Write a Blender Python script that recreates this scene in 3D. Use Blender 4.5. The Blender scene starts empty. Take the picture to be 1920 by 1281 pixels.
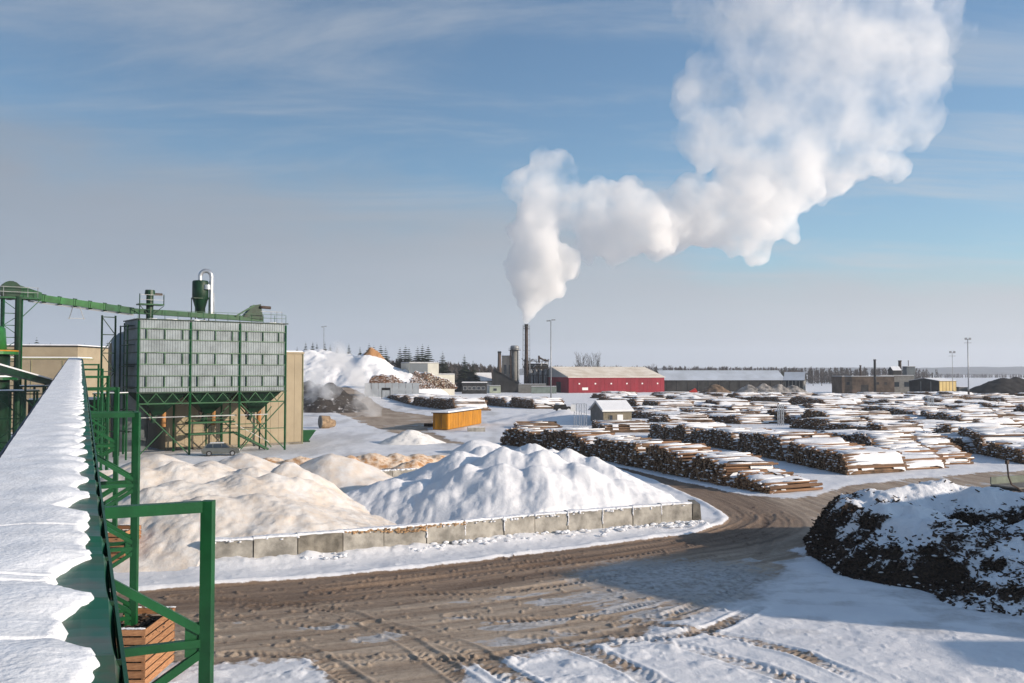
import bpy, bmesh, math, random
import numpy as np
from mathutils import Vector

# ------------------------------------------------------------------ camera, light, world
sc = bpy.context.scene
COL = sc.collection
R = math.radians
FPX, CX, CY, HZ, CAMH = 1663.0, 960.0, 640.5, 700.0, 10.0
PITCH = math.atan((HZ - CY) / FPX)

cam_d = bpy.data.cameras.new('camera')
cam = bpy.data.objects.new('camera', cam_d)
COL.objects.link(cam)
cam.location = (0, 0, CAMH)
cam.rotation_euler = (R(90) + PITCH, 0, 0)
cam_d.sensor_width = 36
cam_d.lens = FPX / 1920 * 36
cam_d.clip_start = 0.1
cam_d.clip_end = 30000
sc.camera = cam

SUN_EL = R(17.0)
SUN_XY = Vector((0.945, -0.327)).normalized()
sun_dir = Vector((SUN_XY.x * math.cos(SUN_EL), SUN_XY.y * math.cos(SUN_EL), math.sin(SUN_EL)))
sun_d = bpy.data.lights.new('sun', 'SUN')
sun_d.energy = 4.5
sun_d.angle = R(0.55)
sun_d.color = (1.0, 0.84, 0.68)
sun = bpy.data.objects.new('sun', sun_d)
COL.objects.link(sun)
sun.rotation_euler = sun_dir.to_track_quat('Z', 'Y').to_euler()
sun.location = (60, -40, 60)

world = bpy.data.worlds.new('World')
sc.world = world
world.use_nodes = True
def build_world():
    nt = world.node_tree
    nt.nodes.clear()
    N, L = nt.nodes, nt.links
    def nd(t, **k):
        n = N.new(t)
        for a, b in k.items():
            setattr(n, a, b)
        return n
    def mth(op, a, b=None, c=None):
        n = nd('ShaderNodeMath', operation=op)
        for i, v in enumerate((a, b, c)):
            if v is None: continue
            if isinstance(v, (int, float)): n.inputs[i].default_value = v
            else: L.new(v, n.inputs[i])
        return n.outputs[0]
    def smooth(v, a, b):
        n = nd('ShaderNodeMapRange', interpolation_type='SMOOTHSTEP')
        L.new(v, n.inputs[0])
        for i, x in ((1, a), (2, b)):
            if isinstance(x, (int, float)): n.inputs[i].default_value = x
            else: L.new(x, n.inputs[i])
        return n.outputs[0]
    def mixc(f, a, b):
        n = nd('ShaderNodeMix', data_type='RGBA')
        if isinstance(f, (int, float)): n.inputs[0].default_value = f
        else: L.new(f, n.inputs[0])
        for i, x in ((6, a), (7, b)):
            if isinstance(x, tuple): n.inputs[i].default_value = (*x, 1)
            else: L.new(x, n.inputs[i])
        return n.outputs[2]
    out = nd('ShaderNodeOutputWorld')
    bg = nd('ShaderNodeBackground')
    bg.inputs[1].default_value = 0.092
    sky = nd('ShaderNodeTexSky', sky_type='NISHITA')
    sky.sun_disc = False
    sky.sun_elevation = SUN_EL
    sky.sun_rotation = math.atan2(sun_dir.x, sun_dir.y)
    sky.altitude = 50
    sky.air_density = 1.0
    sky.dust_density = 0.8
    sky.ozone_density = 1.6
    tc = nd('ShaderNodeTexCoord')
    sep = nd('ShaderNodeSeparateXYZ')
    L.new(tc.outputs['Generated'], sep.inputs[0])
    x, y, z = sep.outputs
    zc = mth('MAXIMUM', z, 0.0)
    inv = mth('DIVIDE', 1.0, mth('ADD', zc, 0.10))
    cmb = nd('ShaderNodeCombineXYZ')
    L.new(mth('MULTIPLY', x, inv), cmb.inputs[0])
    L.new(mth('MULTIPLY', y, inv), cmb.inputs[1])
    # thin streaks of cirrus on a flat layer
    mp = nd('ShaderNodeMapping')
    mp.inputs['Rotation'].default_value = (0, 0, R(20))
    mp.inputs['Scale'].default_value = (0.8, 2.3, 1)
    L.new(cmb.outputs[0], mp.inputs[0])
    n1 = nd('ShaderNodeTexNoise')
    n1.inputs['Scale'].default_value = 0.85
    n1.inputs['Detail'].default_value = 8
    n1.inputs['Roughness'].default_value = 0.62
    n1.inputs['Distortion'].default_value = 0.5
    L.new(mp.outputs[0], n1.inputs['Vector'])
    cirrus = mth('MULTIPLY', smooth(n1.outputs[0], 0.42, 0.76), 0.66)
    # low grey bank of cloud over the horizon with a ragged upper edge
    mp2 = nd('ShaderNodeMapping')
    mp2.inputs['Scale'].default_value = (3.2, 3.2, 9.0)
    L.new(tc.outputs['Generated'], mp2.inputs[0])
    n2 = nd('ShaderNodeTexNoise')
    n2.inputs['Scale'].default_value = 1.0
    n2.inputs['Detail'].default_value = 7
    n2.inputs['Roughness'].default_value = 0.52
    L.new(mp2.outputs[0], n2.inputs['Vector'])
    edge = mth('ADD', mth('MULTIPLY', x, -0.17), 0.165)
    edge = mth('MAXIMUM', edge, 0.10)
    edge = mth('ADD', edge, mth('MULTIPLY', mth('SUBTRACT', n2.outputs[0], 0.5), 0.16))
    bank = smooth(mth('SUBTRACT', edge, z), -0.035, 0.055)
    bank = mth('MULTIPLY', bank, 0.9)
    # brighter towards the sun's side, as in the picture
    side = smooth(x, -0.75, 0.75)
    cb = mixc(side, (2.55, 2.95, 3.55), (4.05, 4.25, 4.5))
    n3 = nd('ShaderNodeTexNoise')
    n3.inputs['Scale'].default_value = 1.6
    n3.inputs['Detail'].default_value = 5
    mp3 = nd('ShaderNodeMapping')
    mp3.inputs['Scale'].default_value = (1.5, 1.5, 9)
    L.new(tc.outputs['Generated'], mp3.inputs[0])
    L.new(mp3.outputs[0], n3.inputs['Vector'])
    vv = nd('ShaderNodeVectorMath', operation='SCALE')
    L.new(cb, vv.inputs[0])
    L.new(mth('ADD', mth('MULTIPLY', mth('SUBTRACT', n3.outputs[0], 0.5), 0.22), mth('ADD', mth('MULTIPLY', smooth(z, 0.20, 0.0), 0.24), 1.0)), vv.inputs[3])
    cs = nd('ShaderNodeVectorMath', operation='SCALE')
    L.new(cb, cs.inputs[0]); cs.inputs[3].default_value = 1.28
    # blue a little deeper than the bare model away from the horizon
    blue = nd('ShaderNodeVectorMath', operation='MULTIPLY')
    L.new(sky.outputs[0], blue.inputs[0])
    blue.inputs[1].default_value = (0.66, 0.83, 0.93)
    glow = nd('ShaderNodeVectorMath', operation='SCALE')
    L.new(blue.outputs[0], glow.inputs[0])
    L.new(mth('ADD', mth('MULTIPLY', smooth(x, -0.42, 0.35), 0.55), 1.04), glow.inputs[3])
    c = mixc(cirrus, glow.outputs[0], cs.outputs[0])
    c = mixc(bank, c, vv.outputs[0])
    L.new(c, bg.inputs[0])
    L.new(bg.outputs[0], out.inputs[0])
build_world()

sc.view_settings.view_transform = 'Standard'
sc.view_settings.look = 'None'
sc.view_settings.gamma = 1
sc.view_settings.exposure = 0.28
sc.view_settings.use_curve_mapping = False
sc.render.engine = 'CYCLES'
cy = sc.cycles
cy.max_bounces = 10
cy.diffuse_bounces = 3
cy.glossy_bounces = 2
cy.transmission_bounces = 3
cy.transparent_max_bounces = 12
cy.volume_bounces = 9
cy.volume_step_rate = 1.0
cy.volume_max_steps = 160
cy.caustics_reflective = False
cy.caustics_refractive = False
cy.sample_clamp_indirect = 6
cy.use_adaptive_sampling = True
cy.adaptive_threshold = 0.015
try:
    cy.use_denoising = True
    cy.denoiser = 'OPENIMAGEDENOISE'
    cy.denoising_input_passes = 'RGB_ALBEDO_NORMAL'
except Exception:
    pass

# ------------------------------------------------------------------ measuring: pixels of the 1920 px photo to the ground
_s, _c = math.sin(PITCH), math.cos(PITCH)
def ray(px, py):
    a, b = (px - CX) / FPX, (CY - py) / FPX
    return Vector((a, _c - b * _s, _s + b * _c))
def G(px, py, z=0.0):
    d = ray(px, py)
    t = (z - CAMH) / d.z
    return Vector((d.x * t, d.y * t, z))
def AT(px, py, Y):
    d = ray(px, py)
    t = Y / d.y
    return Vector((d.x * t, Y, CAMH + d.z * t))
def X_AT(px, Y):
    return (px - CX) / FPX * Y
def Z_AT(py, Y):
    return AT(CX, py, Y).z

# ------------------------------------------------------------------ object helpers
ORG = {}
def props(o, label=None, cat=None, group=None, kind=None):
    if label: o['label'] = label
    if cat: o['category'] = cat
    if group: o['group'] = group
    if kind: o['kind'] = kind
    return o
def thing(name, label, cat, loc=(0, 0, 0), group=None, rz=0.0):
    o = bpy.data.objects.new(name, None)
    o.empty_display_size = 0.3
    COL.objects.link(o)
    o.location = loc
    o.rotation_euler = (0, 0, rz)
    ORG[o] = Vector(loc)
    return props(o, label, cat, group)
class MB:
    """collects faces for one mesh"""
    def __init__(s):
        s.v, s.f, s.m = [], [], []
    def quad(s, pts, m=0):
        b = len(s.v)
        s.v.extend(Vector(p) for p in pts)
        s.f.append(tuple(range(b, b + len(pts)))); s.m.append(m)
    def box8(s, p, m=0):
        """p: 4 bottom corners then 4 top corners, both counter-clockwise from above"""
        b = len(s.v)
        s.v.extend(Vector(q) for q in p)
        for f in ((3, 2, 1, 0), (4, 5, 6, 7), (0, 1, 5, 4), (1, 2, 6, 5), (2, 3, 7, 6), (3, 0, 4, 7)):
            s.f.append(tuple(b + i for i in f)); s.m.append(m)
    def box(s, c, size, m=0, u=(1, 0, 0), w=None):
        """box centred on c; u its long axis (horizontal), size along u, across, up"""
        c = Vector(c); u = Vector(u).normalized()
        n = Vector((-u.y, u.x, 0)).normalized() if w is None else Vector(w).normalized()
        k = u.cross(n)
        a, b_, h = u * size[0] / 2, n * size[1] / 2, k * size[2] / 2
        s.box8([c - a - b_ - h, c + a - b_ - h, c + a + b_ - h, c - a + b_ - h,
                c - a - b_ + h, c + a - b_ + h, c + a + b_ + h, c - a + b_ + h], m)
    def beam(s, p0, p1, w, h=None, m=0):
        p0, p1 = Vector(p0), Vector(p1)
        h = h or w
        d = (p1 - p0)
        if d.length < 1e-6: return
        d.normalize()
        ref = Vector((0, 0, 1)) if abs(d.z) < 0.95 else Vector((1, 0, 0))
        n = ref.cross(d).normalized(); k = d.cross(n)
        a, b_ = n * w / 2, k * h / 2
        s.box8([p0 - a - b_, p0 + a - b_, p0 + a + b_, p0 - a + b_, p1 - a - b_, p1 + a - b_, p1 + a + b_, p1 - a + b_][:4] +
               [p1 - a - b_, p1 + a - b_, p1 + a + b_, p1 - a + b_], m)
    def tube(s, p0, p1, r0, r1=None, n=8, m=0, cap=True, m2=None):
        p0, p1 = Vector(p0), Vector(p1)
        r1 = r0 if r1 is None else r1
        d = (p1 - p0).normalized()
        ref = Vector((0, 0, 1)) if abs(d.z) < 0.95 else Vector((1, 0, 0))
        a = ref.cross(d).normalized(); b_ = d.cross(a)
        b0 = len(s.v)
        for p, r in ((p0, r0), (p1, r1)):
            for i in range(n):
                t = 2 * math.pi * i / n
                s.v.append(p + a * (r * math.cos(t)) + b_ * (r * math.sin(t)))
        for i in range(n):
            j = (i + 1) % n
            s.f.append((b0 + i, b0 + j, b0 + n + j, b0 + n + i)); s.m.append(m)
        if cap:
            mm = m if m2 is None else m2
            s.f.append(tuple(b0 + n - 1 - i for i in range(n))); s.m.append(mm)
            s.f.append(tuple(b0 + n + i for i in range(n))); s.m.append(mm)
    def sweep(s, pts, r, n=12, m=0):
        pts = [Vector(p) for p in pts]; b0 = len(s.v); a = None
        for k, p in enumerate(pts):
            d = (pts[min(k + 1, len(pts) - 1)] - pts[max(k - 1, 0)]).normalized()
            if a is None: a = (Vector((0, 0, 1)) if abs(d.z) < .9 else Vector((1, 0, 0))).cross(d).normalized()
            a = (a - d * a.dot(d)).normalized(); b_ = d.cross(a)
            for i in range(n):
                t = 2 * math.pi * i / n
                s.v.append(p + a * (r * math.cos(t)) + b_ * (r * math.sin(t)))
        for k in range(len(pts) - 1):
            for i in range(n):
                j = (i + 1) % n
                s.f.append((b0 + k * n + i, b0 + k * n + j, b0 + (k + 1) * n + j, b0 + (k + 1) * n + i)); s.m.append(m)
    def path(s, pts, r, n=8, m=0):
        for a, b in zip(pts[:-1], pts[1:]): s.tube(a, b, r, r, n, m)
    def lathe(s, c, prof, n=20, m=0):
        c = Vector(c); b0 = len(s.v)
        for (r, z) in prof:
            for i in range(n):
                t = 2 * math.pi * i / n
                s.v.append(c + Vector((r * math.cos(t), r * math.sin(t), z)))
        for k in range(len(prof) - 1):
            for i in range(n):
                j = (i + 1) % n
                s.f.append((b0 + k * n + i, b0 + k * n + j, b0 + (k + 1) * n + j, b0 + (k + 1) * n + i)); s.m.append(m)
        s.f.append(tuple(b0 + n - 1 - i for i in range(n))); s.m.append(m)
        k = len(prof) - 1
        s.f.append(tuple(b0 + k * n + i for i in range(n))); s.m.append(m)
    def blob(s, c, rx, ry, rz, rnd=None, m=0, jit=0.25):
        """rough rounded lump of 20 faces"""
        b0 = len(s.v); c = Vector(c)
        for p in ICO_V:
            k = 1 + (rnd.uniform(-jit, jit) if rnd else 0)
            s.v.append(c + Vector((p[0] * rx * k, p[1] * ry * k, p[2] * rz * k)))
        for f in ICO_F:
            s.f.append(tuple(b0 + i for i in f)); s.m.append(m)
    def mesh(s, name, mats, smooth=False, org=Vector((0, 0, 0))):
        me = bpy.data.meshes.new(name)
        me.from_pydata([tuple(v - org) for v in s.v], [], s.f)
        if not isinstance(mats, (list, tuple)): mats = [mats]
        for mm in mats: me.materials.append(mm)
        if len(mats) > 1: me.polygons.foreach_set('material_index', s.m)
        if smooth: me.polygons.foreach_set('use_smooth', [True] * len(s.f))
        me.update()
        return me
_t = (1 + 5 ** 0.5) / 2
_q = (1 + _t * _t) ** 0.5
ICO_V = [(a / _q, b / _q, c / _q) for a, b, c in ((-1, _t, 0), (1, _t, 0), (-1, -_t, 0), (1, -_t, 0), (0, -1, _t), (0, 1, _t), (0, -1, -_t), (0, 1, -_t), (_t, 0, -1), (_t, 0, 1), (-_t, 0, -1), (-_t, 0, 1))]
ICO_F = [(0, 11, 5), (0, 5, 1), (0, 1, 7), (0, 7, 10), (0, 10, 11), (1, 5, 9), (5, 11, 4), (11, 10, 2), (10, 7, 6), (7, 1, 8), (3, 9, 4), (3, 4, 2), (3, 2, 6), (3, 6, 8), (3, 8, 9), (4, 9, 5), (2, 4, 11), (6, 2, 10), (8, 6, 7), (9, 8, 1)]
def put(name, mb, mats, parent=None, smooth=False, local=False, kind=None, label=None):
    """link a collected mesh; world coordinates are turned into the parent's unless local"""
    org = Vector((0, 0, 0))
    if parent is not None and not local: org = ORG[parent]
    me = mb if isinstance(mb, bpy.types.Mesh) else mb.mesh(name, mats, smooth, org)
    o = bpy.data.objects.new(name, me)
    COL.objects.link(o)
    if parent is not None:
        o.parent = parent
        ORG[o] = ORG[parent].copy()
    else:
        ORG[o] = Vector((0, 0, 0))
    return props(o, label, None, None, kind)
def copy_tree(o, parent=None, **kw):
    c = o.copy(); COL.objects.link(c)
    if parent is not None: c.parent = parent
    for ch in list(o.children): copy_tree(ch, c)
    return c
def np_mesh(name, verts, faces, mats, midx=None, smooth=True, attrs=None):
    me = bpy.data.meshes.new(name)
    nv, nf = len(verts), len(faces)
    k = faces.shape[1]
    me.vertices.add(nv); me.loops.add(nf * k); me.polygons.add(nf)
    me.vertices.foreach_set('co', np.asarray(verts, dtype=np.float32).ravel())
    me.loops.foreach_set('vertex_index', np.asarray(faces, dtype=np.int32).ravel())
    me.polygons.foreach_set('loop_start', np.arange(0, nf * k, k, dtype=np.int32))
    if not isinstance(mats, (list, tuple)): mats = [mats]
    for m in mats: me.materials.append(m)
    if midx is not None: me.polygons.foreach_set('material_index', midx.astype(np.int32))
    me.polygons.foreach_set('use_smooth', np.full(nf, bool(smooth)))
    for an, av in (attrs or {}).items():
        a = me.attributes.new(an, 'FLOAT', 'POINT')
        a.data.foreach_set('value', np.asarray(av, dtype=np.float32))
    me.update(calc_edges=True)
    me.validate()
    return me

# ------------------------------------------------------------------ noise in numpy
def vnoise(x, y, seed=0):
    x = np.asarray(x, dtype=np.float64); y = np.asarray(y, dtype=np.float64)
    xi = np.floor(x).astype(np.int64); yi = np.floor(y).astype(np.int64)
    fx, fy = x - xi, y - yi
    u = fx * fx * fx * (fx * (fx * 6 - 15) + 10); v = fy * fy * fy * (fy * (fy * 6 - 15) + 10)
    def h(a, b):
        n = (a * 374761393 + b * 668265263 + seed * 974634777) & 0xFFFFFFFF
        n = ((n ^ (n >> 13)) * 1274126177) & 0xFFFFFFFF
        n = ((n ^ (n >> 16)) * 2246822519) & 0xFFFFFFFF
        return ((n ^ (n >> 13)) & 0xFFFFFF) / float(0xFFFFFF)
    a, b, c, d = h(xi, yi), h(xi + 1, yi), h(xi, yi + 1), h(xi + 1, yi + 1)
    return (a + (b - a) * u) * (1 - v) + (c + (d - c) * u) * v
def fbm(x, y, oct=4, seed=0, gain=0.5):
    s, a, t = 0.0, 1.0, 0.0
    for i in range(oct):
        s = s + a * vnoise(x, y, seed + i * 17); t += a
        x = x * 2.03 + 5.3; y = y * 2.03 - 3.1; a *= gain
    return s / t - 0.5
def sstep(a, b, x):
    t = np.clip((x - a) / (b - a), 0, 1)
    return t * t * (3 - 2 * t)
def seg_dist(x, y, pts):
    """distance to a polyline and arc length at the nearest point, signed side"""
    best = np.full(x.shape, 1e9); arc = np.zeros(x.shape); side = np.ones(x.shape); acc = 0.0
    for (ax, ay), (bx, by) in zip(pts[:-1], pts[1:]):
        dx, dy = bx - ax, by - ay
        L2 = dx * dx + dy * dy; Ln = math.sqrt(L2)
        t = np.clip(((x - ax) * dx + (y - ay) * dy) / L2, 0, 1)
        d = np.hypot(x - ax - t * dx, y - ay - t * dy)
        k = d < best
        best = np.where(k, d, best); arc = np.where(k, acc + t * Ln, arc)
        side = np.where(k, np.sign(dx * (y - ay) - dy * (x - ax)), side)
        acc += Ln
    return best, arc, side
def in_poly(x, y, pts):
    ins = np.zeros(x.shape, bool)
    n = len(pts)
    for i in range(n):
        ax, ay = pts[i]; bx, by = pts[(i + 1) % n]
        if ay == by: continue
        c = ((ay > y) != (by > y)) & (x < (bx - ax) * (y - ay) / (by - ay) + ax)
        ins ^= c
    return ins
def smooth_line(pts, k=6):
    """Catmull-Rom through 2-D points"""
    P = [np.array(p, float) for p in pts]
    P = [2 * P[0] - P[1]] + P + [2 * P[-1] - P[-2]]
    out = []
    for i in range(1, len(P) - 2):
        for j in range(k):
            t = j / k
            out.append(0.5 * (2 * P[i] + (P[i + 1] - P[i - 1]) * t + (2 * P[i - 1] - 5 * P[i] + 4 * P[i + 1] - P[i + 2]) * t * t + (3 * P[i] - P[i - 1] - 3 * P[i + 1] + P[i + 2]) * t ** 3))
    out.append(P[-2])
    return [tuple(o) for o in out]
def g2(pts, k=0):
    q = [tuple(G(a, b)[:2]) for a, b in pts]
    return smooth_line(q, k) if k else q

# ------------------------------------------------------------------ materials
def mat(name, col, rough=0.8, var=0.15, scale=3.0, metal=0.0, bump=0.0, bscale=20.0, col2=None, spec=0.3, detail=5, lo=0.35, hi=0.65, rnd=0.0, stretch=None):
    m = bpy.data.materials.new(name); m.use_nodes = True
    nt = m.node_tree; N, L = nt.nodes, nt.links
    b = N['Principled BSDF']
    b.inputs['Roughness'].default_value = rough
    b.inputs['Metallic'].default_value = metal
    b.inputs['Specular IOR Level'].default_value = spec
    tc = N.new('ShaderNodeTexCoord')
    vec = tc.outputs['Object']
    if stretch:
        mp = N.new('ShaderNodeMapping'); mp.inputs['Scale'].default_value = stretch
        L.new(vec, mp.inputs[0]); vec = mp.outputs[0]
    n = N.new('ShaderNodeTexNoise'); n.inputs['Scale'].default_value = scale; n.inputs['Detail'].default_value = detail
    n.inputs['Roughness'].default_value = 0.6
    L.new(vec, n.inputs['Vector'])
    r = N.new('ShaderNodeValToRGB')
    c2 = col2 or tuple(c * (1 - 2 * var) for c in col)
    c1 = col if col2 else tuple(min(1, c * (1 + var)) for c in col)
    r.color_ramp.elements[0].position = lo; r.color_ramp.elements[0].color = (*c2, 1)
    r.color_ramp.elements[1].position = hi; r.color_ramp.elements[1].color = (*c1, 1)
    L.new(n.outputs[0], r.inputs[0])
    cout = r.outputs[0]
    if rnd:
        oi = N.new('ShaderNodeObjectInfo')
        mr = N.new('ShaderNodeMapRange'); mr.inputs[3].default_value = 1 - rnd; mr.inputs[4].default_value = 1 + rnd
        L.new(oi.outputs['Random'], mr.inputs[0])
        hs = N.new('ShaderNodeHueSaturation')
        L.new(mr.outputs[0], hs.inputs['Value']); L.new(cout, hs.inputs['Color'])
        cout = hs.outputs[0]
    L.new(cout, b.inputs['Base Color'])
    if bump:
        n2 = N.new('ShaderNodeTexNoise'); n2.inputs['Scale'].default_value = bscale; n2.inputs['Detail'].default_value = 6
        L.new(vec, n2.inputs['Vector'])
        bp = N.new('ShaderNodeBump'); bp.inputs['Strength'].default_value = 1.0; bp.inputs['Distance'].default_value = bump
        L.new(n2.outputs[0], bp.inputs['Height']); L.new(bp.outputs[0], b.inputs['Normal'])
    return m
M = {}
M['snow'] = mat('snow', (0.81, 0.82, 0.845), 0.75, 0.03, 0.6, bump=0.03, bscale=4.0, spec=0.25)
M['snow_roof'] = mat('roof_snow', (0.83, 0.85, 0.88), 0.7, 0.05, 2.5, bump=0.016, bscale=16.0, spec=0.25)
M['green'] = mat('green_paint', (0.0055, 0.078, 0.022), 0.42, 0.18, 1.2, bump=0.002, bscale=30, spec=0.4)
M['green_dk'] = mat('dark_green_paint', (0.004, 0.034, 0.0135), 0.5, 0.3, 0.8, spec=0.4)
M['green_lt'] = mat('bright_green_paint', (0.022, 0.145, 0.032), 0.45, 0.2, 0.8, spec=0.4)
M['sheet'] = mat('galvanised_sheet', (0.215, 0.25, 0.268), 0.5, 0.12, 0.7, metal=0.25, spec=0.35)
M['steel'] = mat('grey_steel', (0.30, 0.31, 0.32), 0.5, 0.15, 1.0, metal=0.4)
M['silver'] = mat('bright_duct_metal', (0.62, 0.63, 0.64), 0.32, 0.1, 1.0, metal=0.75)
M['beige'] = mat('beige_cladding', (0.345, 0.285, 0.195), 0.7, 0.05, 0.5)
M['beige_trim'] = mat('olive_trim', (0.30, 0.29, 0.16), 0.6, 0.1, 1.0)
M['concrete'] = mat('concrete', (0.36, 0.34, 0.30), 0.85, 0.22, 1.3, bump=0.01, bscale=9)
M['concrete_dk'] = mat('wet_concrete', (0.22, 0.20, 0.165), 0.8, 0.3, 1.3, bump=0.01, bscale=9)
M['dark'] = mat('dark_recess', (0.035, 0.036, 0.035), 0.8, 0.3, 1.0)
M['glass'] = mat('window_glass', (0.03, 0.04, 0.05), 0.08, 0.1, 1.0, spec=0.8)
M['rubber'] = mat('black_rubber', (0.025, 0.025, 0.026), 0.8, 0.2, 4.0)
M['red'] = mat('red_cladding', (0.25, 0.014, 0.028), 0.7, 0.12, 0.12, stretch=(1, 1, 0.3))
M['yellow'] = mat('ochre_paint', (0.46, 0.20, 0.014), 0.6, 0.14, 1.0, stretch=(1, 1, 0.35))
M['white'] = mat('white_paint', (0.78, 0.78, 0.76), 0.6, 0.05, 1.0)
M['bark'] = mat('pine_bark', (0.30, 0.17, 0.095), 0.9, 0.3, 2.0, col2=(0.14, 0.085, 0.055), bump=0.01, bscale=15, rnd=0.3)
M['logend'] = mat('sawn_log_end', (0.30, 0.19, 0.105), 0.9, 0.3, 2.3, col2=(0.10, 0.062, 0.038), lo=0.4, hi=0.62, rnd=0.25)
M['logend_red'] = mat('weathered_log_end', (0.34, 0.17, 0.08), 0.9, 0.3, 1.0, col2=(0.16, 0.08, 0.045))
M['slat'] = mat('crate_board', (0.40, 0.205, 0.10), 0.8, 0.2, 4.0, col2=(0.24, 0.115, 0.055), stretch=(1, 1, 5), rnd=0.25)
M['barkchip'] = mat('dark_bark', (0.115, 0.078, 0.054), 0.95, 0.3, 7.0, col2=(0.018, 0.013, 0.010), lo=.38, hi=.68)
M['spruce'] = mat('spruce_needles', (0.030, 0.046, 0.028), 0.9, 0.3, 0.6, rnd=0.25)
M['trunk'] = mat('tree_bark', (0.10, 0.085, 0.072), 0.95, 0.2, 2.0)
M['twig'] = mat('bare_twigs', (0.085, 0.073, 0.066), 0.95, 0.2, 0.4, rnd=0.2)
M['brick'] = mat('old_brick', (0.115, 0.085, 0.064), 0.9, 0.25, 0.25)
M['greywall'] = mat('grey_wall', (0.20, 0.195, 0.18), 0.85, 0.1, 0.8)
M['darkwall'] = mat('tarred_wall', (0.036, 0.036, 0.035), 0.85, 0.25, 0.3)
M['hut'] = mat('tan_block_wall', (0.205, 0.18, 0.13), 0.9, 0.1, 2.0)
M['rust'] = mat('rusted_steel', (0.075, 0.055, 0.045), 0.8, 0.3, 0.8, metal=0.2)
# ------------------------------------------------------------------ ground and roads
EDGE = g2([(-900, 1215), (-250, 1150), (250, 1108), (420, 1096), (600, 1082), (800, 1063), (1000, 1037), (1200, 1012), (1310, 996), (1362, 977), (1352, 958), (1310, 935), (1240, 905), (1190, 888), (1120, 870), (1000, 850), (900, 838)], 5)
ROAD1 = EDGE + g2([(780, 822), (700, 800), (620, 770), (560, 752), (600, 742), (690, 758), (740, 772), (822, 781), (800, 806), (850, 826), (930, 842), (1060, 860), (1170, 878), (1290, 906), (1400, 927), (1470, 934), (1545, 927), (1590, 908), (1700, 899), (1830, 886), (1960, 880), (2300, 868), (2300, 905), (1960, 925), (1800, 935), (1560, 1000), (1500, 1030), (1475, 1080), (1420, 1122), (1330, 1150), (1180, 1192), (1000, 1225), (880, 1248), (850, 1290), (840, 1370), (640, 1370), (650, 1285), (560, 1238), (410, 1238), (200, 1222), (-300, 1300), (-900, 1400)])
TRACKS = [g2(p, 6) for p in (
    [(330, 1116), (408, 1121), (525, 1129), (633, 1142), (690, 1162), (754, 1192), (817, 1233), (890, 1285), (960, 1340)],
    [(480, 1134), (600, 1125), (750, 1111), (920, 1108), (1067, 1090), (1200, 1066), (1330, 1040)],
    [(300, 1154), (408, 1156), (525, 1158), (610, 1172)],
    [(430, 1222), (533, 1226), (660, 1229), (775, 1228), (900, 1231), (1025, 1209), (1190, 1200), (1330, 1180), (1420, 1140)],
    [(540, 1205), (600, 1233), (675, 1281), (760, 1345)],
    [(980, 1190), (1067, 1208), (1170, 1250), (1230, 1285), (1300, 1330)],
    [(1100, 1155), (1190, 1163), (1330, 1187), (1473, 1218), (1548, 1247), (1624, 1279), (1700, 1320)],
    [(1060, 1180), (1180, 1192), (1290, 1215), (1400, 1245), (1500, 1281), (1600, 1330)],
    [(700, 1166), (800, 1188), (880, 1215), (930, 1250), (1010, 1300)],
    [(850, 1150), (960, 1160), (1100, 1150), (1250, 1115), (1380, 1070), (1470, 1000)],
    [(1260, 1150), (1370, 1105), (1425, 1050), (1440, 1000)],
    [(600, 1108), (800, 1085), (1000, 1060), (1200, 1035), (1350, 1006), (1420, 985), (1440, 962), (1390, 940), (1300, 917), (1200, 893)],
    [(600, 1098), (800, 1075), (1000, 1050), (1200, 1024), (1330, 1000), (1395, 978), (1405, 960), (1350, 938), (1260, 910)],
)]
WALL = g2([(385, 1061), (475, 1056), (558, 1050), (643, 1043), (720, 1035), (800, 1028), (872, 1021), (945, 1013), (1003, 1007), (1065, 1002), (1130, 997), (1187, 992), (1240, 988), (1298, 984)])

def hill(x, y):
    """gentle rise of the land on the far left, flat elsewhere"""
    return 5.0 * np.exp(-(((x + 62) / 34) ** 2 + ((y - 330) / 60) ** 2))
def gz(x, y):
    return float(hill(np.array([x]), np.array([y]))[0])

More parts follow.
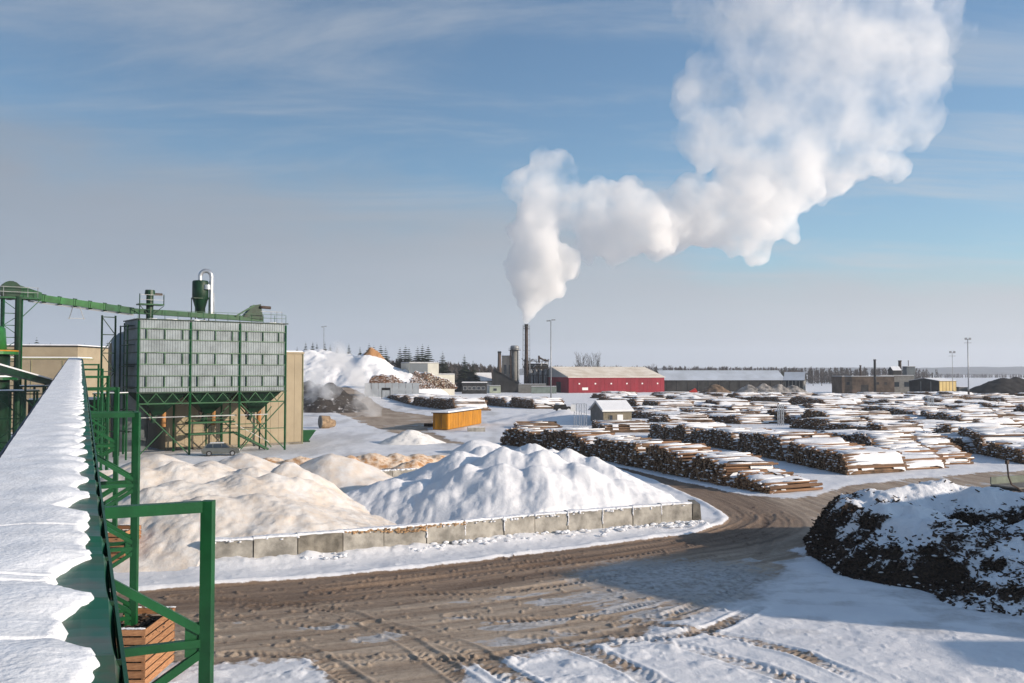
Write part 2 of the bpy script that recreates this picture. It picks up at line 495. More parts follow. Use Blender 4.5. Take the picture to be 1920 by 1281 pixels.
def build_ground():
    rr = [0.0, 3, 6, 9, 12, 15, 18, 21]
    r = 22.0
    while r < 9000:
        rr.append(r)
        k = 0.0027 if r < 62 else (0.005 if r < 150 else (0.02 if r < 700 else 0.05))
        r *= 1 + k
    rr = np.array(rr[1:] + [9000.0])
    fine = np.linspace(-R(39), R(37), 860)
    coarse = np.linspace(R(37), 2 * math.pi - R(39), 70)[1:-1]
    th = np.concatenate([fine, coarse])
    nr, nt_ = len(rr), len(th)
    RR, TH = np.meshgrid(rr, th, indexing='ij')
    x = RR * np.sin(TH); y = RR * np.cos(TH)
    x = x.ravel(); y = y.ravel(); rad = RR.ravel()
    near = (rad < 480) & (y > 5)
    xn, yn = x[near], y[near]
    ins = in_poly(xn, yn, ROAD1)
    de, arc, sd = seg_dist(xn, yn, ROAD1 + [ROAD1[0]])
    s = np.where(ins, de, -de)
    wob = 1.1 * fbm(xn * 0.45, yn * 0.45, 4, 3) + 0.5 * fbm(xn * 2.1, yn * 2.1, 3, 9)
    # the upper kerb of the road is crisp, the near side frays out
    d_e, s_e, side_e = seg_dist(xn, yn, EDGE)
    crisp = sstep(6.0, 2.0, d_e)
    ss = s + wob * (1.7 * (1 - crisp) + 0.28 * crisp)
    wid = 0.16 * crisp + 1.1 * (1 - crisp)
    mud = sstep(-wid, wid, ss)
    # half-frozen apron: grey snow on the near right side
    ice = np.zeros_like(mud)
    ax, ay = G(1290, 1085)[:2]
    apr = np.exp(-(((xn - ax) / 7.5) ** 2 + ((yn - ay) / 6.5) ** 2))
    ice = np.clip(apr * 1.15 + 0.5 * fbm(xn * 0.5, yn * 0.9, 4, 21) * apr, 0, 1)
    # ice and packed snow patches in the mud, drawn out along the way
    st = fbm(d_e * 1.5, s_e * 0.11, 4, 31)
    st2 = fbm(d_e * 4.5, s_e * 0.22, 3, 47)
    patch = sstep(0.10, 0.26, 0.75 * fbm(xn * 0.22, yn * 0.5, 5, 5) + 0.5 * st) * sstep(3.5, 8.0, d_e)
    tone = np.clip(0.5 + 1.05 * st + 0.75 * st2 + 0.25 * fbm(xn * 1.3, yn * 1.3, 3, 61), 0, 1)
    h = hill(xn, yn)
    # road bed a little below the snow, snow surface softly uneven
    h = h - 0.10 * mud + 0.05 * st * mud + 0.035 * st2 * mud
    snowy = 1 - mud
    h = h + snowy * (0.16 * fbm(xn * 0.35, yn * 0.35, 4, 71) + 0.05 * fbm(xn * 1.6, yn * 1.6, 4, 77))
    lower = sstep(1.0, -2.0, yn - (38 + 0.12 * xn))
    h = h + lower * snowy * 0.20 * np.maximum(0, fbm(xn * 0.9, yn * 1.2, 4, 83) - 0.04) * (2 - 1.3 * sstep(2, 12, xn))
    # bank of snow against the wall, deeper at its left end
    dw, aw, sw = seg_dist(xn, yn, WALL)
    bank = np.exp(-(dw / 1.0) ** 2) * (0.34 - 0.16 * aw / 30) * (1 + 1.2 * fbm(xn * 1.1, yn * 1.1, 3, 91))
    h = h + bank
    # ridge of ploughed snow along the crisp road edge
    h = h + np.exp(-((s + 0.35) / 0.3) ** 2) * 0.10 * crisp * (1 + 1.5 * fbm(xn * 0.9, yn * 0.9, 3, 97))
    # tyre tracks with tread lugs, in mud and snow
    trk = np.zeros_like(mud); groove = np.zeros_like(mud)
    close = yn < 64
    for ti, T in enumerate(TRACKS):
        d, a, sg = seg_dist(xn[close], yn[close], T)
        w = 0.34 + 0.1 * ((ti * 7) % 3) / 2
        body = sstep(w + 0.08, w - 0.08, d)
        fade = np.clip(0.75 + 1.3 * fbm(a * 0.25 + ti * 9, a * 0.0, 3, 101 + ti), 0.05, 1)
        per = 0.30 + 0.05 * (ti % 3)
        lug = np.sin(2 * math.pi * (a / per + 0.9 * d * (1 if ti % 2 else -1) / 0.4 + 0.5 * fbm(a * .8, d * 2, 2, 400 + ti))) * (0.6 + 1.2 * fbm(a * 1.1 + 7, d * 1.5, 2, 430 + ti)).clip(0, 1) * 1.4
        deep = 0.022 + 0.014 * ((ti * 5) % 4) / 3
        body = body * fade
        groove[close] = np.maximum(groove[close], body * (0.5 + 0.5 * lug))
        trk[close] = np.maximum(trk[close], body)
        hh = h[close] - body * (deep * 1.2 + deep * lug) + 0.05 * fade * np.exp(-((d - w - 0.12) / 0.10) ** 2)
        h[close] = hh
    mud = np.maximum(mud, trk * 0.72 * (0.55 + 0.9 * (fbm(xn * 1.1, yn * 1.1, 3, 111) + 0.5)).clip(0, 1))
    tone = np.clip(tone - 0.30 * groove * (trk > 0.3), 0, 1)
    # small kicked-up lumps
    lump = np.maximum(0, fbm(xn * 3.0, yn * 3.0, 2, 131) - 0.24)
    h = h + lump * 0.5 * (sstep(0.05, 0.5, mud) * 0.6 + 0.35) * (rad[near] < 70)
    z = np.zeros_like(x); z[near] = h
    far = ~near
    z[far] = 0.5 * fbm(x[far] * 0.01, y[far] * 0.01, 3, 7) * (rad[far] > 480)
    A_m = np.zeros_like(x); A_t = np.full_like(x, 0.5); A_i = np.zeros_like(x)
    A_m[near] = np.clip(mud * (1 - 0.75 * patch) * (1 - 0.72 * ice), 0, 1); A_t[near] = tone
    far_dirt = sstep(80, 95, yn) * sstep(300, 240, yn) * sstep(8, -10, xn - 0.02 * yn) * sstep(-.12, .22, fbm(xn * .16, yn * .05, 4, 141) + .4 * fbm(xn * .7, yn * .12, 3, 143))
    A_i[near] = np.clip(np.maximum(np.maximum(patch, ice) * mud + 0.25 * apr, 0.55 * far_dirt), 0, 1)
    shade_dirt = sstep(6, 11, xn) * sstep(32, 36, yn) * sstep(52, 46, yn) * sstep(-.08, .25, fbm(xn * .5, yn * .9, 5, 151))
    A_i[near] = np.maximum(A_i[near], .5 * shade_dirt)
    sand = np.zeros_like(x)
    sand[near] = sstep(2.5, 8.0, d_e) * mud
    idx = np.arange(nr * nt_).reshape(nr, nt_)
    a = idx[:-1, :]; b = idx[1:, :]
    a2 = np.roll(a, -1, 1); b2 = np.roll(b, -1, 1)
    faces = np.stack([a, a2, b2, b], -1).reshape(-1, 4)[:, ::-1]
    V = np.stack([x, y, z], 1)
    # a cap at the very middle
    fm = A_m[faces].mean(1) + A_i[faces].mean(1) * 0.5
    is_road = fm > 0.45
    att = {'mud': A_m, 'tone': A_t, 'ice': A_i, 'sand': sand}
    for nm, sel in (('ground', ~is_road), ('road', is_road)):
        f = faces[sel]
        used, inv = np.unique(f, return_inverse=True)
        me = np_mesh(nm, V[used], inv.reshape(-1, 4), M['ground'], attrs={k: v[used] for k, v in att.items()})
        o = bpy.data.objects.new(nm, me); COL.objects.link(o); props(o, kind='structure')
        ORG[o] = Vector((0, 0, 0))
def ground_material():
    m = bpy.data.materials.new('snow_and_mud'); m.use_nodes = True
    nt = m.node_tree; N, L = nt.nodes, nt.links
    b = N['Principled BSDF']
    def att(n):
        a = N.new('ShaderNodeAttribute'); a.attribute_name = n; return a.outputs['Fac']
    def noise(s, d=6, r=0.6, v=None):
        n = N.new('ShaderNodeTexNoise'); n.inputs['Scale'].default_value = s; n.inputs['Detail'].default_value = d; n.inputs['Roughness'].default_value = r
        L.new(v or tc.outputs['Object'], n.inputs['Vector']); return n.outputs[0]
    def mixc(f, a, c):
        n = N.new('ShaderNodeMix'); n.data_type = 'RGBA'
        L.new(f, n.inputs[0]) if not isinstance(f, float) else setattr(n.inputs[0], 'default_value', f)
        for i, x in ((6, a), (7, c)):
            if isinstance(x, tuple): n.inputs[i].default_value = (*x, 1)
            else: L.new(x, n.inputs[i])
        return n.outputs[2]
    def mr(v, a, c, o0=0.0, o1=1.0):
        n = N.new('ShaderNodeMapRange'); n.interpolation_type = 'SMOOTHSTEP'
        L.new(v, n.inputs[0]); n.inputs[1].default_value = a; n.inputs[2].default_value = c; n.inputs[3].default_value = o0; n.inputs[4].default_value = o1
        return n.outputs[0]
    def mth(op, a, c):
        n = N.new('ShaderNodeMath'); n.operation = op
        for i, x in ((0, a), (1, c)):
            if isinstance(x, float): n.inputs[i].default_value = x
            else: L.new(x, n.inputs[i])
        return n.outputs[0]
    tc = N.new('ShaderNodeTexCoord')
    fine = noise(3.2, 8, 0.65)
    grit = noise(14.0, 6, 0.7)
    mudc = mixc(att('tone'), (0.125, 0.079, 0.052), (0.335, 0.24, 0.168))
    sandc = mixc(att('tone'), (0.24, 0.172, 0.120), (0.57, 0.465, 0.36))
    mudc = mixc(att('sand'), mudc, sandc)
    mudc = mixc(mr(grit, 0.35, 0.75), mixc(mr(fine, 0.3, 0.7), mixc(0.35, mudc, (0.05, 0.033, 0.024)), mudc), mixc(0.22, mudc, (0.42, 0.37, 0.32)))
    icec = mixc(mr(fine, 0.35, 0.65), (0.30, 0.28, 0.26), (0.52, 0.52, 0.53))
    snow = mixc(mr(noise(0.35, 5), 0.35, 0.65), (0.76, 0.77, 0.80), (0.83, 0.835, 0.855))
    snow = mixc(mr(noise(4.0, 8, 0.75), 0.60, 0.72, 0.0, 0.6), snow, (0.40, 0.33, 0.27))
    c = mixc(att('ice'), snow, icec)
    e = mth('ADD', att('mud'), mth('MULTIPLY', mth('SUBTRACT', fine, 0.5), 0.9))
    c = mixc(mr(e, 0.30, 0.62), c, mudc)
    L.new(c, b.inputs['Base Color'])
    rg = mr(att('mud'), 0.2, 0.8, 0.72, 0.85)
    L.new(rg, b.inputs['Roughness']); b.inputs['Specular IOR Level'].default_value = 0.25
    bp = N.new('ShaderNodeBump'); bp.inputs['Distance'].default_value = 0.05; bp.inputs['Strength'].default_value = 0.8
    L.new(mth('ADD', mth('MULTIPLY', fine, 0.7), mth('MULTIPLY', grit, 0.35)), bp.inputs['Height'])
    L.new(bp.outputs[0], b.inputs['Normal'])
    return m
M['ground'] = ground_material()
build_ground()

# ------------------------------------------------------------------ far hills, haze
def build_hills():
    xs = np.linspace(-6500, 6500, 300)
    V, F = [], []
    prof = 26 + 30 * (fbm(xs * 0.0007, xs * 0, 4, 5) + 0.5) + 8 * fbm(xs * 0.012, xs * 0, 3, 8)
    rows = [(4700, 0.0), (4850, 0.75), (5100, 1.0), (5600, 0.9), (6300, 0.0)]
    for (yy, k) in rows:
        for x_, p in zip(xs, prof): V.append((x_, yy + 0.03 * x_, p * k - 0.5))
    n = len(xs)
    for r_ in range(len(rows) - 1):
        for i in range(n - 1): F.append((r_ * n + i, r_ * n + i + 1, (r_ + 1) * n + i + 1, (r_ + 1) * n + i))
    me = np_mesh('hills', np.array(V), np.array(F), mat('distant_forest', (0.055, 0.062, 0.060), 0.95, 0.3, 0.01))
    o = bpy.data.objects.new('hills', me); COL.objects.link(o); props(o, kind='structure')
build_hills()

def build_haze():
    m = bpy.data.materials.new('thin_haze'); m.use_nodes = True
    nt = m.node_tree; nt.nodes.clear()
    out = nt.nodes.new('ShaderNodeOutputMaterial'); pv = nt.nodes.new('ShaderNodeVolumePrincipled')
    pv.inputs['Color'].default_value = (0.86, 0.91, 1.0, 1)
    pv.inputs['Density'].default_value = 0.00011
    pv.inputs['Anisotropy'].default_value = 0.2
    nt.links.new(pv.outputs[0], out.inputs['Volume'])
    mb = MB(); mb.box((0, 4300, 129), (14000, 9400, 260))
    me = mb.mesh('haze', m)
    o = bpy.data.objects.new('haze', me); COL.objects.link(o); props(o, kind='stuff')
build_haze()

# ------------------------------------------------------------------ steam
def puff_mesh(name, puffs, Y0, drift, voxel, disp, seed=1, zjit=0.35, kids=10):
    """a closed skin round many puffs; puffs = (px, py, radius px) seen at distance Y0 plus drift"""
    rnd = random.Random(seed)
    bm = bmesh.new(); bmesh.ops.create_icosphere(bm, subdivisions=2, radius=1.0)
    bm.verts.ensure_lookup_table()
    tv = np.array([v.co[:] for v in bm.verts]); tf = np.array([[v.index for v in f.verts] for f in bm.faces]); bm.free()
    allb = []
    for (px, py, r) in puffs:
        Y = Y0 + drift * (px - puffs[0][0])
        rm = r * Y / FPX
        c = AT(px, py, Y + rnd.uniform(-zjit, zjit) * rm)
        allb.append((c, rm))
        if r > 9:
            for q in range(kids):
                d = Vector((rnd.gauss(0, 1), rnd.gauss(0, 1), rnd.gauss(0, 1))).normalized()
                kr = rm * rnd.uniform(.22, .46)
                kc = c + d * (rm * rnd.uniform(.72, .98))
                allb.append((kc, kr))
                for q2 in range(2 if r > 16 else 0):
                    d2 = (d + Vector((rnd.gauss(0, .7), rnd.gauss(0, .7), rnd.gauss(0, .7)))).normalized()
                    allb.append((kc + d2 * kr * .9, kr * rnd.uniform(.3, .5)))
    allb = [q for q in allb if q[1] > voxel * .8]
    VV = np.concatenate([tv * q[1] + np.array(q[0][:]) for q in allb])
    FF = np.concatenate([tf + i * len(tv) for i in range(len(allb))])
    me0 = np_mesh('tmp', VV, FF, [])
    ob = bpy.data.objects.new('tmp', me0); COL.objects.link(ob)
    md = ob.modifiers.new('r', 'REMESH'); md.mode = 'VOXEL'; md.voxel_size = voxel
    texs = []
    for sz, st in disp:
        t = bpy.data.textures.new('puff', 'CLOUDS'); t.noise_scale = sz; t.noise_depth = 2; texs.append(t)
        dm = ob.modifiers.new('d', 'DISPLACE'); dm.texture = t; dm.strength = st; dm.mid_level = 0.45; dm.texture_coords = 'GLOBAL'
    r2 = ob.modifiers.new('r2', 'REMESH'); r2.mode = 'VOXEL'; r2.voxel_size = voxel
    dg = bpy.context.evaluated_depsgraph_get()
    me = bpy.data.meshes.new_from_object(ob.evaluated_get(dg))
    bpy.data.objects.remove(ob); bpy.data.meshes.remove(me0)
    for t in texs: bpy.data.textures.remove(t)
    me.name = name
    return me
def steam_material(name, dens, nscale, lo, hi, col=(0.985, 0.985, 0.985), aniso=0.25, grad=None):
    m = bpy.data.materials.new(name); m.use_nodes = True
    nt = m.node_tree; nt.nodes.clear(); N, L = nt.nodes, nt.links
    out = N.new('ShaderNodeOutputMaterial'); pv = N.new('ShaderNodeVolumePrincipled')
    pv.inputs['Color'].default_value = (*col, 1)
    pv.inputs['Anisotropy'].default_value = aniso
    tc = N.new('ShaderNodeTexCoord')
    n = N.new('ShaderNodeTexNoise'); n.inputs['Scale'].default_value = nscale; n.inputs['Detail'].default_value = 5; n.inputs['Roughness'].default_value = 0.61
    L.new(tc.outputs['Object'], n.inputs['Vector'])
    mr = N.new('ShaderNodeMapRange'); mr.interpolation_type = 'SMOOTHSTEP'
    L.new(n.outputs[0], mr.inputs[0]); mr.inputs[1].default_value = lo; mr.inputs[2].default_value = hi; mr.inputs[3].default_value = 0.0; mr.inputs[4].default_value = dens
    d = mr.outputs[0]
    if grad:
        z0, z1, k0, k1, lo0 = grad
        sp = N.new('ShaderNodeSeparateXYZ'); L.new(tc.outputs['Object'], sp.inputs[0])
        g = N.new('ShaderNodeMapRange'); L.new(sp.outputs[2], g.inputs[0]); g.inputs[1].default_value = z0; g.inputs[2].default_value = z1; g.inputs[3].default_value = k0; g.inputs[4].default_value = k1
        mm = N.new('ShaderNodeMath'); mm.operation = 'MULTIPLY'; L.new(d, mm.inputs[0]); L.new(g.outputs[0], mm.inputs[1]); d = mm.outputs[0]
        g2_ = N.new('ShaderNodeMapRange'); L.new(sp.outputs[2], g2_.inputs[0]); g2_.inputs[1].default_value = z0; g2_.inputs[2].default_value = z1; g2_.inputs[3].default_value = lo0; g2_.inputs[4].default_value = lo
        L.new(g2_.outputs[0], mr.inputs[1])
    L.new(d, pv.inputs['Density'])
    L.new(pv.outputs[0], out.inputs['Volume'])
    return m
PLUME = [(987, 604, 5), (988, 596, 8), (989, 586, 12), (992, 574, 17), (996, 560, 24), (992, 542, 32), (1014, 530, 40), (984, 514, 34), (1020, 502, 50), (1062, 494, 28), (1008, 470, 48), (980, 488, 30), (1005, 440, 46), (1012, 405, 48), (1030, 372, 50),
         (1032, 330, 46), (1052, 305, 26), (1020, 302, 24), (992, 345, 34), (966, 347, 18), (1070, 385, 50), (1118, 372, 38), (1144, 362, 24), (1126, 425, 55), (1160, 455, 40), (1205, 415, 60), (1180, 380, 40), (1265, 410, 62), (1235, 440, 45), (1320, 405, 62),
         (1290, 365, 40), (1395, 425, 52), (1415, 470, 28), (1375, 375, 65), (1440, 395, 58), (1480, 345, 62), (1405, 320, 70), (1545, 310, 66), (1470, 270, 85), (1600, 280, 62), (1655, 300, 36), (1690, 315, 20), (1560, 210, 105), (1400, 230, 85), (1325, 255, 58), (1300, 185, 46), (1330, 140, 50),
         (1650, 190, 85), (1715, 220, 55), (1730, 150, 48), (1480, 140, 105), (1590, 100, 115), (1690, 90, 85), (1745, 50, 58), (1770, 10, 40), (1390, 80, 60), (1330, 40, 45), (1290, 5, 36), (1480, 30, 100), (1640, -10, 110), (1400, -30, 70), (1540, -70, 120), (1720, -60, 80)]
def build_steam():
    me = puff_mesh('steam_plume', PLUME, 475.0, 0.02, 1.1, [(10.0, 4.5), (4.0, 3.2), (1.8, 1.5)], 4)
    me.materials.append(steam_material('steam', 0.16, 0.045, 0.375, 0.68, col=(.9995, .998, .994), aniso=.1, grad=(45, 140, 2.0, 0.22, 0.20)))
    o = bpy.data.objects.new('steam_plume', me); COL.objects.link(o)
    props(o, 'white steam plume billowing out of the tall mill chimney', 'steam')
build_steam()
# ------------------------------------------------------------------ conveyor gallery in the foreground
GD = ray(151, 640)                 # direction the gallery runs in
GD = GD / GD.y
GP = Vector((GD.y, -GD.x, 0)).normalized()          # across, to the right
G0 = Vector((0.29, 0, CAMH - 2.35))
GW = 1.62
def gal(D, t=0.0, h=0.0):
    """point on the gallery roof: D along, t left of the right edge, h above"""
    return G0 + GD * D - GP * t + Vector((0, 0, h))
def build_gallery():
    root = thing('conveyor_gallery', 'long conveyor gallery with a snow covered roof and scalloped green edge', 'conveyor', gal(12, 0.8, -1.4))
    D0, D1 = 0.6, 118.0
    # ribbed roof sheet: shallow arcs between raised seams, seen bare along the right edge
    n = 0
    V, F = [], []
    seams = []
    rnd = random.Random(5)
    d = D0
    while d < D1:
        seams.append(d); d += rnd.uniform(0.85, 1.7)
    seams.append(D1)
    ts = [-0.05, 0.0, 0.07, 0.14, 0.22, 0.3, 0.42, 0.6, 0.9, GW + 0.03]
    mb = MB()
    for a, b in zip(seams[:-1], seams[1:]):
        k = 8 if a < 40 else 4
        for i in range(k):
            for j in range(len(ts) - 1):
                p = []
                for (u, t) in ((i, ts[j]), (i + 1, ts[j]), (i + 1, ts[j + 1]), (i, ts[j + 1])):
                    f = u / k
                    hh = 0.10 * (abs(2 * f - 1) ** 2.2) - 0.05 - (0.12 if t < 0 else 0.0) - 0.10 * max(0, 0.22 - t)
                    p.append(gal(a + (b - a) * f, t, hh))
                mb.quad(p)
    put('roof_sheet', mb, mat('weathered_green_sheet', (0.012, 0.085, 0.050), 0.35, 0.2, 2.2, col2=(0.075, 0.075, 0.052), lo=0.30, hi=0.52, spec=0.5), root, smooth=True)
    mb = MB()
    for a in seams[1:-1]:
        mb.beam(gal(a, -0.05, -0.03), gal(a, 0.62, 0.035), 0.03, 0.04)
    put('roof_seam', mb, M['green_dk'], root, kind='stuff')
    mb = MB()
    mb.beam(gal(D0, -0.07, -0.14), gal(D1, -0.07, -0.14), 0.03, 0.16)
    put('edge_flashing', mb, M['green'], root)
    mb = MB(); mb.beam(gal(D0, GW + 0.06, -0.02), gal(D1, GW + 0.06, -0.02), 0.05, 0.12)
    put('edge_rail', mb, mat('purple_grey_steel', (0.10, 0.095, 0.12), 0.6, 0.2, 1.0), root)
    mb = MB()
    for t in (0.0, GW):
        mb.beam(gal(D0, t, -0.85), gal(D1, t, -0.85), 0.04, 1.2)
    mb.beam(gal(D0, GW / 2, -1.45), gal(D1, GW / 2, -1.45), GW, 0.05)
    put('side_panel', mb, M['green_dk'], root)
    # snow on the roof: drifted waves that follow the sheets, ragged lip on the right
    Ds = []
    D = D0
    while D < D1:
        Ds.append(D); D += max(0.022, 0.0042 * D) if D > 13 else 0.0024 * max(D, 4)
    Ds = np.array(Ds)
    K = 46
    w = np.linspace(0, 1, K) ** 0.75
    ph = np.interp(Ds, seams, np.arange(len(seams)))        # whole numbers at the seams
    fr = ph - np.floor(ph)
    pid = np.floor(ph)
    rr = np.array([rnd.random() for _ in range(len(seams) + 2)])
    r1 = rr[pid.astype(int)]
    # lip: how far the snow stops short of the edge; tongues lie over the seams, bays between them
    bay = np.sin(np.pi * np.clip((fr - 0.06) / 0.86, 0, 1)) ** 0.6
    nearf = 1.0
    lip = 0.06 + (0.07 + 0.31 * r1) * bay + 0.16 * fbm(Ds * 2.3, Ds * 0, 3, 4) + 0.05 * fbm(Ds * 9, Ds * 0, 2, 6)
    lip = np.clip(lip, 0.02, 0.75)
    DD, WW = np.meshgrid(Ds, w, indexing='ij')
    T = lip[:, None] + (GW - 0.02 - lip[:, None]) * WW
    frd = fr[:, None]
    wave = np.sin(2 * np.pi * (frd - 0.15 + 0.35 * T)) * np.exp(-T / 0.32) * (0.02 + 0.05 * r1[:, None]) * np.clip(1.3 - DD / 60, .45, 1)
    wave += 0.03 * np.exp(-T / 0.4) * (np.abs(2 * frd - 1) ** 2)
    H = 0.115 + wave + 0.05 * fbm(DD * 0.55 + T * 0.5, T * 0.6, 4, 12) + 0.016 * fbm(DD * 3, T * 3, 4, 15)
    H = H - 0.05 * sstep(0.5, 0.0, (T - lip[:, None])) - 0.14 * sstep(0.05, 0.0, T - lip[:, None])
    # a few hairline cracks over the sheet joints
    for cD, kx in ((7.05, 0.10), (8.75, 0.06), (8.95, 0.07), (11.2, 0.05)):
        e = np.abs(DD - (cD + kx * (T - 0.5) + 0.02 * fbm(T * 6, T * 0, 2, 3)))
        H = H - 0.075 * np.exp(-(e / 0.020) ** 4) * sstep(0.15, 0.3, T)
    nx = len(Ds)
    base = np.array([[G0.x, G0.y, G0.z]])
    V = (base + DD.ravel()[:, None] * np.array(GD)[None] - T.ravel()[:, None] * np.array(GP)[None] + H.ravel()[:, None] * np.array([[0, 0, 1.0]])) - np.array(ORG[root])[None]
    idx = np.arange(nx * K).reshape(nx, K)
    F = np.stack([idx[:-1, :-1], idx[1:, :-1], idx[1:, 1:], idx[:-1, 1:]], -1).reshape(-1, 4)
    put('snow_cover', np_mesh('gallery_snow', V, F, M['snow_roof']), None, root, local=True)
    return root
build_gallery()

def build_trestles():
    data = [(12.74, 'nearest green support frame of the conveyor gallery, cut off by the picture edge', 1),
            (29.3, 'second green support frame of the gallery, its foot inside a wooden crate', 2),
            (45.5, 'third green support frame of the gallery, behind the second wooden crate', 2),
            (61.0, 'fourth green support frame of the gallery, mostly hidden by the nearer ones', 1),
            (77.0, 'fifth green support frame of the gallery, small, beside the sawdust heap', 1),
            (93.0, 'farthest green support frame of the gallery, next to the panelled silo', 1)]
    for D, lab, planes in data:
        foot = gal(D, -1.5); foot.z = 0
        root = thing('support_frame', lab, 'support frame', foot, 'support frames under the conveyor gallery')
        top = gal(D, 0).z - 0.02
        q = -1.5
        offs = [0.0] if planes == 1 else [0.0, 1.1]
        w = 0.17
        for oi, o_ in enumerate(offs):
            gd = Vector((GD.x, GD.y, 0)).normalized() * o_
            def pt(t, z): 
                p = gal(D, t) + gd; p.z = z; return p
            mb = MB(); mb.box8([pt(q, 0) + Vector(v) for v in ((-w/2, -w/2, 0), (w/2, -w/2, 0), (w/2, w/2, 0), (-w/2, w/2, 0))] +
                               [pt(q, top) + Vector(v) for v in ((-w/2, -w/2, 0), (w/2, -w/2, 0), (w/2, w/2, 0), (-w/2, w/2, 0))])
            put('post', mb, M['green'], root)
            mb = MB(); a = pt(1.0, 0); b_ = pt(1.0, top - 1.5)
            mb.beam(a, b_, w, w); put('post', mb, M['green'], root)
            mb = MB(); mb.beam(pt(q + w / 2 + 0.004, top - w / 2), pt(-0.09, top - w / 2), w * 0.96, w * 0.96); put('top_beam', mb, M['green'], root)
            zs = [6.05, 3.05] if planes == 1 else [6.3, 4.2, 1.9]
            for i, z in enumerate(zs):
                if D < 50:
                    mb = MB(); mb.box(pt(q + w / 2 + .09, z), (.26, .02, .50), u=-GP); put('gusset', mb, M['green'], root)
                mb = MB(); mb.beam(pt(q + w / 2, z - 0.06), pt(1.0, z - 0.06), 0.10, 0.12); put('brace', mb, M['green'], root)
                mb = MB(); mb.beam(pt(q + w / 2, z + 0.12), pt(1.0, z + 1.75), 0.09, 0.12); put('brace', mb, M['green'], root)
                mb = MB(); mb.beam(pt(q + w / 2, z - 0.22), pt(1.0, z - 1.7), 0.09, 0.12); put('brace', mb, M['green'], root)
        if planes == 2:
            gd = Vector((GD.x, GD.y, 0)).normalized() * 1.1
            p0 = gal(D, q); p1 = p0 + gd
            for z in (top - w / 2, 4.2):
                mb = MB(); mb.beam(Vector((p0.x, p0.y, z)), Vector((p1.x, p1.y, z)), 0.12, 0.14)
                put('tie_beam', mb, M['green'], root)
build_trestles()

# ------------------------------------------------------------------ wooden crates round the feet of the frames
def build_crate(c, u, lx, ly, h, label):
    root = thing('wooden_crate', label, 'crate', c, 'slatted wooden crates under the gallery')
    u = Vector(u).normalized(); n = Vector((-u.y, u.x, 0))
    rnd = random.Random(int(c[1] * 10))
    org = Vector(c)
    nb = 7
    bh = h / nb
    # boards on four sides, all one shared mesh per side length
    for (ax, off, ln) in ((u, -n * ly / 2, lx), (u, n * ly / 2, lx), (n, -u * (lx / 2 - 0.02), ly - 0.06), (n, u * (lx / 2 - 0.02), ly - 0.06)):
        mb = MB(); mb.box((0, 0, 0), (ln, 0.025, bh * 0.80), u=ax)
        me = mb.mesh('crate_board', M['slat'])
        for i in range(nb):
            o = put('slat', me, None, root, local=True)
            o.location = off + Vector((0, 0, bh * (i + 0.5) + rnd.uniform(-0.008, 0.008)))
    for sx in (-1, 1):
        for sy in (-1, 1):
            mb = MB(); p = org + u * sx * (lx / 2 - 0.09) + n * sy * (ly / 2 - 0.06)
            mb.beam(p, p + Vector((0, 0, h * 0.99)), 0.08); put('corner_post', mb, M['slat'], root)
    mb = MB()
    for i in range(260):
        p = org + u * rnd.uniform(-lx / 2 + .1, lx / 2 - .1) + n * rnd.uniform(-ly / 2 + .1, ly / 2 - .1) + Vector((0, 0, h * 0.80 + rnd.uniform(-0.1, 0.12)))
        a = rnd.uniform(0, 6.3)
        mb.box(p, (rnd.uniform(.15, .4), rnd.uniform(.05, .14), .03), u=(math.cos(a), math.sin(a), rnd.uniform(-.5, .5)))
    mb.box(org + Vector((0, 0, h * 0.38)), (lx - .12, ly - .12, h * 0.72), u=u)
    put('bark_filling', mb, M['barkchip'], root, kind='stuff')
    mb = MB()
    for i in range(30):
        p = org + u * rnd.uniform(-lx / 2, lx / 2) + n * (ly / 2 * rnd.choice((-1, 1))) + Vector((0, 0, h))
        mb.blob(p, .12, .06, .03, rnd)
    put('snow_cover', mb, M['snow'], root, kind='stuff')
def crates():
    p = gal(29.3, -1.5)
    c = Vector((X_AT(262, 29.6), 29.9, 0.0))
    build_crate(c, (1, 0.02, 0), 1.42, 2.6, 1.86, 'slatted wooden crate full of bark at the foot of the second green frame')
    c = Vector((X_AT(213, 46.5), 46.9, 0.0))
    build_crate(c, (1, 0.02, 0), 1.95, 2.2, 1.86, 'slatted wooden crate beside the left end of the low concrete wall')
crates()

